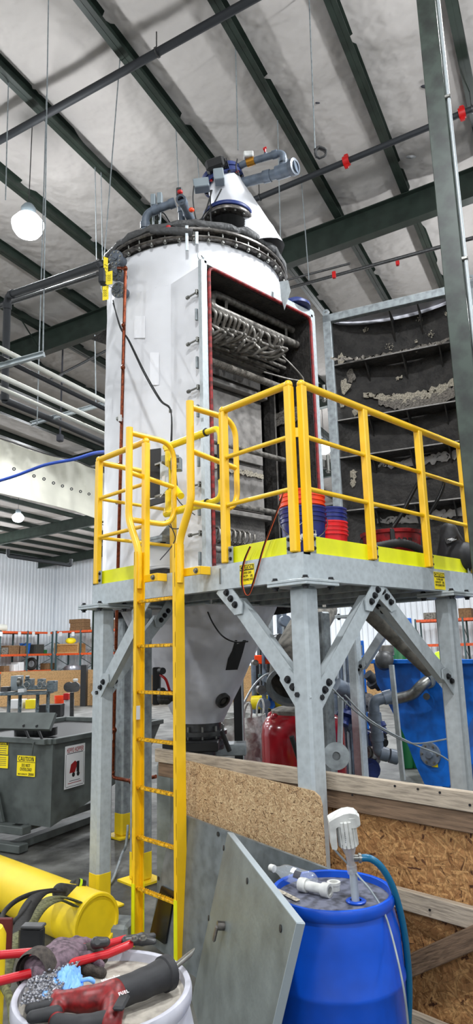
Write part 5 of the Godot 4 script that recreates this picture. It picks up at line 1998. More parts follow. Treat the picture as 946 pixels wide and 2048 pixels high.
func tubept(pts, t):
	var s = t * (pts.size() - 1)
	var i = int(min(s, pts.size() - 2))
	return pts[i].lerp(pts[i + 1], s - i)
func foreground():
	var ly = 0.853
	var st
	# reciprocating saw
	var o = wthing("reciprocating_saw", "red and black cordless reciprocating saw lying on the white drum", "saw", oy(220, 1990, ly))
	var y = ly + 0.045
	var P = func(px, py, h = 0.0) -> Vector3: return oy(px, py, y + h)
	st = S()
	skin(st, [[P.call(228, 1990), P.call(285, 1968, 0.004), 0.038, 0.036], [P.call(285, 1968, 0.004), P.call(328, 1948, 0.006), 0.036, 0.042]], 0.006)
	lathe(st, V2([0.0, -0.006, 0.038, -0.006, 0.046, 0.0, 0.046, 0.022, 0.04, 0.026, 0.03, 0.012, 0, 0.012]), axis(P.call(326, 1949, 0.006), P.call(345, 1940, 0.006) - P.call(326, 1949, 0.006)), 22)
	put("rubber_boot", st, M.tool_black, o)
	st = S()
	skin(st, [[P.call(170, 2000), P.call(228, 1990, 0.003), 0.03, 0.037], [P.call(118, 2002), P.call(170, 2000), 0.024, 0.03], [P.call(112, 1995), P.call(112, 2040, -0.01), 0.02, 0.02], [P.call(228, 1990), P.call(222, 2045, -0.01), 0.034, 0.028]], 0.006)
	put("housing", st, M.tool_red, o)
	st = S()
	skin(st, [[P.call(115, 2046, -0.012), P.call(165, 2050, -0.012), 0.022, 0.021], [P.call(165, 2050, -0.012), P.call(222, 2040, -0.008), 0.021, 0.025]], 0.006)
	put("grip", st, M.tool_black, o)
	st = S()
	var sp = P.call(243, 2005, 0.028)
	bx(st, sp, Vector3(0.03, 0.012, 0.07), Basis(UP, 0.7), 0.005)
	put("side_vent", st, M.tool_black, o)
	var tdir = (P.call(250, 1973) - P.call(200, 1990)).normalized()
	var tn = (UP * 0.75 + (CAM - sp).normalized() * 0.6)
	tn = (tn - tdir * tn.dot(tdir)).normalized()
	lettering(o, "Milwaukee", 0.011, Transform3D(Basis(tdir, tn.cross(tdir), tn), P.call(216, 1981, 0.0) + tn * 0.0375), M.ink_white, 0.055, "Droid Serif")
	lettering(o, "FUEL", 0.009, Transform3D(Basis(tdir, tn.cross(tdir), tn), P.call(243, 2001, 0.02) + tn * 0.024), M.ink_white, 0.028)
	st = S()
	tb(st, [P.call(340, 1942, 0.006), P.call(378, 1910, 0.012), P.call(389, 1897, 0.014)], [0.011, 0.011, 0.003], 8, true, false, 0.6)
	put("blade", st, M.steel, o)
	# bolt cutters
	o = wthing("bolt_cutters", "red handled bolt cutters lying under the leather glove", "bolt cutters", oy(150, 1900, ly))
	y = ly + 0.035
	for e in [[[-25, 1912], [200, 1893], [252, 1878]], [[-25, 1968], [215, 1908], [262, 1888]]]:
		st = S()
		tb(st, [P.call(e[0][0], e[0][1]), P.call(e[1][0], e[1][1]), P.call(e[2][0], e[2][1])], 0.0125, 12)
		put("handle", st, M.handle_red, o)
	st = S()
	skin(st, [[P.call(252, 1882), P.call(285, 1878), 0.016, 0.017], [P.call(285, 1878), P.call(306, 1872), 0.019, 0.01], [P.call(285, 1880), P.call(308, 1883), 0.017, 0.009]], 0.004, 0.006)
	put("jaws", st, M.dark_steel, o)
	for e in [[268, 1880], [286, 1879]]:
		bolt(o, P.call(e[0], e[1], 0.014), UP, 0.009, M.stud)
	st = S()
	skin(st, [[P.call(192, 1886, 0.03), P.call(212, 1884, 0.03), 0.018, 0.014]], 0.005)
	cy(st, P.call(195, 1884, 0.045), P.call(195, 1884, 0.06), 0.008)
	put("pivot_plate", st, M.dark_steel, o)
	# leather work glove: cuff towards the left, four fingers and thumb
	o = wthing("work_glove", "purple grey leather work glove with dark cuff on the bolt cutters", "glove", oy(130, 1930, ly + 0.05))
	y = ly + 0.085
	st = S()
	var wr = P.call(95, 1915)
	var kn = P.call(150, 1892)
	skin(st, [[P.call(68, 1932), P.call(120, 1902), 0.03, 0.034], [P.call(88, 1945), P.call(138, 1918), 0.03, 0.032], [P.call(78, 1938), P.call(128, 1910), 0.034, 0.036], [P.call(120, 1900), P.call(160, 1890), 0.03, 0.02], [P.call(128, 1912), P.call(165, 1900), 0.028, 0.018]], 0.006, 0.02)
	put("palm_and_cuff", st, M.leather, o)
	st = S()
	var c0 = P.call(64, 1935)
	lathe(st, V2([0.055, -0.03, 0.06, -0.02, 0.06, 0.02, 0.052, 0.022, 0.05, -0.02]), axis(P.call(74, 1941), (P.call(120, 1908) - P.call(74, 1941))), 24)
	put("cuff", st, M.leather_dark, o)
	for e in [[[140, 1893, 0.005], [170, 1884, 0.0], [188, 1888, -0.012], [198, 1896, -0.02], 0.0135], [[150, 1900, 0.004], [180, 1896, 0.0], [200, 1906, -0.012], [208, 1918, -0.02], 0.0145], [[150, 1912, -0.002], [178, 1912, -0.005], [192, 1921, -0.012], [202, 1930, -0.018], 0.0135], [[132, 1918, -0.012], [150, 1928, -0.018], [176, 1938, -0.026], [205, 1946, -0.032], 0.0155], [[120, 1898, 0.01], [138, 1886, 0.008], [152, 1880, 0.0], [166, 1882, -0.01], 0.013]]:
		st = S()
		var pts = []
		for k in 4: pts.append(P.call(e[k][0], e[k][1], e[k][2]))
		var bones = []
		for k in 3: bones.append([pts[k], pts[k + 1], e[4] * (1.0 - 0.04 * k), e[4] * (1.0 - 0.04 * (k + 1))])
		skin(st, bones, 0.0045, 0.008)
		put("finger" if e[0][0] != 132 else "thumb", st, M.leather if e[4] < 0.014 else M.leather_dark, o)
	# blue nitrile glove, crumpled
	o = wthing("nitrile_glove", "crumpled light blue disposable glove beside the saw", "glove", oy(130, 1970, ly))
	y = ly + 0.03
	st = S()
	var nz = noise(81, 9.0, 3)
	sheet(st, func(u, v):
		var p = quadpt([P.call(92, 1982), P.call(168, 1975), P.call(160, 1935), P.call(115, 1948)], u, v)
		return p + UP * (0.03 * sin(PI * u) * sin(PI * v) + nz.get_noise_2d(u * 12, v * 12) * 0.02), 18, 14, 0.003)
	put("glove_body", st, M.nitrile, o)
	for e in [[[160, 1962], [178, 1958], [188, 1964]], [[96, 1975], [90, 1990], [100, 2003]], [[105, 1985], [108, 1998], [104, 2008]]]:
		st = S()
		tb(st, cr([P.call(e[0][0], e[0][1]), P.call(e[1][0], e[1][1], 0.01), P.call(e[2][0], e[2][1])], 5), 0.009, 8, true, false, 0.6)
		put("finger", st, M.nitrile, o)
	# foil bubble wrap
	o = wthing("bubble_foil", "silver bubble foil sheet crumpled on the white drum lid", "foil", oy(75, 2000, ly))
	st = S()
	y = ly + 0.012
	var fq = [P.call(40, 2020), P.call(105, 2012), P.call(160, 1930), P.call(55, 1968)]
	sheet(st, func(u, v): return quadpt(fq, u, v) + UP * (0.012 + nz.get_noise_2d(u * 2 + 5, v * 2) * 0.012), 12, 12, 0.002)
	put("foil_sheet", st, M.foil, o)
	st = S()
	for i in 11:
		for j in 11:
			var u = (i + 0.5) / 11; var v = (j + 0.5) / 11
			sph(st, quadpt(fq, u, v) + UP * (0.014 + nz.get_noise_2d(u * 2 + 5, v * 2) * 0.012), Vector3(0.0055, 0.0025, 0.0055), Basis.IDENTITY, 7)
	put("bubbles", st, M.foil, o).set_meta("kind", "stuff")
	# black dust glove under the saw
	st = S()
	y = ly + 0.02
	skin(st, [[P.call(60, 2018), P.call(110, 2008), 0.014, 0.017], [P.call(64, 2034), P.call(112, 2026), 0.015, 0.018]], 0.006)
	one("black_glove", st, M.tool_black, "black glove fingers lying beneath the saw grip", "glove")
	# yellow cylinder lying on the floor
	var e0 = oy(195, 1846, 0.17); var e1 = oy(-30, 1752, 0.17)
	var ax = (e0 - e1).normalized()
	var L = e0.distance_to(e1) + 0.4
	o = wthing("yellow_barrel", "dirty yellow steel barrel lying on the floor under straps", "barrel", Vector3(e0.x, 0, e0.z))
	st = S()
	lathe(st, V2([0, -0.012, 0.145, -0.012, 0.15, 0.0, 0.165, 0.0, 0.17, -0.006, 0.172, -0.02, 0.168, -0.03, 0.165, -0.25, 0.17, -0.26, 0.165, -0.27, 0.165, -L, 0, -L]), axis(e0, ax), 48)
	put("barrel_shell", st, M.lime_dull, o)
	# upright yellow bollard at the frame edge
	var bp = oy(8, 2100, 0.0)
	st = S()
	var bw = Vector3(0.02, 0, 1.75)
	bw = oy(-22, 1960, 0.5)
	lathe(st, V2([0.07, 0, 0.07, 0.66, 0.055, 0.69, 0, 0.7]), Transform3D(Basis.IDENTITY, Vector3(bw.x - 0.02, 0, bw.z)), 28)
	one("bollard", st, M.lime_dull, "yellow steel bollard standing beside the white drum", "bollard")
	# straps and hoses draped over the barrel
	var W = func(px, py, h) -> Vector3: return oy(px, py, h)
	for e in [[[[160, 1805, 0.30], [128, 1795, 0.37], [95, 1800, 0.40], [60, 1838, 0.42], [30, 1885, 0.45], [12, 1925, 0.47], [2, 1975, 0.5]], 0.03, "strap", "olive webbing strap draped over the yellow barrel", "strap"], [[[150, 1812, 0.30], [118, 1800, 0.38], [85, 1815, 0.41], [60, 1850, 0.42], [45, 1890, 0.42]], 0.026, "strap", "worn olive strap lying inside the black strap loop", "strap"], [[[120, 1782, 0.36], [85, 1785, 0.40], [60, 1810, 0.42], [45, 1850, 0.43], [38, 1900, 0.45]], 0.034, "strap_black", "wide black strap draped over the yellow barrel", "strap"]]:
		st = S()
		var pts = []
		for k in e[0]: pts.append(W.call(k[0], k[1], k[2]))
		tb(st, cr(pts, 6), e[1] * 1.25, 10, true, false, 0.2)
		one("cargo_strap", st, M[e[2]], e[3], "strap")
	var hp = []
	for k in [[110, 1780, 0.38], [70, 1786, 0.41], [35, 1800, 0.42], [10, 1822, 0.42], [4, 1840, 0.43], [18, 1848, 0.43], [40, 1832, 0.43], [60, 1805, 0.42]]: hp.append(W.call(k[0], k[1], k[2]))
	wire("rubber_hose_loop", "black rubber hose looped over the yellow barrel", hp, 0.014, M.strap_black, "hose")
	wire("rubber_hose_loop", "black flat hose running off the barrel beside the bollard", [W.call(8, 1975, 0.5), W.call(20, 2000, 0.5), W.call(26, 2048, 0.45)], 0.016, M.strap, "hose")
	# dark canvas bundle with a label roll
	st = S()
	skin(st, [[W.call(120, 1783, 0.33), W.call(160, 1795, 0.25), 0.05, 0.07], [W.call(150, 1775, 0.3), W.call(165, 1810, 0.2), 0.05, 0.06], [W.call(160, 1812, 0.15), W.call(165, 1818, 0.06), 0.06, 0.06]], 0.012)
	one("canvas_bundle", st, M.cloth_dark, "dark crumpled canvas bundle between yellow barrel and platform post", "cloth")
	o = wthing("tape_roll", "black roll with lime label on the canvas bundle", "roll", W.call(158, 1766, 0.34))
	st = S()
	var ra = W.call(153, 1768, 0.34); var rb = W.call(168, 1772, 0.32)
	cy(st, ra, rb, 0.035, -1, 20)
	put("roll", st, M.black, o)
	st = S()
	cy(st, ra.lerp(rb, 0.2), ra.lerp(rb, 0.5), 0.0365, -1, 20)
	put("lime_label", st, M.hi_vis, o)
	# grey tray edge on the floor past the barrel
	st = S()
	var tp = oy(215, 1838, 0.12)
	bx(st, Vector3(tp.x, 0.06, tp.z), Vector3(0.34, 0.12, 0.2), Basis(UP, 0.6), 0.02)
	one("plastic_tray", st, M.galv2, "small grey tray on floor behind the yellow barrel end", "tray")
	# black work light and maroon plate
	o = wthing("work_light", "black square work light beside the leather glove", "work light", oy(63, 1890, 0.62))
	st = S()
	var wl = oy(63, 1885, 0.7)
	bx(st, wl, Vector3(0.10, 0.12, 0.04), Basis(UP, 0.7), 0.01)
	put("body", st, M.black, o)
	st = S()
	bx(st, wl + Vector3(0.01, 0.062, 0.0), Vector3(0.09, 0.012, 0.05), Basis(UP, 0.7), 0.004)
	put("top_edge", st, M.dark_steel, o)
	st = S()
	cy(st, wl - UP * 0.06, Vector3(wl.x, 0.42, wl.z), 0.012)
	put("stem", st, M.black, o)
	o = wthing("maroon_bracket", "maroon steel plate with two holes at the frame edge", "bracket", oy(5, 1870, 0.55))
	st = S()
	var mp = oy(2, 1868, 0.6)
	bx(st, mp, Vector3(0.10, 0.13, 0.02), Basis(UP, 0.75), 0.003)
	put("plate", st, M.maroon, o)
	for k in 2:
		st = S()
		var hp2 = oy([13, 6][k], [1866, 1879][k], 0.6) + (CAM - mp).normalized() * 0.012
		lathe(st, V2([0.005, 0, 0.011, 0, 0.011, 0.006, 0.005, 0.006]), axis(hp2, CAM - mp), 12)
		put("eyelet", st, M.stud, o)
	# grey hose on the floor by the posts
	wire("grey_floor_hose", "thin grey hose curving up from floor between platform posts", [oy(205, 1775, 0.02), oy(225, 1760, 0.02), oy(243, 1725, 0.02) + UP * 0.06, ad(252, 1690, 5.9), ad(256, 1650, 6.0)], 0.012, M.galv2, "hose")

# a box seen between two pixel corners at a given depth, square to the hall
func fbox(st, x0, y0, x1, y1, D, th, ch := 0.01):
	var a = ad(x0, y1, D); var b = ad(x1, y1, D); var t = ad((x0 + x1) / 2.0, y0, D)
	var c = (a + b) / 2
	var h = t.y - c.y
	bx(st, Vector3(c.x, c.y + h / 2, c.z) - CB.z * Vector3(1, 0, 1) * th * 0.5, Vector3(a.distance_to(b) * 0.95, h, th), Basis(UP, TH + 0.45), ch)
func fthing(n, label, cat, x0, y0, x1, y1, D, th, m, group := ""):
	var st = S()
	fbox(st, x0, y0, x1, y1, D, th)
	return one(n, st, m, label, cat, group)
func bucket(n, label, base: Vector3, m, h := 0.37, r := 0.15, group := "buckets on the platform"):
	var o = wthing(n, label, "bucket", base, group)
	var st = S()
	var xf = Transform3D(Basis.IDENTITY, base)
	lathe(st, V2([0, 0, r * 0.86, 0, r * 0.87, 0.01, r * 0.96, h * 0.72, r * 1.03, h * 0.725, r * 1.03, h * 0.745, r * 0.98, h * 0.75, r * 0.98, h * 0.80, r * 1.03, h * 0.805, r * 1.03, h * 0.83, r * 0.985, h * 0.835, r * 0.985, h * 0.88, r * 1.03, h * 0.885, r * 1.03, h * 0.91, r * 0.99, h * 0.915, r * 1.0, h * 0.96, r * 1.03, h * 0.97, r * 1.03, h, r * 0.97, h, r * 0.95, h * 0.9, r * 0.85, 0.02, 0, 0.02]), xf, 40)
	put("pail", st, m, o)
	return o
func bail(o, base, r, h, tilt):
	var st = S()
	var p = []
	for k in 17:
		var a = PI * k / 16.0
		p.append(base + UP * h * 0.82 + Vector3(cos(a) * r * 1.06, 0, 0).rotated(UP, 0.8) + Vector3(0.0, -sin(a) * 0.17, sin(a) * 0.16 * tilt).rotated(UP, 0.8))
	tb(st, p, 0.003, 6)
	put("wire_bail", st, M.stud, o)
func arc_text(parent, s, base: Vector3, r, y, a0, h, m, step):
	for i in s.length():
		var a = a0 + step * i
		var n = Vector3(sin(a), 0, cos(a))
		lettering(parent, s[i], h, Transform3D(Basis(UP.cross(n), UP, n), base + n * r + UP * y), m)
func deck_things():
	var st
	var b1 = ad(606, 1040, 4.45)
	b1.y = H
	var o = bucket("plastic_bucket", "dark blue bucket with white outlined logo at the platform corner", b1, M.bucket_blue, 0.37, 0.153)
	bail(o, b1, 0.153, 0.37, 1.0)
	# logo: gabled outline and letters wrapped on the pail
	var vd = atan2(CAM.x - b1.x, CAM.z - b1.z)
	var g = []
	for e in [[-0.55, 0.10], [-0.55, 0.20], [-0.28, 0.20], [-0.28, 0.225], [0.0, 0.255], [0.28, 0.225], [0.28, 0.20], [0.55, 0.20], [0.55, 0.10]]:
		var a = vd + e[0]
		g.append(b1 + Vector3(sin(a), 0, cos(a)) * 0.149 + UP * e[1])
	st = S()
	tb(st, g, 0.0028, 5)
	put("logo_outline", st, M.ink_white, o)
	arc_text(o, "LOWE'S", b1, 0.1475, 0.15, vd - 0.45, 0.055, M.ink_white, 0.19)
	bucket("plastic_bucket", "orange bucket nested in the dark blue bucket", b1 + UP * 0.11, M.orange, 0.372, 0.150)
	var b2 = ad(654, 1045, 5.0)
	b2.y = H
	o = bucket("plastic_bucket", "bright red bucket with wire bail beside the blue bucket", b2, M.red_bucket, 0.37, 0.15)
	bail(o, b2, 0.15, 0.37, -0.4)
	bucket("plastic_bucket", "dark blue bucket nested in the red bucket", b2 + UP * 0.10, M.bucket_blue, 0.372, 0.148)
	var b3 = ad(687, 1082, 5.4)
	b3.y = H
	bucket("plastic_pail", "small dark blue pail standing behind the red bucket", b3, M.bucket_blue, 0.2, 0.08)
	b3 = ad(565, 1078, 5.0)
	b3.y = H
	bucket("plastic_pail", "small dark blue pail behind the strap by the hatch", b3, M.bucket_blue, 0.22, 0.09)
	# red vacuum tub
	var vc = ad(784, 1085, 5.25)
	vc.y = H
	o = wthing("shop_vacuum", "red tub vacuum with black handles marked in pen on platform", "vacuum", vc)
	st = S()
	var xf = Transform3D(Basis.IDENTITY, vc)
	lathe(st, V2([0, 0.03, 0.19, 0.03, 0.2, 0.04, 0.225, 0.30, 0.24, 0.305, 0.245, 0.33, 0.225, 0.335, 0.2, 0.05, 0, 0.05]), xf, 44)
	put("tub", st, M.red_tub, o)
	st = S()
	bx(st, vc + Vector3(-0.19, 0.27, 0.06), Vector3(0.12, 0.09, 0.12), Basis(UP, 0.7), 0.02)
	put("inlet_port", st, M.black, o)
	st = S()
	lathe(st, V2([0, 0.34, 0.12, 0.33, 0.21, 0.30, 0.21, 0.27]), xf, 32)
	put("filter_lid", st, M.black, o)
	vd = atan2(CAM.x - vc.x, CAM.z - vc.z)
	arc_text(o, "CARB", vc, 0.222, 0.235, vd + 0.05, 0.05, M.ink, 0.2)
	arc_text(o, "12 1", vc, 0.213, 0.13, vd + 0.2, 0.05, M.ink, 0.16)
	var hw = ad(784, 1085, 5.02)
	for e in [[[784, 1098], [786, 1058], [802, 1030], [834, 970], [846, 958]], [[845, 1060], [852, 1040], [880, 990], [888, 962], [872, 955], [846, 958]]]:
		st = S()
		var p = []
		for k in e: p.append(ad(k[0], k[1], 5.05 if e[0][0] == 784 else 5.4))
		tb(st, cr(p, 5), 0.016, 8)
		put("push_handle", st, M.black_gloss, o)
	st = S()
	bx(st, ad(785, 1075, 5.03), Vector3(0.035, 0.14, 0.03), Basis(UP, 0.8), 0.004)
	put("handle_bracket", st, M.black, o)
	for a in [0.4, 2.5, 4.4]:
		st = S()
		cy(st, vc + Vector3(cos(a) * 0.18, 0.03, sin(a) * 0.18), vc + Vector3(cos(a) * 0.2, 0.03, sin(a) * 0.2), 0.03)
		put("caster", st, M.black, o)
	# ribbed vacuum hose
	st = S()
	var hp = cr([ad(728, 1100, 4.85), ad(760, 1092, 4.9), ad(800, 1086, 4.95), ad(835, 1096, 5.0), ad(850, 1112, 5.0)], 14)
	var rad = []
	for i in hp.size():
		hp[i].y = max(hp[i].y, H + 0.035)
		rad.append(0.033 if i % 2 else 0.028)
	tb(st, hp, rad, 12)
	one("vacuum_hose", st, M.rubber, "ribbed black vacuum hose lying in front of the red tub", "hose")
	# black vacuum head with label
	var kc = ad(905, 1092, 5.35)
	kc.y = H
	o = wthing("vacuum_motor", "black domed vacuum motor head with white label on platform", "vacuum head", kc)
	st = S()
	skin(st, [[kc + UP * 0.13, kc + Vector3(0.08, 0.14, 0.0), 0.13, 0.12], [kc + Vector3(0, 0.16, 0), kc + Vector3(-0.02, 0.36, 0), 0.13, 0.07], [kc + Vector3(-0.12, 0.06, 0.1), kc + Vector3(0, 0.1, 0), 0.06, 0.1]], 0.02)
	put("dome", st, M.tool_black, o)
	st = S()
	var ld = (CAM - kc).normalized()
	var lp = kc + Vector3(0, 0.28, 0) + ld * 0.115
	var lb = Basis.looking_at(-(ld + UP * 0.6).normalized()) * Basis(Vector3(0, 0, 1), 0.25)
	bx(st, lp, Vector3(0.10, 0.05, 0.003), lb)
	put("label_plate", st, M.black_gloss, o)
	for k in 3:
		st = S()
		bx(st, lp + lb * Vector3(0.012 * (k - 1), 0.01 - 0.01 * k, 0.002), Vector3(0.04, 0.006, 0.002), lb)
		put("label_print", st, M.ink_white, o)
	# strap looped over the toe board
	for e in [[[567, 985], [560, 1005], [545, 1045], [528, 1090], [515, 1135], [506, 1165], [498, 1187], [491, 1190], [486, 1180], [483, 1160], [487, 1125], [500, 1093]]]:
		for k2 in 2:
			st = S()
			var p = []
			for k in e: p.append(oz(k[0] + (k2 * 2.2 if k[1] > 1000 else 0.0), k[1], 0.012 + 0.004 * k2))
			tb(st, cr(p, 5), 0.0065 if k2 == 0 else 0.003, 6, true, false, 0.5)
			one("hanging_strap", st, M.strap_brown if k2 == 0 else M.strap_orange, "brown strap looped over the toe board beside the caution sign" if k2 == 0 else "orange cord running along the looped brown strap", "strap")

func behind():
	var st
	# bulk bag
	var c = ad(468, 1455, 8.6)
	var o = wthing("bulk_bag", "white woven bulk bag with loops beyond the vessel cone", "bag", Vector3(c.x, 0, c.z))
	st = S()
	var nz = noise(91, 2.0, 3)
	sheet(st, func(u, v):
		var a = TAU * u
		var s = 0.42 * pow(pow(absf(cos(a)), 4) + pow(absf(sin(a)), 4), -0.25) * (1.0 - 0.12 * v * v)
		return Vector3(c.x, 0, c.z) + Vector3(cos(a) * s, 0.02 + v * 0.98 , sin(a) * s).rotated(UP, 0.5) + Vector3(1, 0.4, 1) * nz.get_noise_3d(cos(a) * 2, v * 3, sin(a) * 2) * 0.07, 40, 18, 0.01)
	put("bag_wall", st, M.bag, o)
	for k in 4:
		st = S()
		var a = PI / 4 + PI / 2 * k
		var p = Vector3(c.x, 0.98, c.z) + Vector3(cos(a), 0, sin(a)).rotated(UP, 0.5) * 0.42
		tb(st, cr([p - UP * 0.1, p + UP * 0.1 + Vector3(0.04, 0, 0), p + UP * 0.2, p + UP * 0.1 - Vector3(0.08, 0, 0), p - UP * 0.1 - Vector3(0.1, 0, 0)], 5), 0.014, 6)
		put("lifting_loop", st, M.bag, o)
	# red tank
	c = ad(606, 1470, 7.7)
	o = wthing("red_tank", "glossy dark red round tank behind the corner post", "tank", Vector3(c.x, 0, c.z))
	st = S()
	lathe(st, V2([0, 0.1, 0.46, 0.1, 0.48, 0.14, 0.48, 0.86, 0.465, 0.96, 0.42, 1.04, 0.35, 1.09, 0.28, 1.11]), Transform3D(Basis.IDENTITY, Vector3(c.x, 0, c.z)), 48)
	put("shell", st, M.tank_red, o)
	st = S()
	lathe(st, V2([0.35, 1.07, 0.36, 1.13, 0.28, 1.16, 0, 1.17]), Transform3D(Basis.IDENTITY, Vector3(c.x, 0, c.z)), 40)
	put("dusty_lid", st, M.dusty, o)
	for e in [[-0.3, 0.2], [-0.1, 0.36], [0.28, 0.3]]:
		st = S()
		sph(st, Vector3(c.x + e[0], 1.06, c.z + e[1]), Vector3(0.05, 0.05, 0.05))
		put("lid_knob", st, M.tank_red, o)
	for k in 3:
		st = S()
		var a = TAU * k / 3.0
		cy(st, Vector3(c.x + cos(a) * 0.35, 0, c.z + sin(a) * 0.35), Vector3(c.x + cos(a) * 0.35, 0.12, c.z + sin(a) * 0.35), 0.05)
		put("foot", st, M.black, o)
	# dusty elbow duct with dark mouth
	o = wthing("dusty_duct", "dusty grey elbow duct with dark open mouth behind knee brace", "duct", ad(585, 1390, 7.6))
	st = S()
	var dp = cr([ad(640, 1215, 8.9), ad(612, 1262, 8.4), ad(585, 1320, 7.75), ad(580, 1372, 7.3)], 6)
	tb(st, dp, 0.24, 24, false)
	put("elbow", st, M.dusty, o)
	st = S()
	var mx = axis(dp[-1], dp[-1] - dp[-2])
	lathe(st, V2([0.24, -0.02, 0.265, -0.01, 0.265, 0.02, 0.22, 0.02, 0.21, -0.06]), mx, 28)
	put("mouth_ring", st, M.galv2, o)
	st = S()
	bx(st, Vector3(ad(632, 1240, 8.9).x, 1.2, ad(632, 1240, 8.9).z), Vector3(0.1, 2.4, 0.1))
	put("stand_leg", st, M.galv2, o)
	# dark angle post with a bright edge
	st = S()
	var ap = ad(478, 1420, 7.6)
	bx(st, Vector3(ap.x, 0.85, ap.z), Vector3(0.12, 1.7, 0.012), Basis(UP, 0.8))
	o = wthing("angle_post", "black steel angle post with a bright edge behind the cone", "post", Vector3(ap.x, 0, ap.z))
	put("web", st, M.black, o)
	st = S()
	var e2 = ad(486, 1420, 7.58)
	bx(st, Vector3(e2.x, 0.85, e2.z), Vector3(0.02, 1.7, 0.02))
	put("bright_edge", st, M.galv, o)
	# piping skid: frame, standpipes, valves
	var base = ad(560, 1470, 9.2)
	o = wthing("pipe_skid", "crowded skid of dark standpipes and valves behind the vessel", "pipe skid", Vector3(base.x, 0, base.z))
	rng.seed = 21
	for k in 15:
		st = S()
		var px = 508 + k * 5.6 + rng.randf_range(-2, 2)
		var D = rng.randf_range(9.6, 10.6)
		var p = ad(px, 1440, D)
		var r = rng.randf_range(0.018, 0.05)
		tb(st, [Vector3(p.x, 0, p.z), Vector3(p.x, rng.randf_range(1.6, 3.1), p.z)], r, 10)
		put("standpipe", st, [M.pvc, M.dark_steel, M.galv2, M.dark_steel, M.pvc][k % 5], o)
	for k in 14:
		st = S()
		var p = ad(rng.randf_range(495, 590), rng.randf_range(1240, 1430), rng.randf_range(9.5, 10.0))
		cy(st, p - Vector3(0.07, 0, 0.05), p + Vector3(0.07, 0, 0.05), rng.randf_range(0.04, 0.08), -1, 12)
		if k % 2: cy(st, p, p + UP * 0.14, 0.03, -1, 8)
		put("valve", st, [M.dark_steel, M.pvc, M.flange, M.machine_blue][k % 4], o)
	for e in [[498, 1310, 545, 1328, M.orange], [505, 1348, 560, 1355, M.rack_green], [500, 1375, 590, 1383, M.dark_steel]]:
		st = S()
		fbox(st, e[0] + 10, e[1], e[2] + 10, e[3], 9.8, 0.12)
		put("cross_member", st, e[4], o)
	for e in [[550, 1372, 1390, "sign_yellow"]]:
		st = S()
		sph(st, ad(e[0], (e[1] + e[2]) / 2, 9.5), Vector3(0.07, 0.07, 0.07))
		put("yellow_fitting", st, M[e[3]], o)
	wire("skid_hose", "pale hose arching across the pipe skid", [ad(486, 1410, 8.0), ad(505, 1375, 8.2), ad(530, 1350, 8.3), ad(560, 1345, 8.4)], 0.014, M.galv, "hose")
	st = S()
	tb(st, [ad(505, 1405, 10.0), ad(600, 1402, 9.8)], 0.10, 14)
	one("yellow_cylinder", st, M.sign_yellow, "horizontal yellow cylinder behind the red tank", "cylinder")
	# black levers at the outlet
	st = S()
	tb(st, [ad(443, 1462, 6.3), ad(459, 1502, 6.3)], 0.024, 8)
	one("black_lever", st, M.black, "thick black lever leaning behind the barrier near the cone", "lever", "black levers")
	st = S()
	tb(st, [ad(583, 1473, 5.9), ad(600, 1525, 5.9)], 0.022, 8)
	one("black_lever", st, M.black, "thick black lever leaning before the red tank", "lever", "black levers")
	st = S()
	fbox(st, 322, 1486, 440, 1505, 6.3, 0.4)
	one("dark_base_plate", st, M.black, "dark steel plate below the vessel outlet", "plate")
	fthing("grey_step_box", "grey steel step box beyond the barrier below bulk bag", "box", 430, 1490, 495, 1512, 6.9, 0.3, M.galv2)
	# black switch box with red hose behind the ladder
	o = wthing("switch_box", "black switch box with red hose fixed to a support leg", "switch box", ad(312, 1370, 6.0))
	st = S()
	fbox(st, 304, 1335, 320, 1410, 6.0, 0.1)
	put("box_body", st, M.bolt, o)
	for y in [1342, 1382]:
		st = S()
		cy(st, ad(320, y, 5.95), ad(326, y, 5.9), 0.03, -1, 12)
		put("knob", st, M.black, o)
	st = S()
	tb(st, cr([ad(321, 1350, 5.95), ad(332, 1360, 5.9), ad(340, 1385, 5.95)], 6), 0.012, 8)
	put("red_hose", st, M.red, o)
	st = S()
	for k in 5: sph(st, ad(325 + (k % 3) * 8, 1392 + 6 * (k % 2), 6.0), Vector3(0.05, 0.05, 0.05))
	put("gauge_cluster", st, M.dark_steel, o)
	wire("cone_cable", "black cable drooping across the white vessel cone", [ad(411, 1213, 6.3), ad(425, 1245, 6.1), ad(445, 1272, 6.0), ad(470, 1284, 6.0), ad(496, 1283, 6.05)], 0.007, M.rubber, "cable")
	# blue hopper machine
	var Z = -4.35
	var g = []
	for e in [[747, 1326], [952, 1326], [960, 1400], [918, 1500], [921, 1535], [898, 1574], [850, 1570], [833, 1535], [806, 1465], [775, 1405], [754, 1368]]: g.append(oz(e[0], e[1], Z))
	o = wthing("blue_hopper", "bright blue steel hopper machine with grey pipe port and blind flange", "machine", Vector3(g[7].x + 0.3, 0, Z))
	st = S()
	ex(st, g, Vector3(0, 0, -0.9))
	put("hopper_body", st, M.machine_blue, o)
	st = S()
	bar(st, oz(740, 1323, Z + 0.04), oz(955, 1323, Z + 0.04), 0.05, 0.1, UP, 0.005)
	put("rim", st, M.machine_blue, o)
	st = S()
	bx(st, oz(848, 1348, Z + 0.03), Vector3(0.07, 0.14, 0.06), Basis.IDENTITY, 0.006)
	put("lug", st, M.machine_blue, o)
	st = S()
	tb(st, cr([oz(770, 1398, Z + 0.15), oz(800, 1396, Z + 0.16), oz(826, 1388, Z + 0.16), oz(842, 1372, Z + 0.14), oz(855, 1362, Z + 0.06)], 6), 0.065, 16)
	put("elbow_pipe", st, M.steel, o)
	st = S()
	lathe(st, V2([0.05, 0, 0.09, 0, 0.09, 0.04, 0.05, 0.04]), axis(oz(858, 1361, Z), Vector3(0, 0, 1)), 24)
	put("pipe_port", st, M.galv2, o)
	st = S()
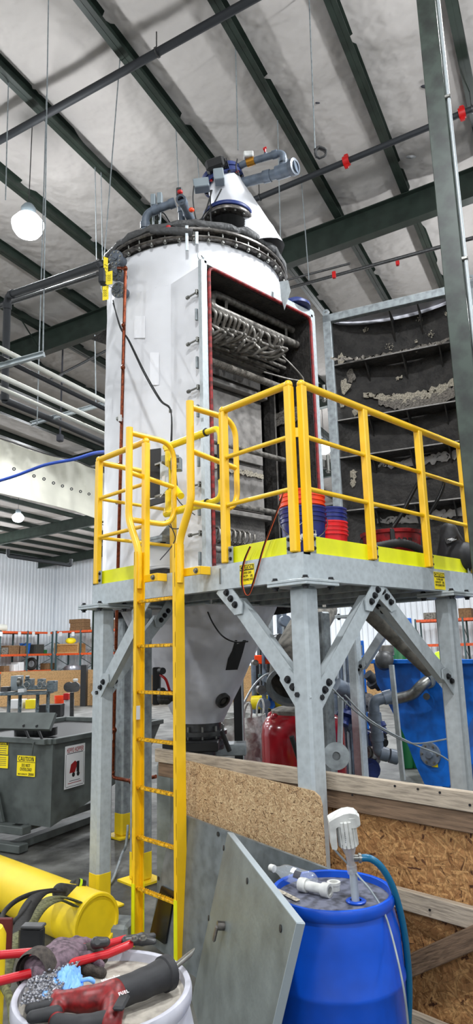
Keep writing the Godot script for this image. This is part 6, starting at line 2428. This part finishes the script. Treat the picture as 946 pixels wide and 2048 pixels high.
	cy(st, oz(853, 1393, Z), oz(853, 1393, Z + 0.04), 0.04)
	put("plug", st, M.dark_steel, o)
	var fc = oz(862, 1508, Z)
	st = S()
	lathe(st, V2([0.13, 0, 0.13, 0.03, 0.05, 0.032, 0.04, 0.06, 0, 0.06]), axis(fc, Vector3(0, 0, 1)), 28)
	put("blind_flange", st, M.pvc, o)
	for k in 6: bolt(o, fc + Vector3(cos(TAU * k / 6) * 0.1, sin(TAU * k / 6) * 0.1, 0.03), Vector3(0, 0, 1), 0.012, M.stud)
	st = S()
	bx(st, oz(869, 1525, Z + 0.01), Vector3(0.08, 0.1, 0.004))
	put("yellow_label", st, M.sign_yellow, o)
	for k in 2:
		st = S()
		cy(st, Vector3(g[8].x + 0.3 + k * 0.5, 0, Z - 0.4), Vector3(g[8].x + 0.3 + k * 0.5, 0.5, Z - 0.4), 0.06)
		put("leg", st, M.machine_blue, o)
	# slotted uprights by the machine
	for e in [[783, 1330, 806, 1560], [682, 1395, 680, 1490]]:
		st = S()
		bar(st, ad(e[0], e[1], 6.9), ad(e[2], e[3], 6.7), 0.05, 0.03, Vector3(1, 0, 0), 0.002)
		one("slotted_upright", st, M.galv, "thin galvanised slotted upright leaning before " + ("the blue hopper" if e[0] > 700 else "the dusty pipes"), "upright", "slotted uprights")
	for e in [[[660, 1372], [720, 1430], [800, 1478], [840, 1487], [912, 1474]], [[690, 1390], [740, 1440], [820, 1485], [880, 1510], [918, 1538]]]:
		var p = []
		for k in e: p.append(ad(k[0], k[1], 6.4))
		wire("tie_rope", "thin pale rope sagging across the blue hopper above its blind flange" if e[0][0] == 660 else "thin pale rope slanting down behind the blind flange of hopper", p, 0.008, M.galv2, "rope", "ropes across the hopper")
	# pale downpipe and pump clutter
	o = wthing("grey_downpipe", "grey plastic downpipe with elbows beside the blue hopper", "pipe", Vector3(ad(755, 1450, 7.2).x, 0, ad(755, 1450, 7.2).z))
	pipe_run(o, [ad(772, 1395, 7.2), ad(746, 1402, 7.2), ad(757, 1505, 7.1), ad(775, 1510, 7.1)], 0.06, M.pvc, true)
	rng.seed = 33
	o = wthing("pump_cluster", "dark cluster of pumps and fittings between the platform posts", "pumps", Vector3(ad(700, 1500, 8.2).x, 0, ad(700, 1500, 8.2).z))
	for k in 16:
		st = S()
		var p = ad(rng.randf_range(690, 775), rng.randf_range(1330, 1545), rng.randf_range(8.5, 9.6))
		var d = Vector3(rng.randf_range(-1, 1), rng.randf_range(-0.3, 0.8), rng.randf_range(-1, 1)).normalized()
		cy(st, p - d * 0.14, p + d * 0.14, rng.randf_range(0.05, 0.11), -1, 14)
		cy(st, p - d * 0.04, p + d * 0.02, rng.randf_range(0.1, 0.15), -1, 14)
		put("pump_body", st, [M.dark_steel, M.flange, M.flange_blue, M.pvc][k % 4], o)
	for k in 9:
		st = S()
		var px = 668 + k * 7.0
		var p = ad(px, 1345, 9.2)
		tb(st, [Vector3(p.x, 0, p.z), Vector3(p.x, 1.75 + 0.05 * (k % 3), p.z)], 0.025, 8)
		put("standpipe", st, M.galv if k % 2 else M.pvc, o)
	st = S()
	lathe(st, V2([0, 0, 0.13, 0, 0.13, 0.03, 0.04, 0.035]), axis(ad(672, 1512, 6.6), CAM - ad(672, 1512, 6.6) + Vector3(1, 0, 0)), 26)
	put("end_flange", st, M.galv2, o)
	# big slanted duct crossing behind the braces
	st = S()
	tb(st, [ad(700, 1190, 7.0), ad(860, 1340, 7.4)], 0.085, 20)
	one("slanted_pipe", st, M.dusty, "thick grey slanted pipe crossing behind the knee braces", "pipe")
	o = wthing("dark_blower", "dark blower housing with grey dusty hood above the blue hopper", "blower", ad(770, 1318, 8.2))
	st = S()
	lathe(st, V2([0, -0.06, 0.09, -0.06, 0.11, -0.03, 0.11, 0.08, 0.06, 0.12, 0, 0.12]), axis(ad(768, 1322, 8.2), Vector3(0.5, 0.2, 0.6)), 22)
	put("housing", st, M.dark_steel, o)
	st = S()
	fbox(st, 765, 1290, 790, 1312, 8.25, 0.25)
	put("hood", st, M.dusty, o)
	for e in [[653, 1245, 672, 1556, 9.5, "tall blue machine housing beyond the corner post"], [735, 1280, 745, 1550, 9.8, "small blue motor among pipes beyond the post"], [815, 1235, 830, 1320, 10.5, "narrow blue steel frame beside the orange rack"], [712, 1312, 730, 1326, 8.8, "blue valve body among the standpipes"]]:
		fthing("blue_housing", e[5], "housing", e[0], e[1], e[2], e[3], e[4], 0.5, M.machine_blue)
	for k in 2:
		var s2 = S()
		lathe(s2, V2([0, -1.55, 0.1, -1.55, 0.11, -1.5, 0.11, 0.42, 0.05, 0.5, 0.03, 0.56, 0, 0.56]), Transform3D(Basis.IDENTITY, Vector3(ad(798 + 19 * k, 1319, 10.5).x, 1.56, ad(798 + 19 * k, 1319, 10.5).z)), 18)
		one("gas_cylinder", s2, M.green_bottle, ["green gas cylinder nearest the dark blower beyond the hopper", "green gas cylinder nearest the orange rack beyond the hopper"][k], "cylinder", "green gas cylinders")
	st = S()
	var hh = ad(885, 1318, 8.6)
	lathe(st, V2([0.13, 0, 0.12, 0.01, 0.11, 0.05, 0.08, 0.09, 0, 0.11]), Transform3D(Basis.IDENTITY, hh), 20)
	one("hard_hat", st, M.hi_vis, "lime hard hat lying behind the blue hopper rim", "hard hat")
	st = S()
	fbox(st, 860, 1318, 930, 1335, 8.6, 0.4)
	one("parts_crate", st, M.machine_blue, "blue steel crate carrying the lime hard hat", "crate")

func hopper():
	# self-dumping hopper, square to the hall: x right along its front, z depth
	var cp = tohall(oy(106, 1483, 1.0))
	var o = thing("dump_hopper", "dark grey self-dumping steel hopper with lid and yellow caution labels", "hopper", hall(Vector3(cp.x, 0, cp.z)), TH)
	var st = S()
	var W = 1.5; var D = 1.9
	# body: front face leans in towards the bottom, right side tapers under
	var T0 = [Vector3(-W, 1.0, 0), Vector3(0, 1.0, 0), Vector3(0, 1.0, -D), Vector3(-W, 1.0, -D)]
	var B0 = [Vector3(-W, 0.22, -0.02), Vector3(-0.02, 0.22, -0.02), Vector3(-0.02, 0.55, -D * 0.82), Vector3(-W, 0.55, -D * 0.82)]
	var mid = Vector3(-W / 2, 0.6, -D / 2)
	for i in 4:
		var j = (i + 1) % 4
		qo(st, T0[i], T0[j], B0[j], B0[i], mid)
	qo(st, B0[0], B0[1], B0[2], B0[3], mid)
	put("bin", st, M.hopper, o)
	st = S()
	for i in 4: bar(st, T0[i], T0[(i + 1) % 4], 0.05, 0.07, UP, 0.004)
	put("rim", st, M.hopper, o)
	st = S()
	bx(st, Vector3(-W / 2, 0.97, -D / 2), Vector3(W - 0.05, 0.01, D - 0.05))
	put("load_cover", st, M.black, o)
	# lid propped open along the front
	st = S()
	var lt = [Vector3(-W, 1.22, -0.12), Vector3(-0.06, 1.24, -0.12), Vector3(0.0, 1.10, 0.03), Vector3(-W, 1.08, 0.03)]
	ex(st, lt, Vector3(0, 0.02, 0.03))
	put("lid", st, M.hopper, o)
	for x in [-0.35, -0.18]:
		st = S()
		bar(st, Vector3(x, 1.15, 0.04), Vector3(x + 0.06, 1.02, 0.02), 0.02, 0.02)
		put("lid_strut", st, M.black, o)
	st = S()
	lathe(st, V2([0.22, 1.0, 0.22, 1.08, 0.0, 1.08]), Transform3D(Basis.IDENTITY, Vector3(-0.55, 0, -0.35)), 28)
	put("round_fill_ring", st, M.black_gloss, o)
	st = S()
	bx(st, Vector3(-0.12, 1.0, 0.05), Vector3(0.16, 0.05, 0.06), Basis.IDENTITY, 0.004)
	tb(st, [Vector3(-0.16, 1.0, 0.09), Vector3(-0.18, 0.88, 0.09)], 0.008, 6)
	put("latch", st, M.hopper, o)
	# rocker and base skids
	st = S()
	ex(st, [Vector3(-0.95, 0.24, 0.03), Vector3(-0.55, 0.24, 0.03), Vector3(-0.65, 0.52, 0.03), Vector3(-0.82, 0.52, 0.03)], Vector3(0, 0, 0.03))
	bar(st, Vector3(-0.98, 0.3, 0.08), Vector3(-0.86, 0.56, 0.08), 0.05, 0.04)
	bar(st, Vector3(-0.86, 0.56, 0.08), Vector3(-0.68, 0.56, 0.08), 0.05, 0.04)
	bar(st, Vector3(-1.35, 0.45, 0.08), Vector3(-0.98, 0.3, 0.08), 0.05, 0.04)
	put("rocker", st, M.hopper, o)
	for e in [[0.20, 0.05], [0.05, 0.08]]:
		st = S()
		bx(st, Vector3(-W * 0.62, e[0], 0.03 + e[1]), Vector3(W * 0.95, 0.07, 0.12), Basis.IDENTITY, 0.006)
		bx(st, Vector3(-0.3 - e[1], e[0], -0.6), Vector3(0.12, 0.07, 1.4), Basis.IDENTITY, 0.006)
		put("base_skid", st, M.hopper, o)
	# labels
	var lab = func(x, y, w, h, m, nm):
		var s = S()
		bx(s, Vector3(x, y, 0.004), Vector3(w, h, 0.003))
		return put(nm, s, m, o)
	lab.call(-0.33, 0.76, 0.235, 0.19, M.sign_yellow, "caution_label")
	var zt = 0.0058
	lettering(o, "CAUTION", 0.04, Transform3D(Basis.IDENTITY, Vector3(-0.33, 0.825, zt)), M.ink, 0.2)
	lab.call(-0.33, 0.797, 0.232, 0.004, M.ink, "label_rule").position.z += 0.002
	lettering(o, "DO NOT", 0.03, Transform3D(Basis.IDENTITY, Vector3(-0.33, 0.765, zt)), M.ink, 0.11)
	lettering(o, "OVERLOAD", 0.03, Transform3D(Basis.IDENTITY, Vector3(-0.33, 0.728, zt)), M.ink, 0.15)
	lettering(o, "MAX CAPACITY", 0.014, Transform3D(Basis.IDENTITY, Vector3(-0.37, 0.683, zt)), M.ink, 0.12)
	lettering(o, "2000", 0.024, Transform3D(Basis.IDENTITY, Vector3(-0.262, 0.684, zt)), M.ink, 0.07)
	lab.call(-0.66, 0.915, 0.165, 0.12, M.sign_yellow, "warning_label")
	lab.call(-0.66, 0.958, 0.16, 0.028, M.ink, "label_heading").position.z += 0.002
	lettering(o, "CAUTION", 0.02, Transform3D(Basis.IDENTITY, Vector3(-0.66, 0.958, zt + 0.003)), M.sign_yellow, 0.13)
	for k in 4: lab.call(-0.66, 0.93 - 0.02 * k, 0.13, 0.005, M.ink_grey, "print_line").position.z += 0.002
	lab.call(-0.65, 0.785, 0.16, 0.12, M.sign_yellow, "warning_label")
	for k in 5: lab.call(-0.65, 0.825 - 0.018 * k, 0.11, 0.004, M.ink_grey, "print_line").position.z += 0.002
	lab.call(-0.86, 0.88, 0.14, 0.13, M.paper, "maker_label")
	lab.call(-0.86, 0.93, 0.14, 0.03, M.ink_red, "label_heading").position.z += 0.002
	lab.call(-0.93, 0.67, 0.1, 0.13, M.sign_yellow, "warning_label")
	lab.call(-0.93, 0.715, 0.1, 0.03, M.ink, "label_heading").position.z += 0.002
	# white poster on the right side
	var p = put("poster", S_box(Vector3(0, 0, 0), Vector3(0.30, 0.40, 0.003)), M.paper, o)
	var pb = Basis(UP, PI / 2)
	var pc = Vector3(0.006, 0.73, -0.32)
	p.transform = Transform3D(pb, pc)
	lettering(p, "HIPPO HOPPER", 0.045, Transform3D(Basis.IDENTITY, Vector3(0, 0.155, 0.001)), M.ink_red, 0.25)
	for e in [[0, 0.125, 0.24, 0.006, "ink"], [0, -0.185, 0.26, 0.004, "ink"], [0, -0.155, 0.2, 0.006, "ink_red"], [0, -0.135, 0.16, 0.005, "ink_grey"], [-0.135, -0.03, 0.004, 0.3, "ink"], [0.135, -0.03, 0.004, 0.3, "ink"]]:
		var r = put("printed_line", S_box(Vector3(e[0], e[1], 0.002), Vector3(e[2], e[3], 0.001)), M[e[4]], p)
	st = S()   # printed picture: a plain red cart body on wheels
	ex(st, [Vector3(-0.08, -0.06, 0.002), Vector3(0.0, -0.06, 0.002), Vector3(0.04, 0.02, 0.002), Vector3(0.0, 0.05, 0.002), Vector3(-0.06, 0.02, 0.002)], Vector3(0, 0, 0.001))
	put("printed_cart", st, M.ink_red, p)
	st = S()
	for x in [-0.02, 0.05]: cy(st, Vector3(x, -0.08, 0.002), Vector3(x, -0.08, 0.003), 0.022, -1, 14)
	bx(st, Vector3(0.045, -0.01, 0.0025), Vector3(0.04, 0.1, 0.001))
	put("printed_wheels", st, M.ink, p)
func S_box(c, s):
	var st = S()
	bx(st, c, s)
	return st

func hcut(px, py, axis_i: int, val: float) -> Vector3:   # pixel ray met with a hall plane, in hall coordinates
	var d = tohall(ray(px, py))
	var c = tohall(CAM)
	return c + d * ((val - c[axis_i]) / d[axis_i])
func rack(n, label, ax: int, plane: float, a: float, b: float, levels: Array, depth: float, group := ""):
	# ax: axis along which the plane is fixed (0: x, 2: z); a..b along the other axis
	var o = thing(n, label, "rack", Vector3.ZERO, TH, group)
	var P = func(t, y, d):
		return Vector3(plane - d, y, t) if ax == 0 else Vector3(t, y, plane - d)
	var top = levels[-1] + 0.1
	var nposts = int(absf(b - a) / 2.6) + 1
	for k in nposts + 1:
		var t = lerpf(a, b, float(k) / nposts)
		for d in [0.0, depth]:
			var st = S()
			bar(st, P.call(t, 0.0, d), P.call(t, top, d), 0.09, 0.08)
			put("upright", st, M.rack_green, o)
		var st2 = S()
		for y in range(0, int(top * 2) - 1):
			bar(st2, P.call(t, y * 0.5 + 0.2, 0.0 if y % 2 else depth), P.call(t, y * 0.5 + 0.7, depth if y % 2 else 0.0), 0.03, 0.03)
		put("side_lacing", st2, M.rack_green, o)
	for y in levels:
		for d in [0.0, depth]:
			for k in nposts:
				var st = S()
				bar(st, P.call(lerpf(a, b, float(k) / nposts) , y, d), P.call(lerpf(a, b, float(k + 1) / nposts), y, d), 0.13, 0.05, UP, 0.004)
				put("beam", st, M.rack_orange, o)
		var st = S()
		bar(st, P.call(a, y + 0.03, depth / 2), P.call(b, y + 0.03, depth / 2), 0.03, depth - 0.06)
		put("shelf_deck", st, M.pine, o)
	return o
# goods standing on a rack shelf: outline from pixels on a plane just behind the rack front
func rgood(n, label, cat, x0, y0, x1, y1, ax, plane, lev, m, group := ""):
	var a = hcut(x0, y1, ax, plane - 0.45)
	var b = hcut(x1, y1, ax, plane - 0.45)
	var h = hcut(x0, y0, ax, plane - 0.45).y - a.y
	var st = S()
	var w = absf(b.z - a.z) if ax == 0 else absf(b.x - a.x)
	bx(st, Vector3.ZERO, Vector3(0.7, h, w) if ax == 0 else Vector3(w, h, 0.7), Basis.IDENTITY, 0.02)
	var o = one(n, st, m, label, cat, group)
	var c = (a + b) / 2
	o.position = hall(Vector3(c.x, lev + h / 2, c.z))
	o.rotation.y = TH
	return o
func far_left():
	var st
	var pl = -29.0
	var pb = -30.2
	var yA = hcut(50, 1265, 0, pl).y
	var yB = hcut(50, 1310, 0, pl).y
	var zc = hcut(104, 1300, 0, pl).z
	rack("pallet_rack", "orange and green pallet rack along the left corrugated wall", 0, pl, -19.0, zc, [yB - 1.0, yB, yA], 1.2, "pallet racks by the far corner")
	var xa = hcut(112, 1300, 2, pb).x
	rack("pallet_rack", "orange and green pallet rack left of the galvanised platform post", 2, pb, xa, xa + 8.0, [hcut(150, 1308, 2, pb).y, hcut(150, 1263, 2, pb).y], 1.2, "pallet racks by the far corner")
	# white price cards on the top beams
	for px in [2, 39, 67, 98]: 
		var c = hcut(px, 1268, 0, pl + 0.06)
		st = S()
		bx(st, c, Vector3(0.01, 0.26, 0.24), Basis.IDENTITY)
		one("rack_card", st, M.paper, "white card hung on the orange rack beam", "card", "white cards on rack beams").rotation.y = TH
	for px in [121, 146]:
		var c = hcut(px, 1268, 2, pb + 0.06)
		st = S()
		bx(st, c, Vector3(0.24, 0.26, 0.01), Basis.IDENTITY)
		one("rack_card", st, M.paper, "white card hung on the orange rack beam", "card", "white cards on rack beams").rotation.y = TH
	# goods: depth measured to the rack
	var D1 = 41.0
	var items = [["cardboard_box", "brown cardboard box on rack beside the blue bin", "box", 33, 1289, 44, 1306, M.card], ["cardboard_box", "dark cardboard boxes lying open on left rack shelf", "box", 10, 1284, 30, 1302, M.card], ["scrap_heap", "jumbled sheet scrap on the left rack shelf edge", "scrap", -6, 1294, 8, 1308, M.dusty], ["dark_sack", "dark sack standing right of the blue bin", "sack", 64, 1285, 80, 1304, M.cloth_dark], ["green_tub", "small mint green tub right of the dark sack", "tub", 78, 1296, 86, 1304, M.green_bottle], ["white_carton", "white carton with red print on lower rack shelf", "carton", 20, 1336, 28, 1350, M.paper], ["white_carton", "taller white carton on the lower rack shelf", "carton", 29, 1332, 39, 1350, M.paper], ["tan_carton", "tan carton at left on lower rack shelf", "carton", 0, 1330, 10, 1342, M.card], ["cardboard_box", "pile of small brown boxes right of the tyre", "box", 88, 1335, 103, 1348, M.card]]
	for e in items: rgood(e[0], e[1], e[2], e[3], e[4], e[5], e[6], 0, pl, (yB + 0.05) if e[6] < 1315 else (yB - 0.95), e[7])
	st = S()
	var bc = hall(Vector3(pl - 0.5, yB + 0.05, hcut(50, 1303, 0, pl - 0.5).z))
	lathe(st, V2([0, 0, 0.26, 0, 0.33, 0.62, 0.36, 0.63, 0.36, 0.66, 0.3, 0.66, 0.24, 0.05, 0, 0.05]), Transform3D(Basis.IDENTITY, bc), 28)
	one("blue_bin", st, M.machine_blue, "round bright blue bin on the left pallet rack", "bin")
	st = S()
	var tc = hall(Vector3(pl - 0.5, yB - 0.65, hcut(62, 1346, 0, pl - 0.5).z))
	tb(st, range(20).map(func(k): return tc + Vector3(cos(TAU * k / 20) * 0.3, 0.1 + sin(TAU * k / 20) * 0.3, 0).rotated(UP, 0.7)), 0.1, 10, false, true)
	one("tyre", st, M.rubber, "black tyre standing on the lower rack shelf", "tyre")
	st = S()
	tb(st, [hall(Vector3(pl - 0.5, yA + 0.27, hcut(-20, 1257, 0, pl).z)), hall(Vector3(pl - 0.5, yA + 0.27, hcut(22, 1257, 0, pl).z))], 0.22, 14)
	one("paper_roll", st, M.pipe_white, "long cream roll lying on top of the left rack", "roll")
	# right rack goods
	var yR = hcut(150, 1308, 2, pb).y + 0.05
	var yT = hcut(150, 1263, 2, pb).y + 0.05
	var D2 = (hall(Vector3(hcut(140, 1300, 2, pb).x, yR, pb - 0.3)) - CAM).dot(-CB.z)
	var o = rgood("wooden_crate", "open sided strand board crate on the rack with yellow bag", "crate", 118, 1284, 164, 1303, 2, pb, yR, M.osb_far)
	var cs = o.mesh.get_aabb().size
	for k in 2:
		put("crate_post", S_box(Vector3((k - 0.5) * cs.x, 0.03, 0.38), Vector3(0.1, cs.y + 0.06, 0.06)), M.pine, o)
		put("crate_rail", S_box(Vector3(0, (k - 0.5) * (cs.y - 0.08), 0.38), Vector3(cs.x, 0.09, 0.05)), M.pine, o)
	st = S()
	sph(st, o.position + UP * (cs.y / 2 + 0.19), Vector3(0.45, 0.2, 0.3))
	one("yellow_bag", st, M.sign_yellow, "crumpled yellow bag on top of the crate", "bag")
	var lv = yT
	for e in [[146, 1255, 175, 1262, "lowest of three carton layers stacked on the back rack"], [147, 1247, 174, 1255, "middle of three carton layers stacked on the back rack"], [145, 1239, 174, 1247, "topmost of three carton layers stacked on the back rack"]]:
		var cl = rgood("carton_layer", e[4], "carton", e[0], e[1], e[2], e[3], 2, pb, lv, M.card, "cartons on the back rack")
		lv += cl.mesh.get_aabb().size.y
	rgood("white_parcel", "pale parcel on the back rack right of platform post", "parcel", 214, 1243, 232, 1262, 2, pb, yT, M.card)
	st = S()
	sph(st, ad(145, 1338, 40.0), Vector3(0.6, 0.28, 0.4), Basis(UP, 0.5))
	one("shrink_wrapped_pallet", st, M.foil, "silvery shrink wrapped load under the back rack", "load")
	# strand board screens
	for e in [[0, 1352, 130, 1432, 26.0, "osb_far", "strand board screen standing behind the lathe bench"], [98, 1352, 166, 1420, 27.5, "osb_far", "strand board screen behind the drill stand"], [0, 1344, 56, 1395, 25.0, "pine", "pale plywood sheet behind the lathe bench"], [55, 1370, 98, 1420, 24.5, "pine", "tilted plywood sheet right of the lathe"]]:
		st = S()
		var a = ad(e[0], e[3], e[4]); var b = ad(e[1], e[3], e[4]); var t = ad(e[0], e[1], e[4])
		var h = t.y
		bar(st, Vector3(a.x, h / 2, a.z), Vector3(b.x, h / 2, b.z), h, 0.02)
		one("board_screen", st, M[e[5]], e[6], "screen")
	# black door leaf / dark panel left of the platform post
	st = S()
	fbox(st, 159, 1330, 171, 1428, 24.0, 0.3)
	one("black_cabinet", st, M.black, "tall black cabinet left of the platform post in background", "cabinet")
	# bench with lathe
	var Db = 15.5
	o = wthing("lathe_bench", "grey steel bench carrying the lathe in the left background", "bench", Vector3(ad(50, 1385, Db).x, 0, ad(50, 1385, Db).z))
	var ty = ad(50, 1386, Db).y
	st = S()
	var la = ad(-20, 1386, Db); var lb = ad(100, 1386, Db)
	la.y = ty; lb.y = ty
	bar(st, la, lb, 0.06, 0.7, UP, 0.01)
	put("bench_top", st, M.machine_grey, o)
	for px in [18, 40, 75, 96]:
		st = S()
		var p = ad(px, 1400, Db)
		bar(st, Vector3(p.x, 0, p.z), Vector3(p.x, ty, p.z), 0.06, 0.06)
		put("leg", st, M.machine_grey, o)
	o = wthing("metal_lathe", "small grey metal lathe on the bench", "lathe", ad(55, 1383, Db))
	st = S()
	fbox(st, 20, 1352, 36, 1382, Db, 0.4)
	put("headstock", st, M.box_grey, o)
	st = S()
	fbox(st, 30, 1372, 92, 1380, Db, 0.3)
	put("bed", st, M.machine_grey, o)
	st = S()
	fbox(st, 48, 1358, 62, 1373, Db, 0.3)
	cy(st, ad(55, 1357, Db), ad(55, 1352, Db), 0.05)
	put("carriage", st, M.machine_grey, o)
	st = S()
	fbox(st, 74, 1358, 86, 1373, Db, 0.25)
	put("tailstock", st, M.machine_grey, o)
	st = S()
	cy(st, ad(36, 1364, Db - 0.1), ad(42, 1364, Db - 0.1), 0.1, -1, 16)
	put("chuck", st, M.steel, o)
	for px in [53, 80, 88]:
		st = S()
		tb(st, range(12).map(func(k): return ad(px, 1370, Db - 0.3) + Vector3(cos(TAU * k / 12) * 0.07, sin(TAU * k / 12) * 0.07, 0).rotated(UP, 0.6)), 0.012, 6, false, true)
		put("handwheel", st, M.steel, o)
	for e in [["bench_vice", "grey bench vice at the right bench end", 93, 1362, 110, 1384, "machine_grey"], ["red_white_box", "small white and red box on the bench edge", 35, 1378, 48, 1386, "paper"], ["tool_tray", "dark tool tray at the left bench end", 0, 1374, 16, 1384, "dark_steel"]]:
		fthing(e[0], e[1], "bench item", e[2], e[3], e[4], e[5], Db - 0.2, 0.25, M[e[6]])
	for e in [["white_crate", "white box under the lathe bench", 14, 1400, 45, 1418, "paper"], ["yellow_crate", "yellow crate under the lathe bench", 50, 1400, 68, 1418, "sign_yellow"], ["dark_floor_box", "black box on floor beside the orange bucket", 76, 1410, 122, 1434, "black"]]:
		var f = fthing(e[0], e[1], "box", e[2], e[3], e[4], e[5], Db + 1.2, 0.4, M[e[6]])
	# drill stand and orange bucket
	var Dg = 16.2
	var gp = ad(144, 1432, Dg)
	o = wthing("grinder_stand", "pedestal bench grinder standing near the strand board screen", "grinder", Vector3(gp.x, 0, gp.z))
	st = S()
	cy(st, Vector3(gp.x, 0.03, gp.z), ad(144, 1385, Dg), 0.05)
	bx(st, Vector3(gp.x, 0.02, gp.z), Vector3(0.4, 0.04, 0.3), Basis(UP, 0.6), 0.01)
	put("pedestal", st, M.dark_steel, o)
	st = S()
	sph(st, ad(143, 1376, Dg), Vector3(0.12, 0.1, 0.1))
	put("motor", st, M.machine_grey, o)
	for x in [137, 149]:
		st = S()
		cy(st, ad(x, 1374, Dg - 0.1), ad(x + 2, 1374, Dg), 0.12, -1, 18)
		put("wheel_guard", st, M.dark_steel, o)
	st = S()
	cy(st, ad(151, 1362, Dg), ad(151, 1358, Dg), 0.06, -1, 10)
	bar(st, ad(148, 1376, Dg), ad(151, 1360, Dg), 0.03, 0.03)
	put("lamp_arm", st, M.white_plastic, o)
	var ob = ad(119, 1418, 17.5)
	bucket("orange_bucket", "orange bucket hanging at bench height beside grinder stand", Vector3(ob.x, ob.y, ob.z), M.orange, 0.34, 0.14, "")
	fthing("bucket_stand", "dark stand under the orange bucket by the grinder", "stand", 108, 1418, 130, 1436, 17.5, 0.4, M.black)
	fthing("red_jug", "red fuel jug behind the orange bucket", "jug", 126, 1387, 137, 1400, 17.0, 0.25, M.red)
	fthing("white_lamp_box", "white box beyond the grinder pedestal", "box", 126, 1400, 142, 1452, 17.0, 0.3, M.paper)

func far_right():
	var pb = -30.2
	var xa = hcut(835, 1300, 2, pb).x
	var ya = hcut(890, 1240, 2, pb).y
	var yb = hcut(890, 1290, 2, pb).y
	rack("pallet_rack", "orange and green pallet rack beyond the blue hopper", 2, pb, xa, xa + 9.0, [yb, ya], 1.2)
	var D = 33.5
	for e in [["dark_carton", "long dark carton on the top beam beyond blue hopper", 850, 1222, 875, 1236], ["dark_carton", "low stack of cartons on rack top near right post", 876, 1220, 890, 1235], ["brown_carton", "brown carton stack on top of the right rack", 920, 1215, 946, 1235], ["tan_box", "tall tan cardboard box standing under the right rack beam", 878, 1302, 900, 1362]]:
		rgood(e[0], e[1], "carton", e[2], e[3], e[4], e[5], 2, pb, (ya if e[5] < 1300 else 0.0) + 0.05, M.card if e[0] != "dark_carton" else M.dusty)
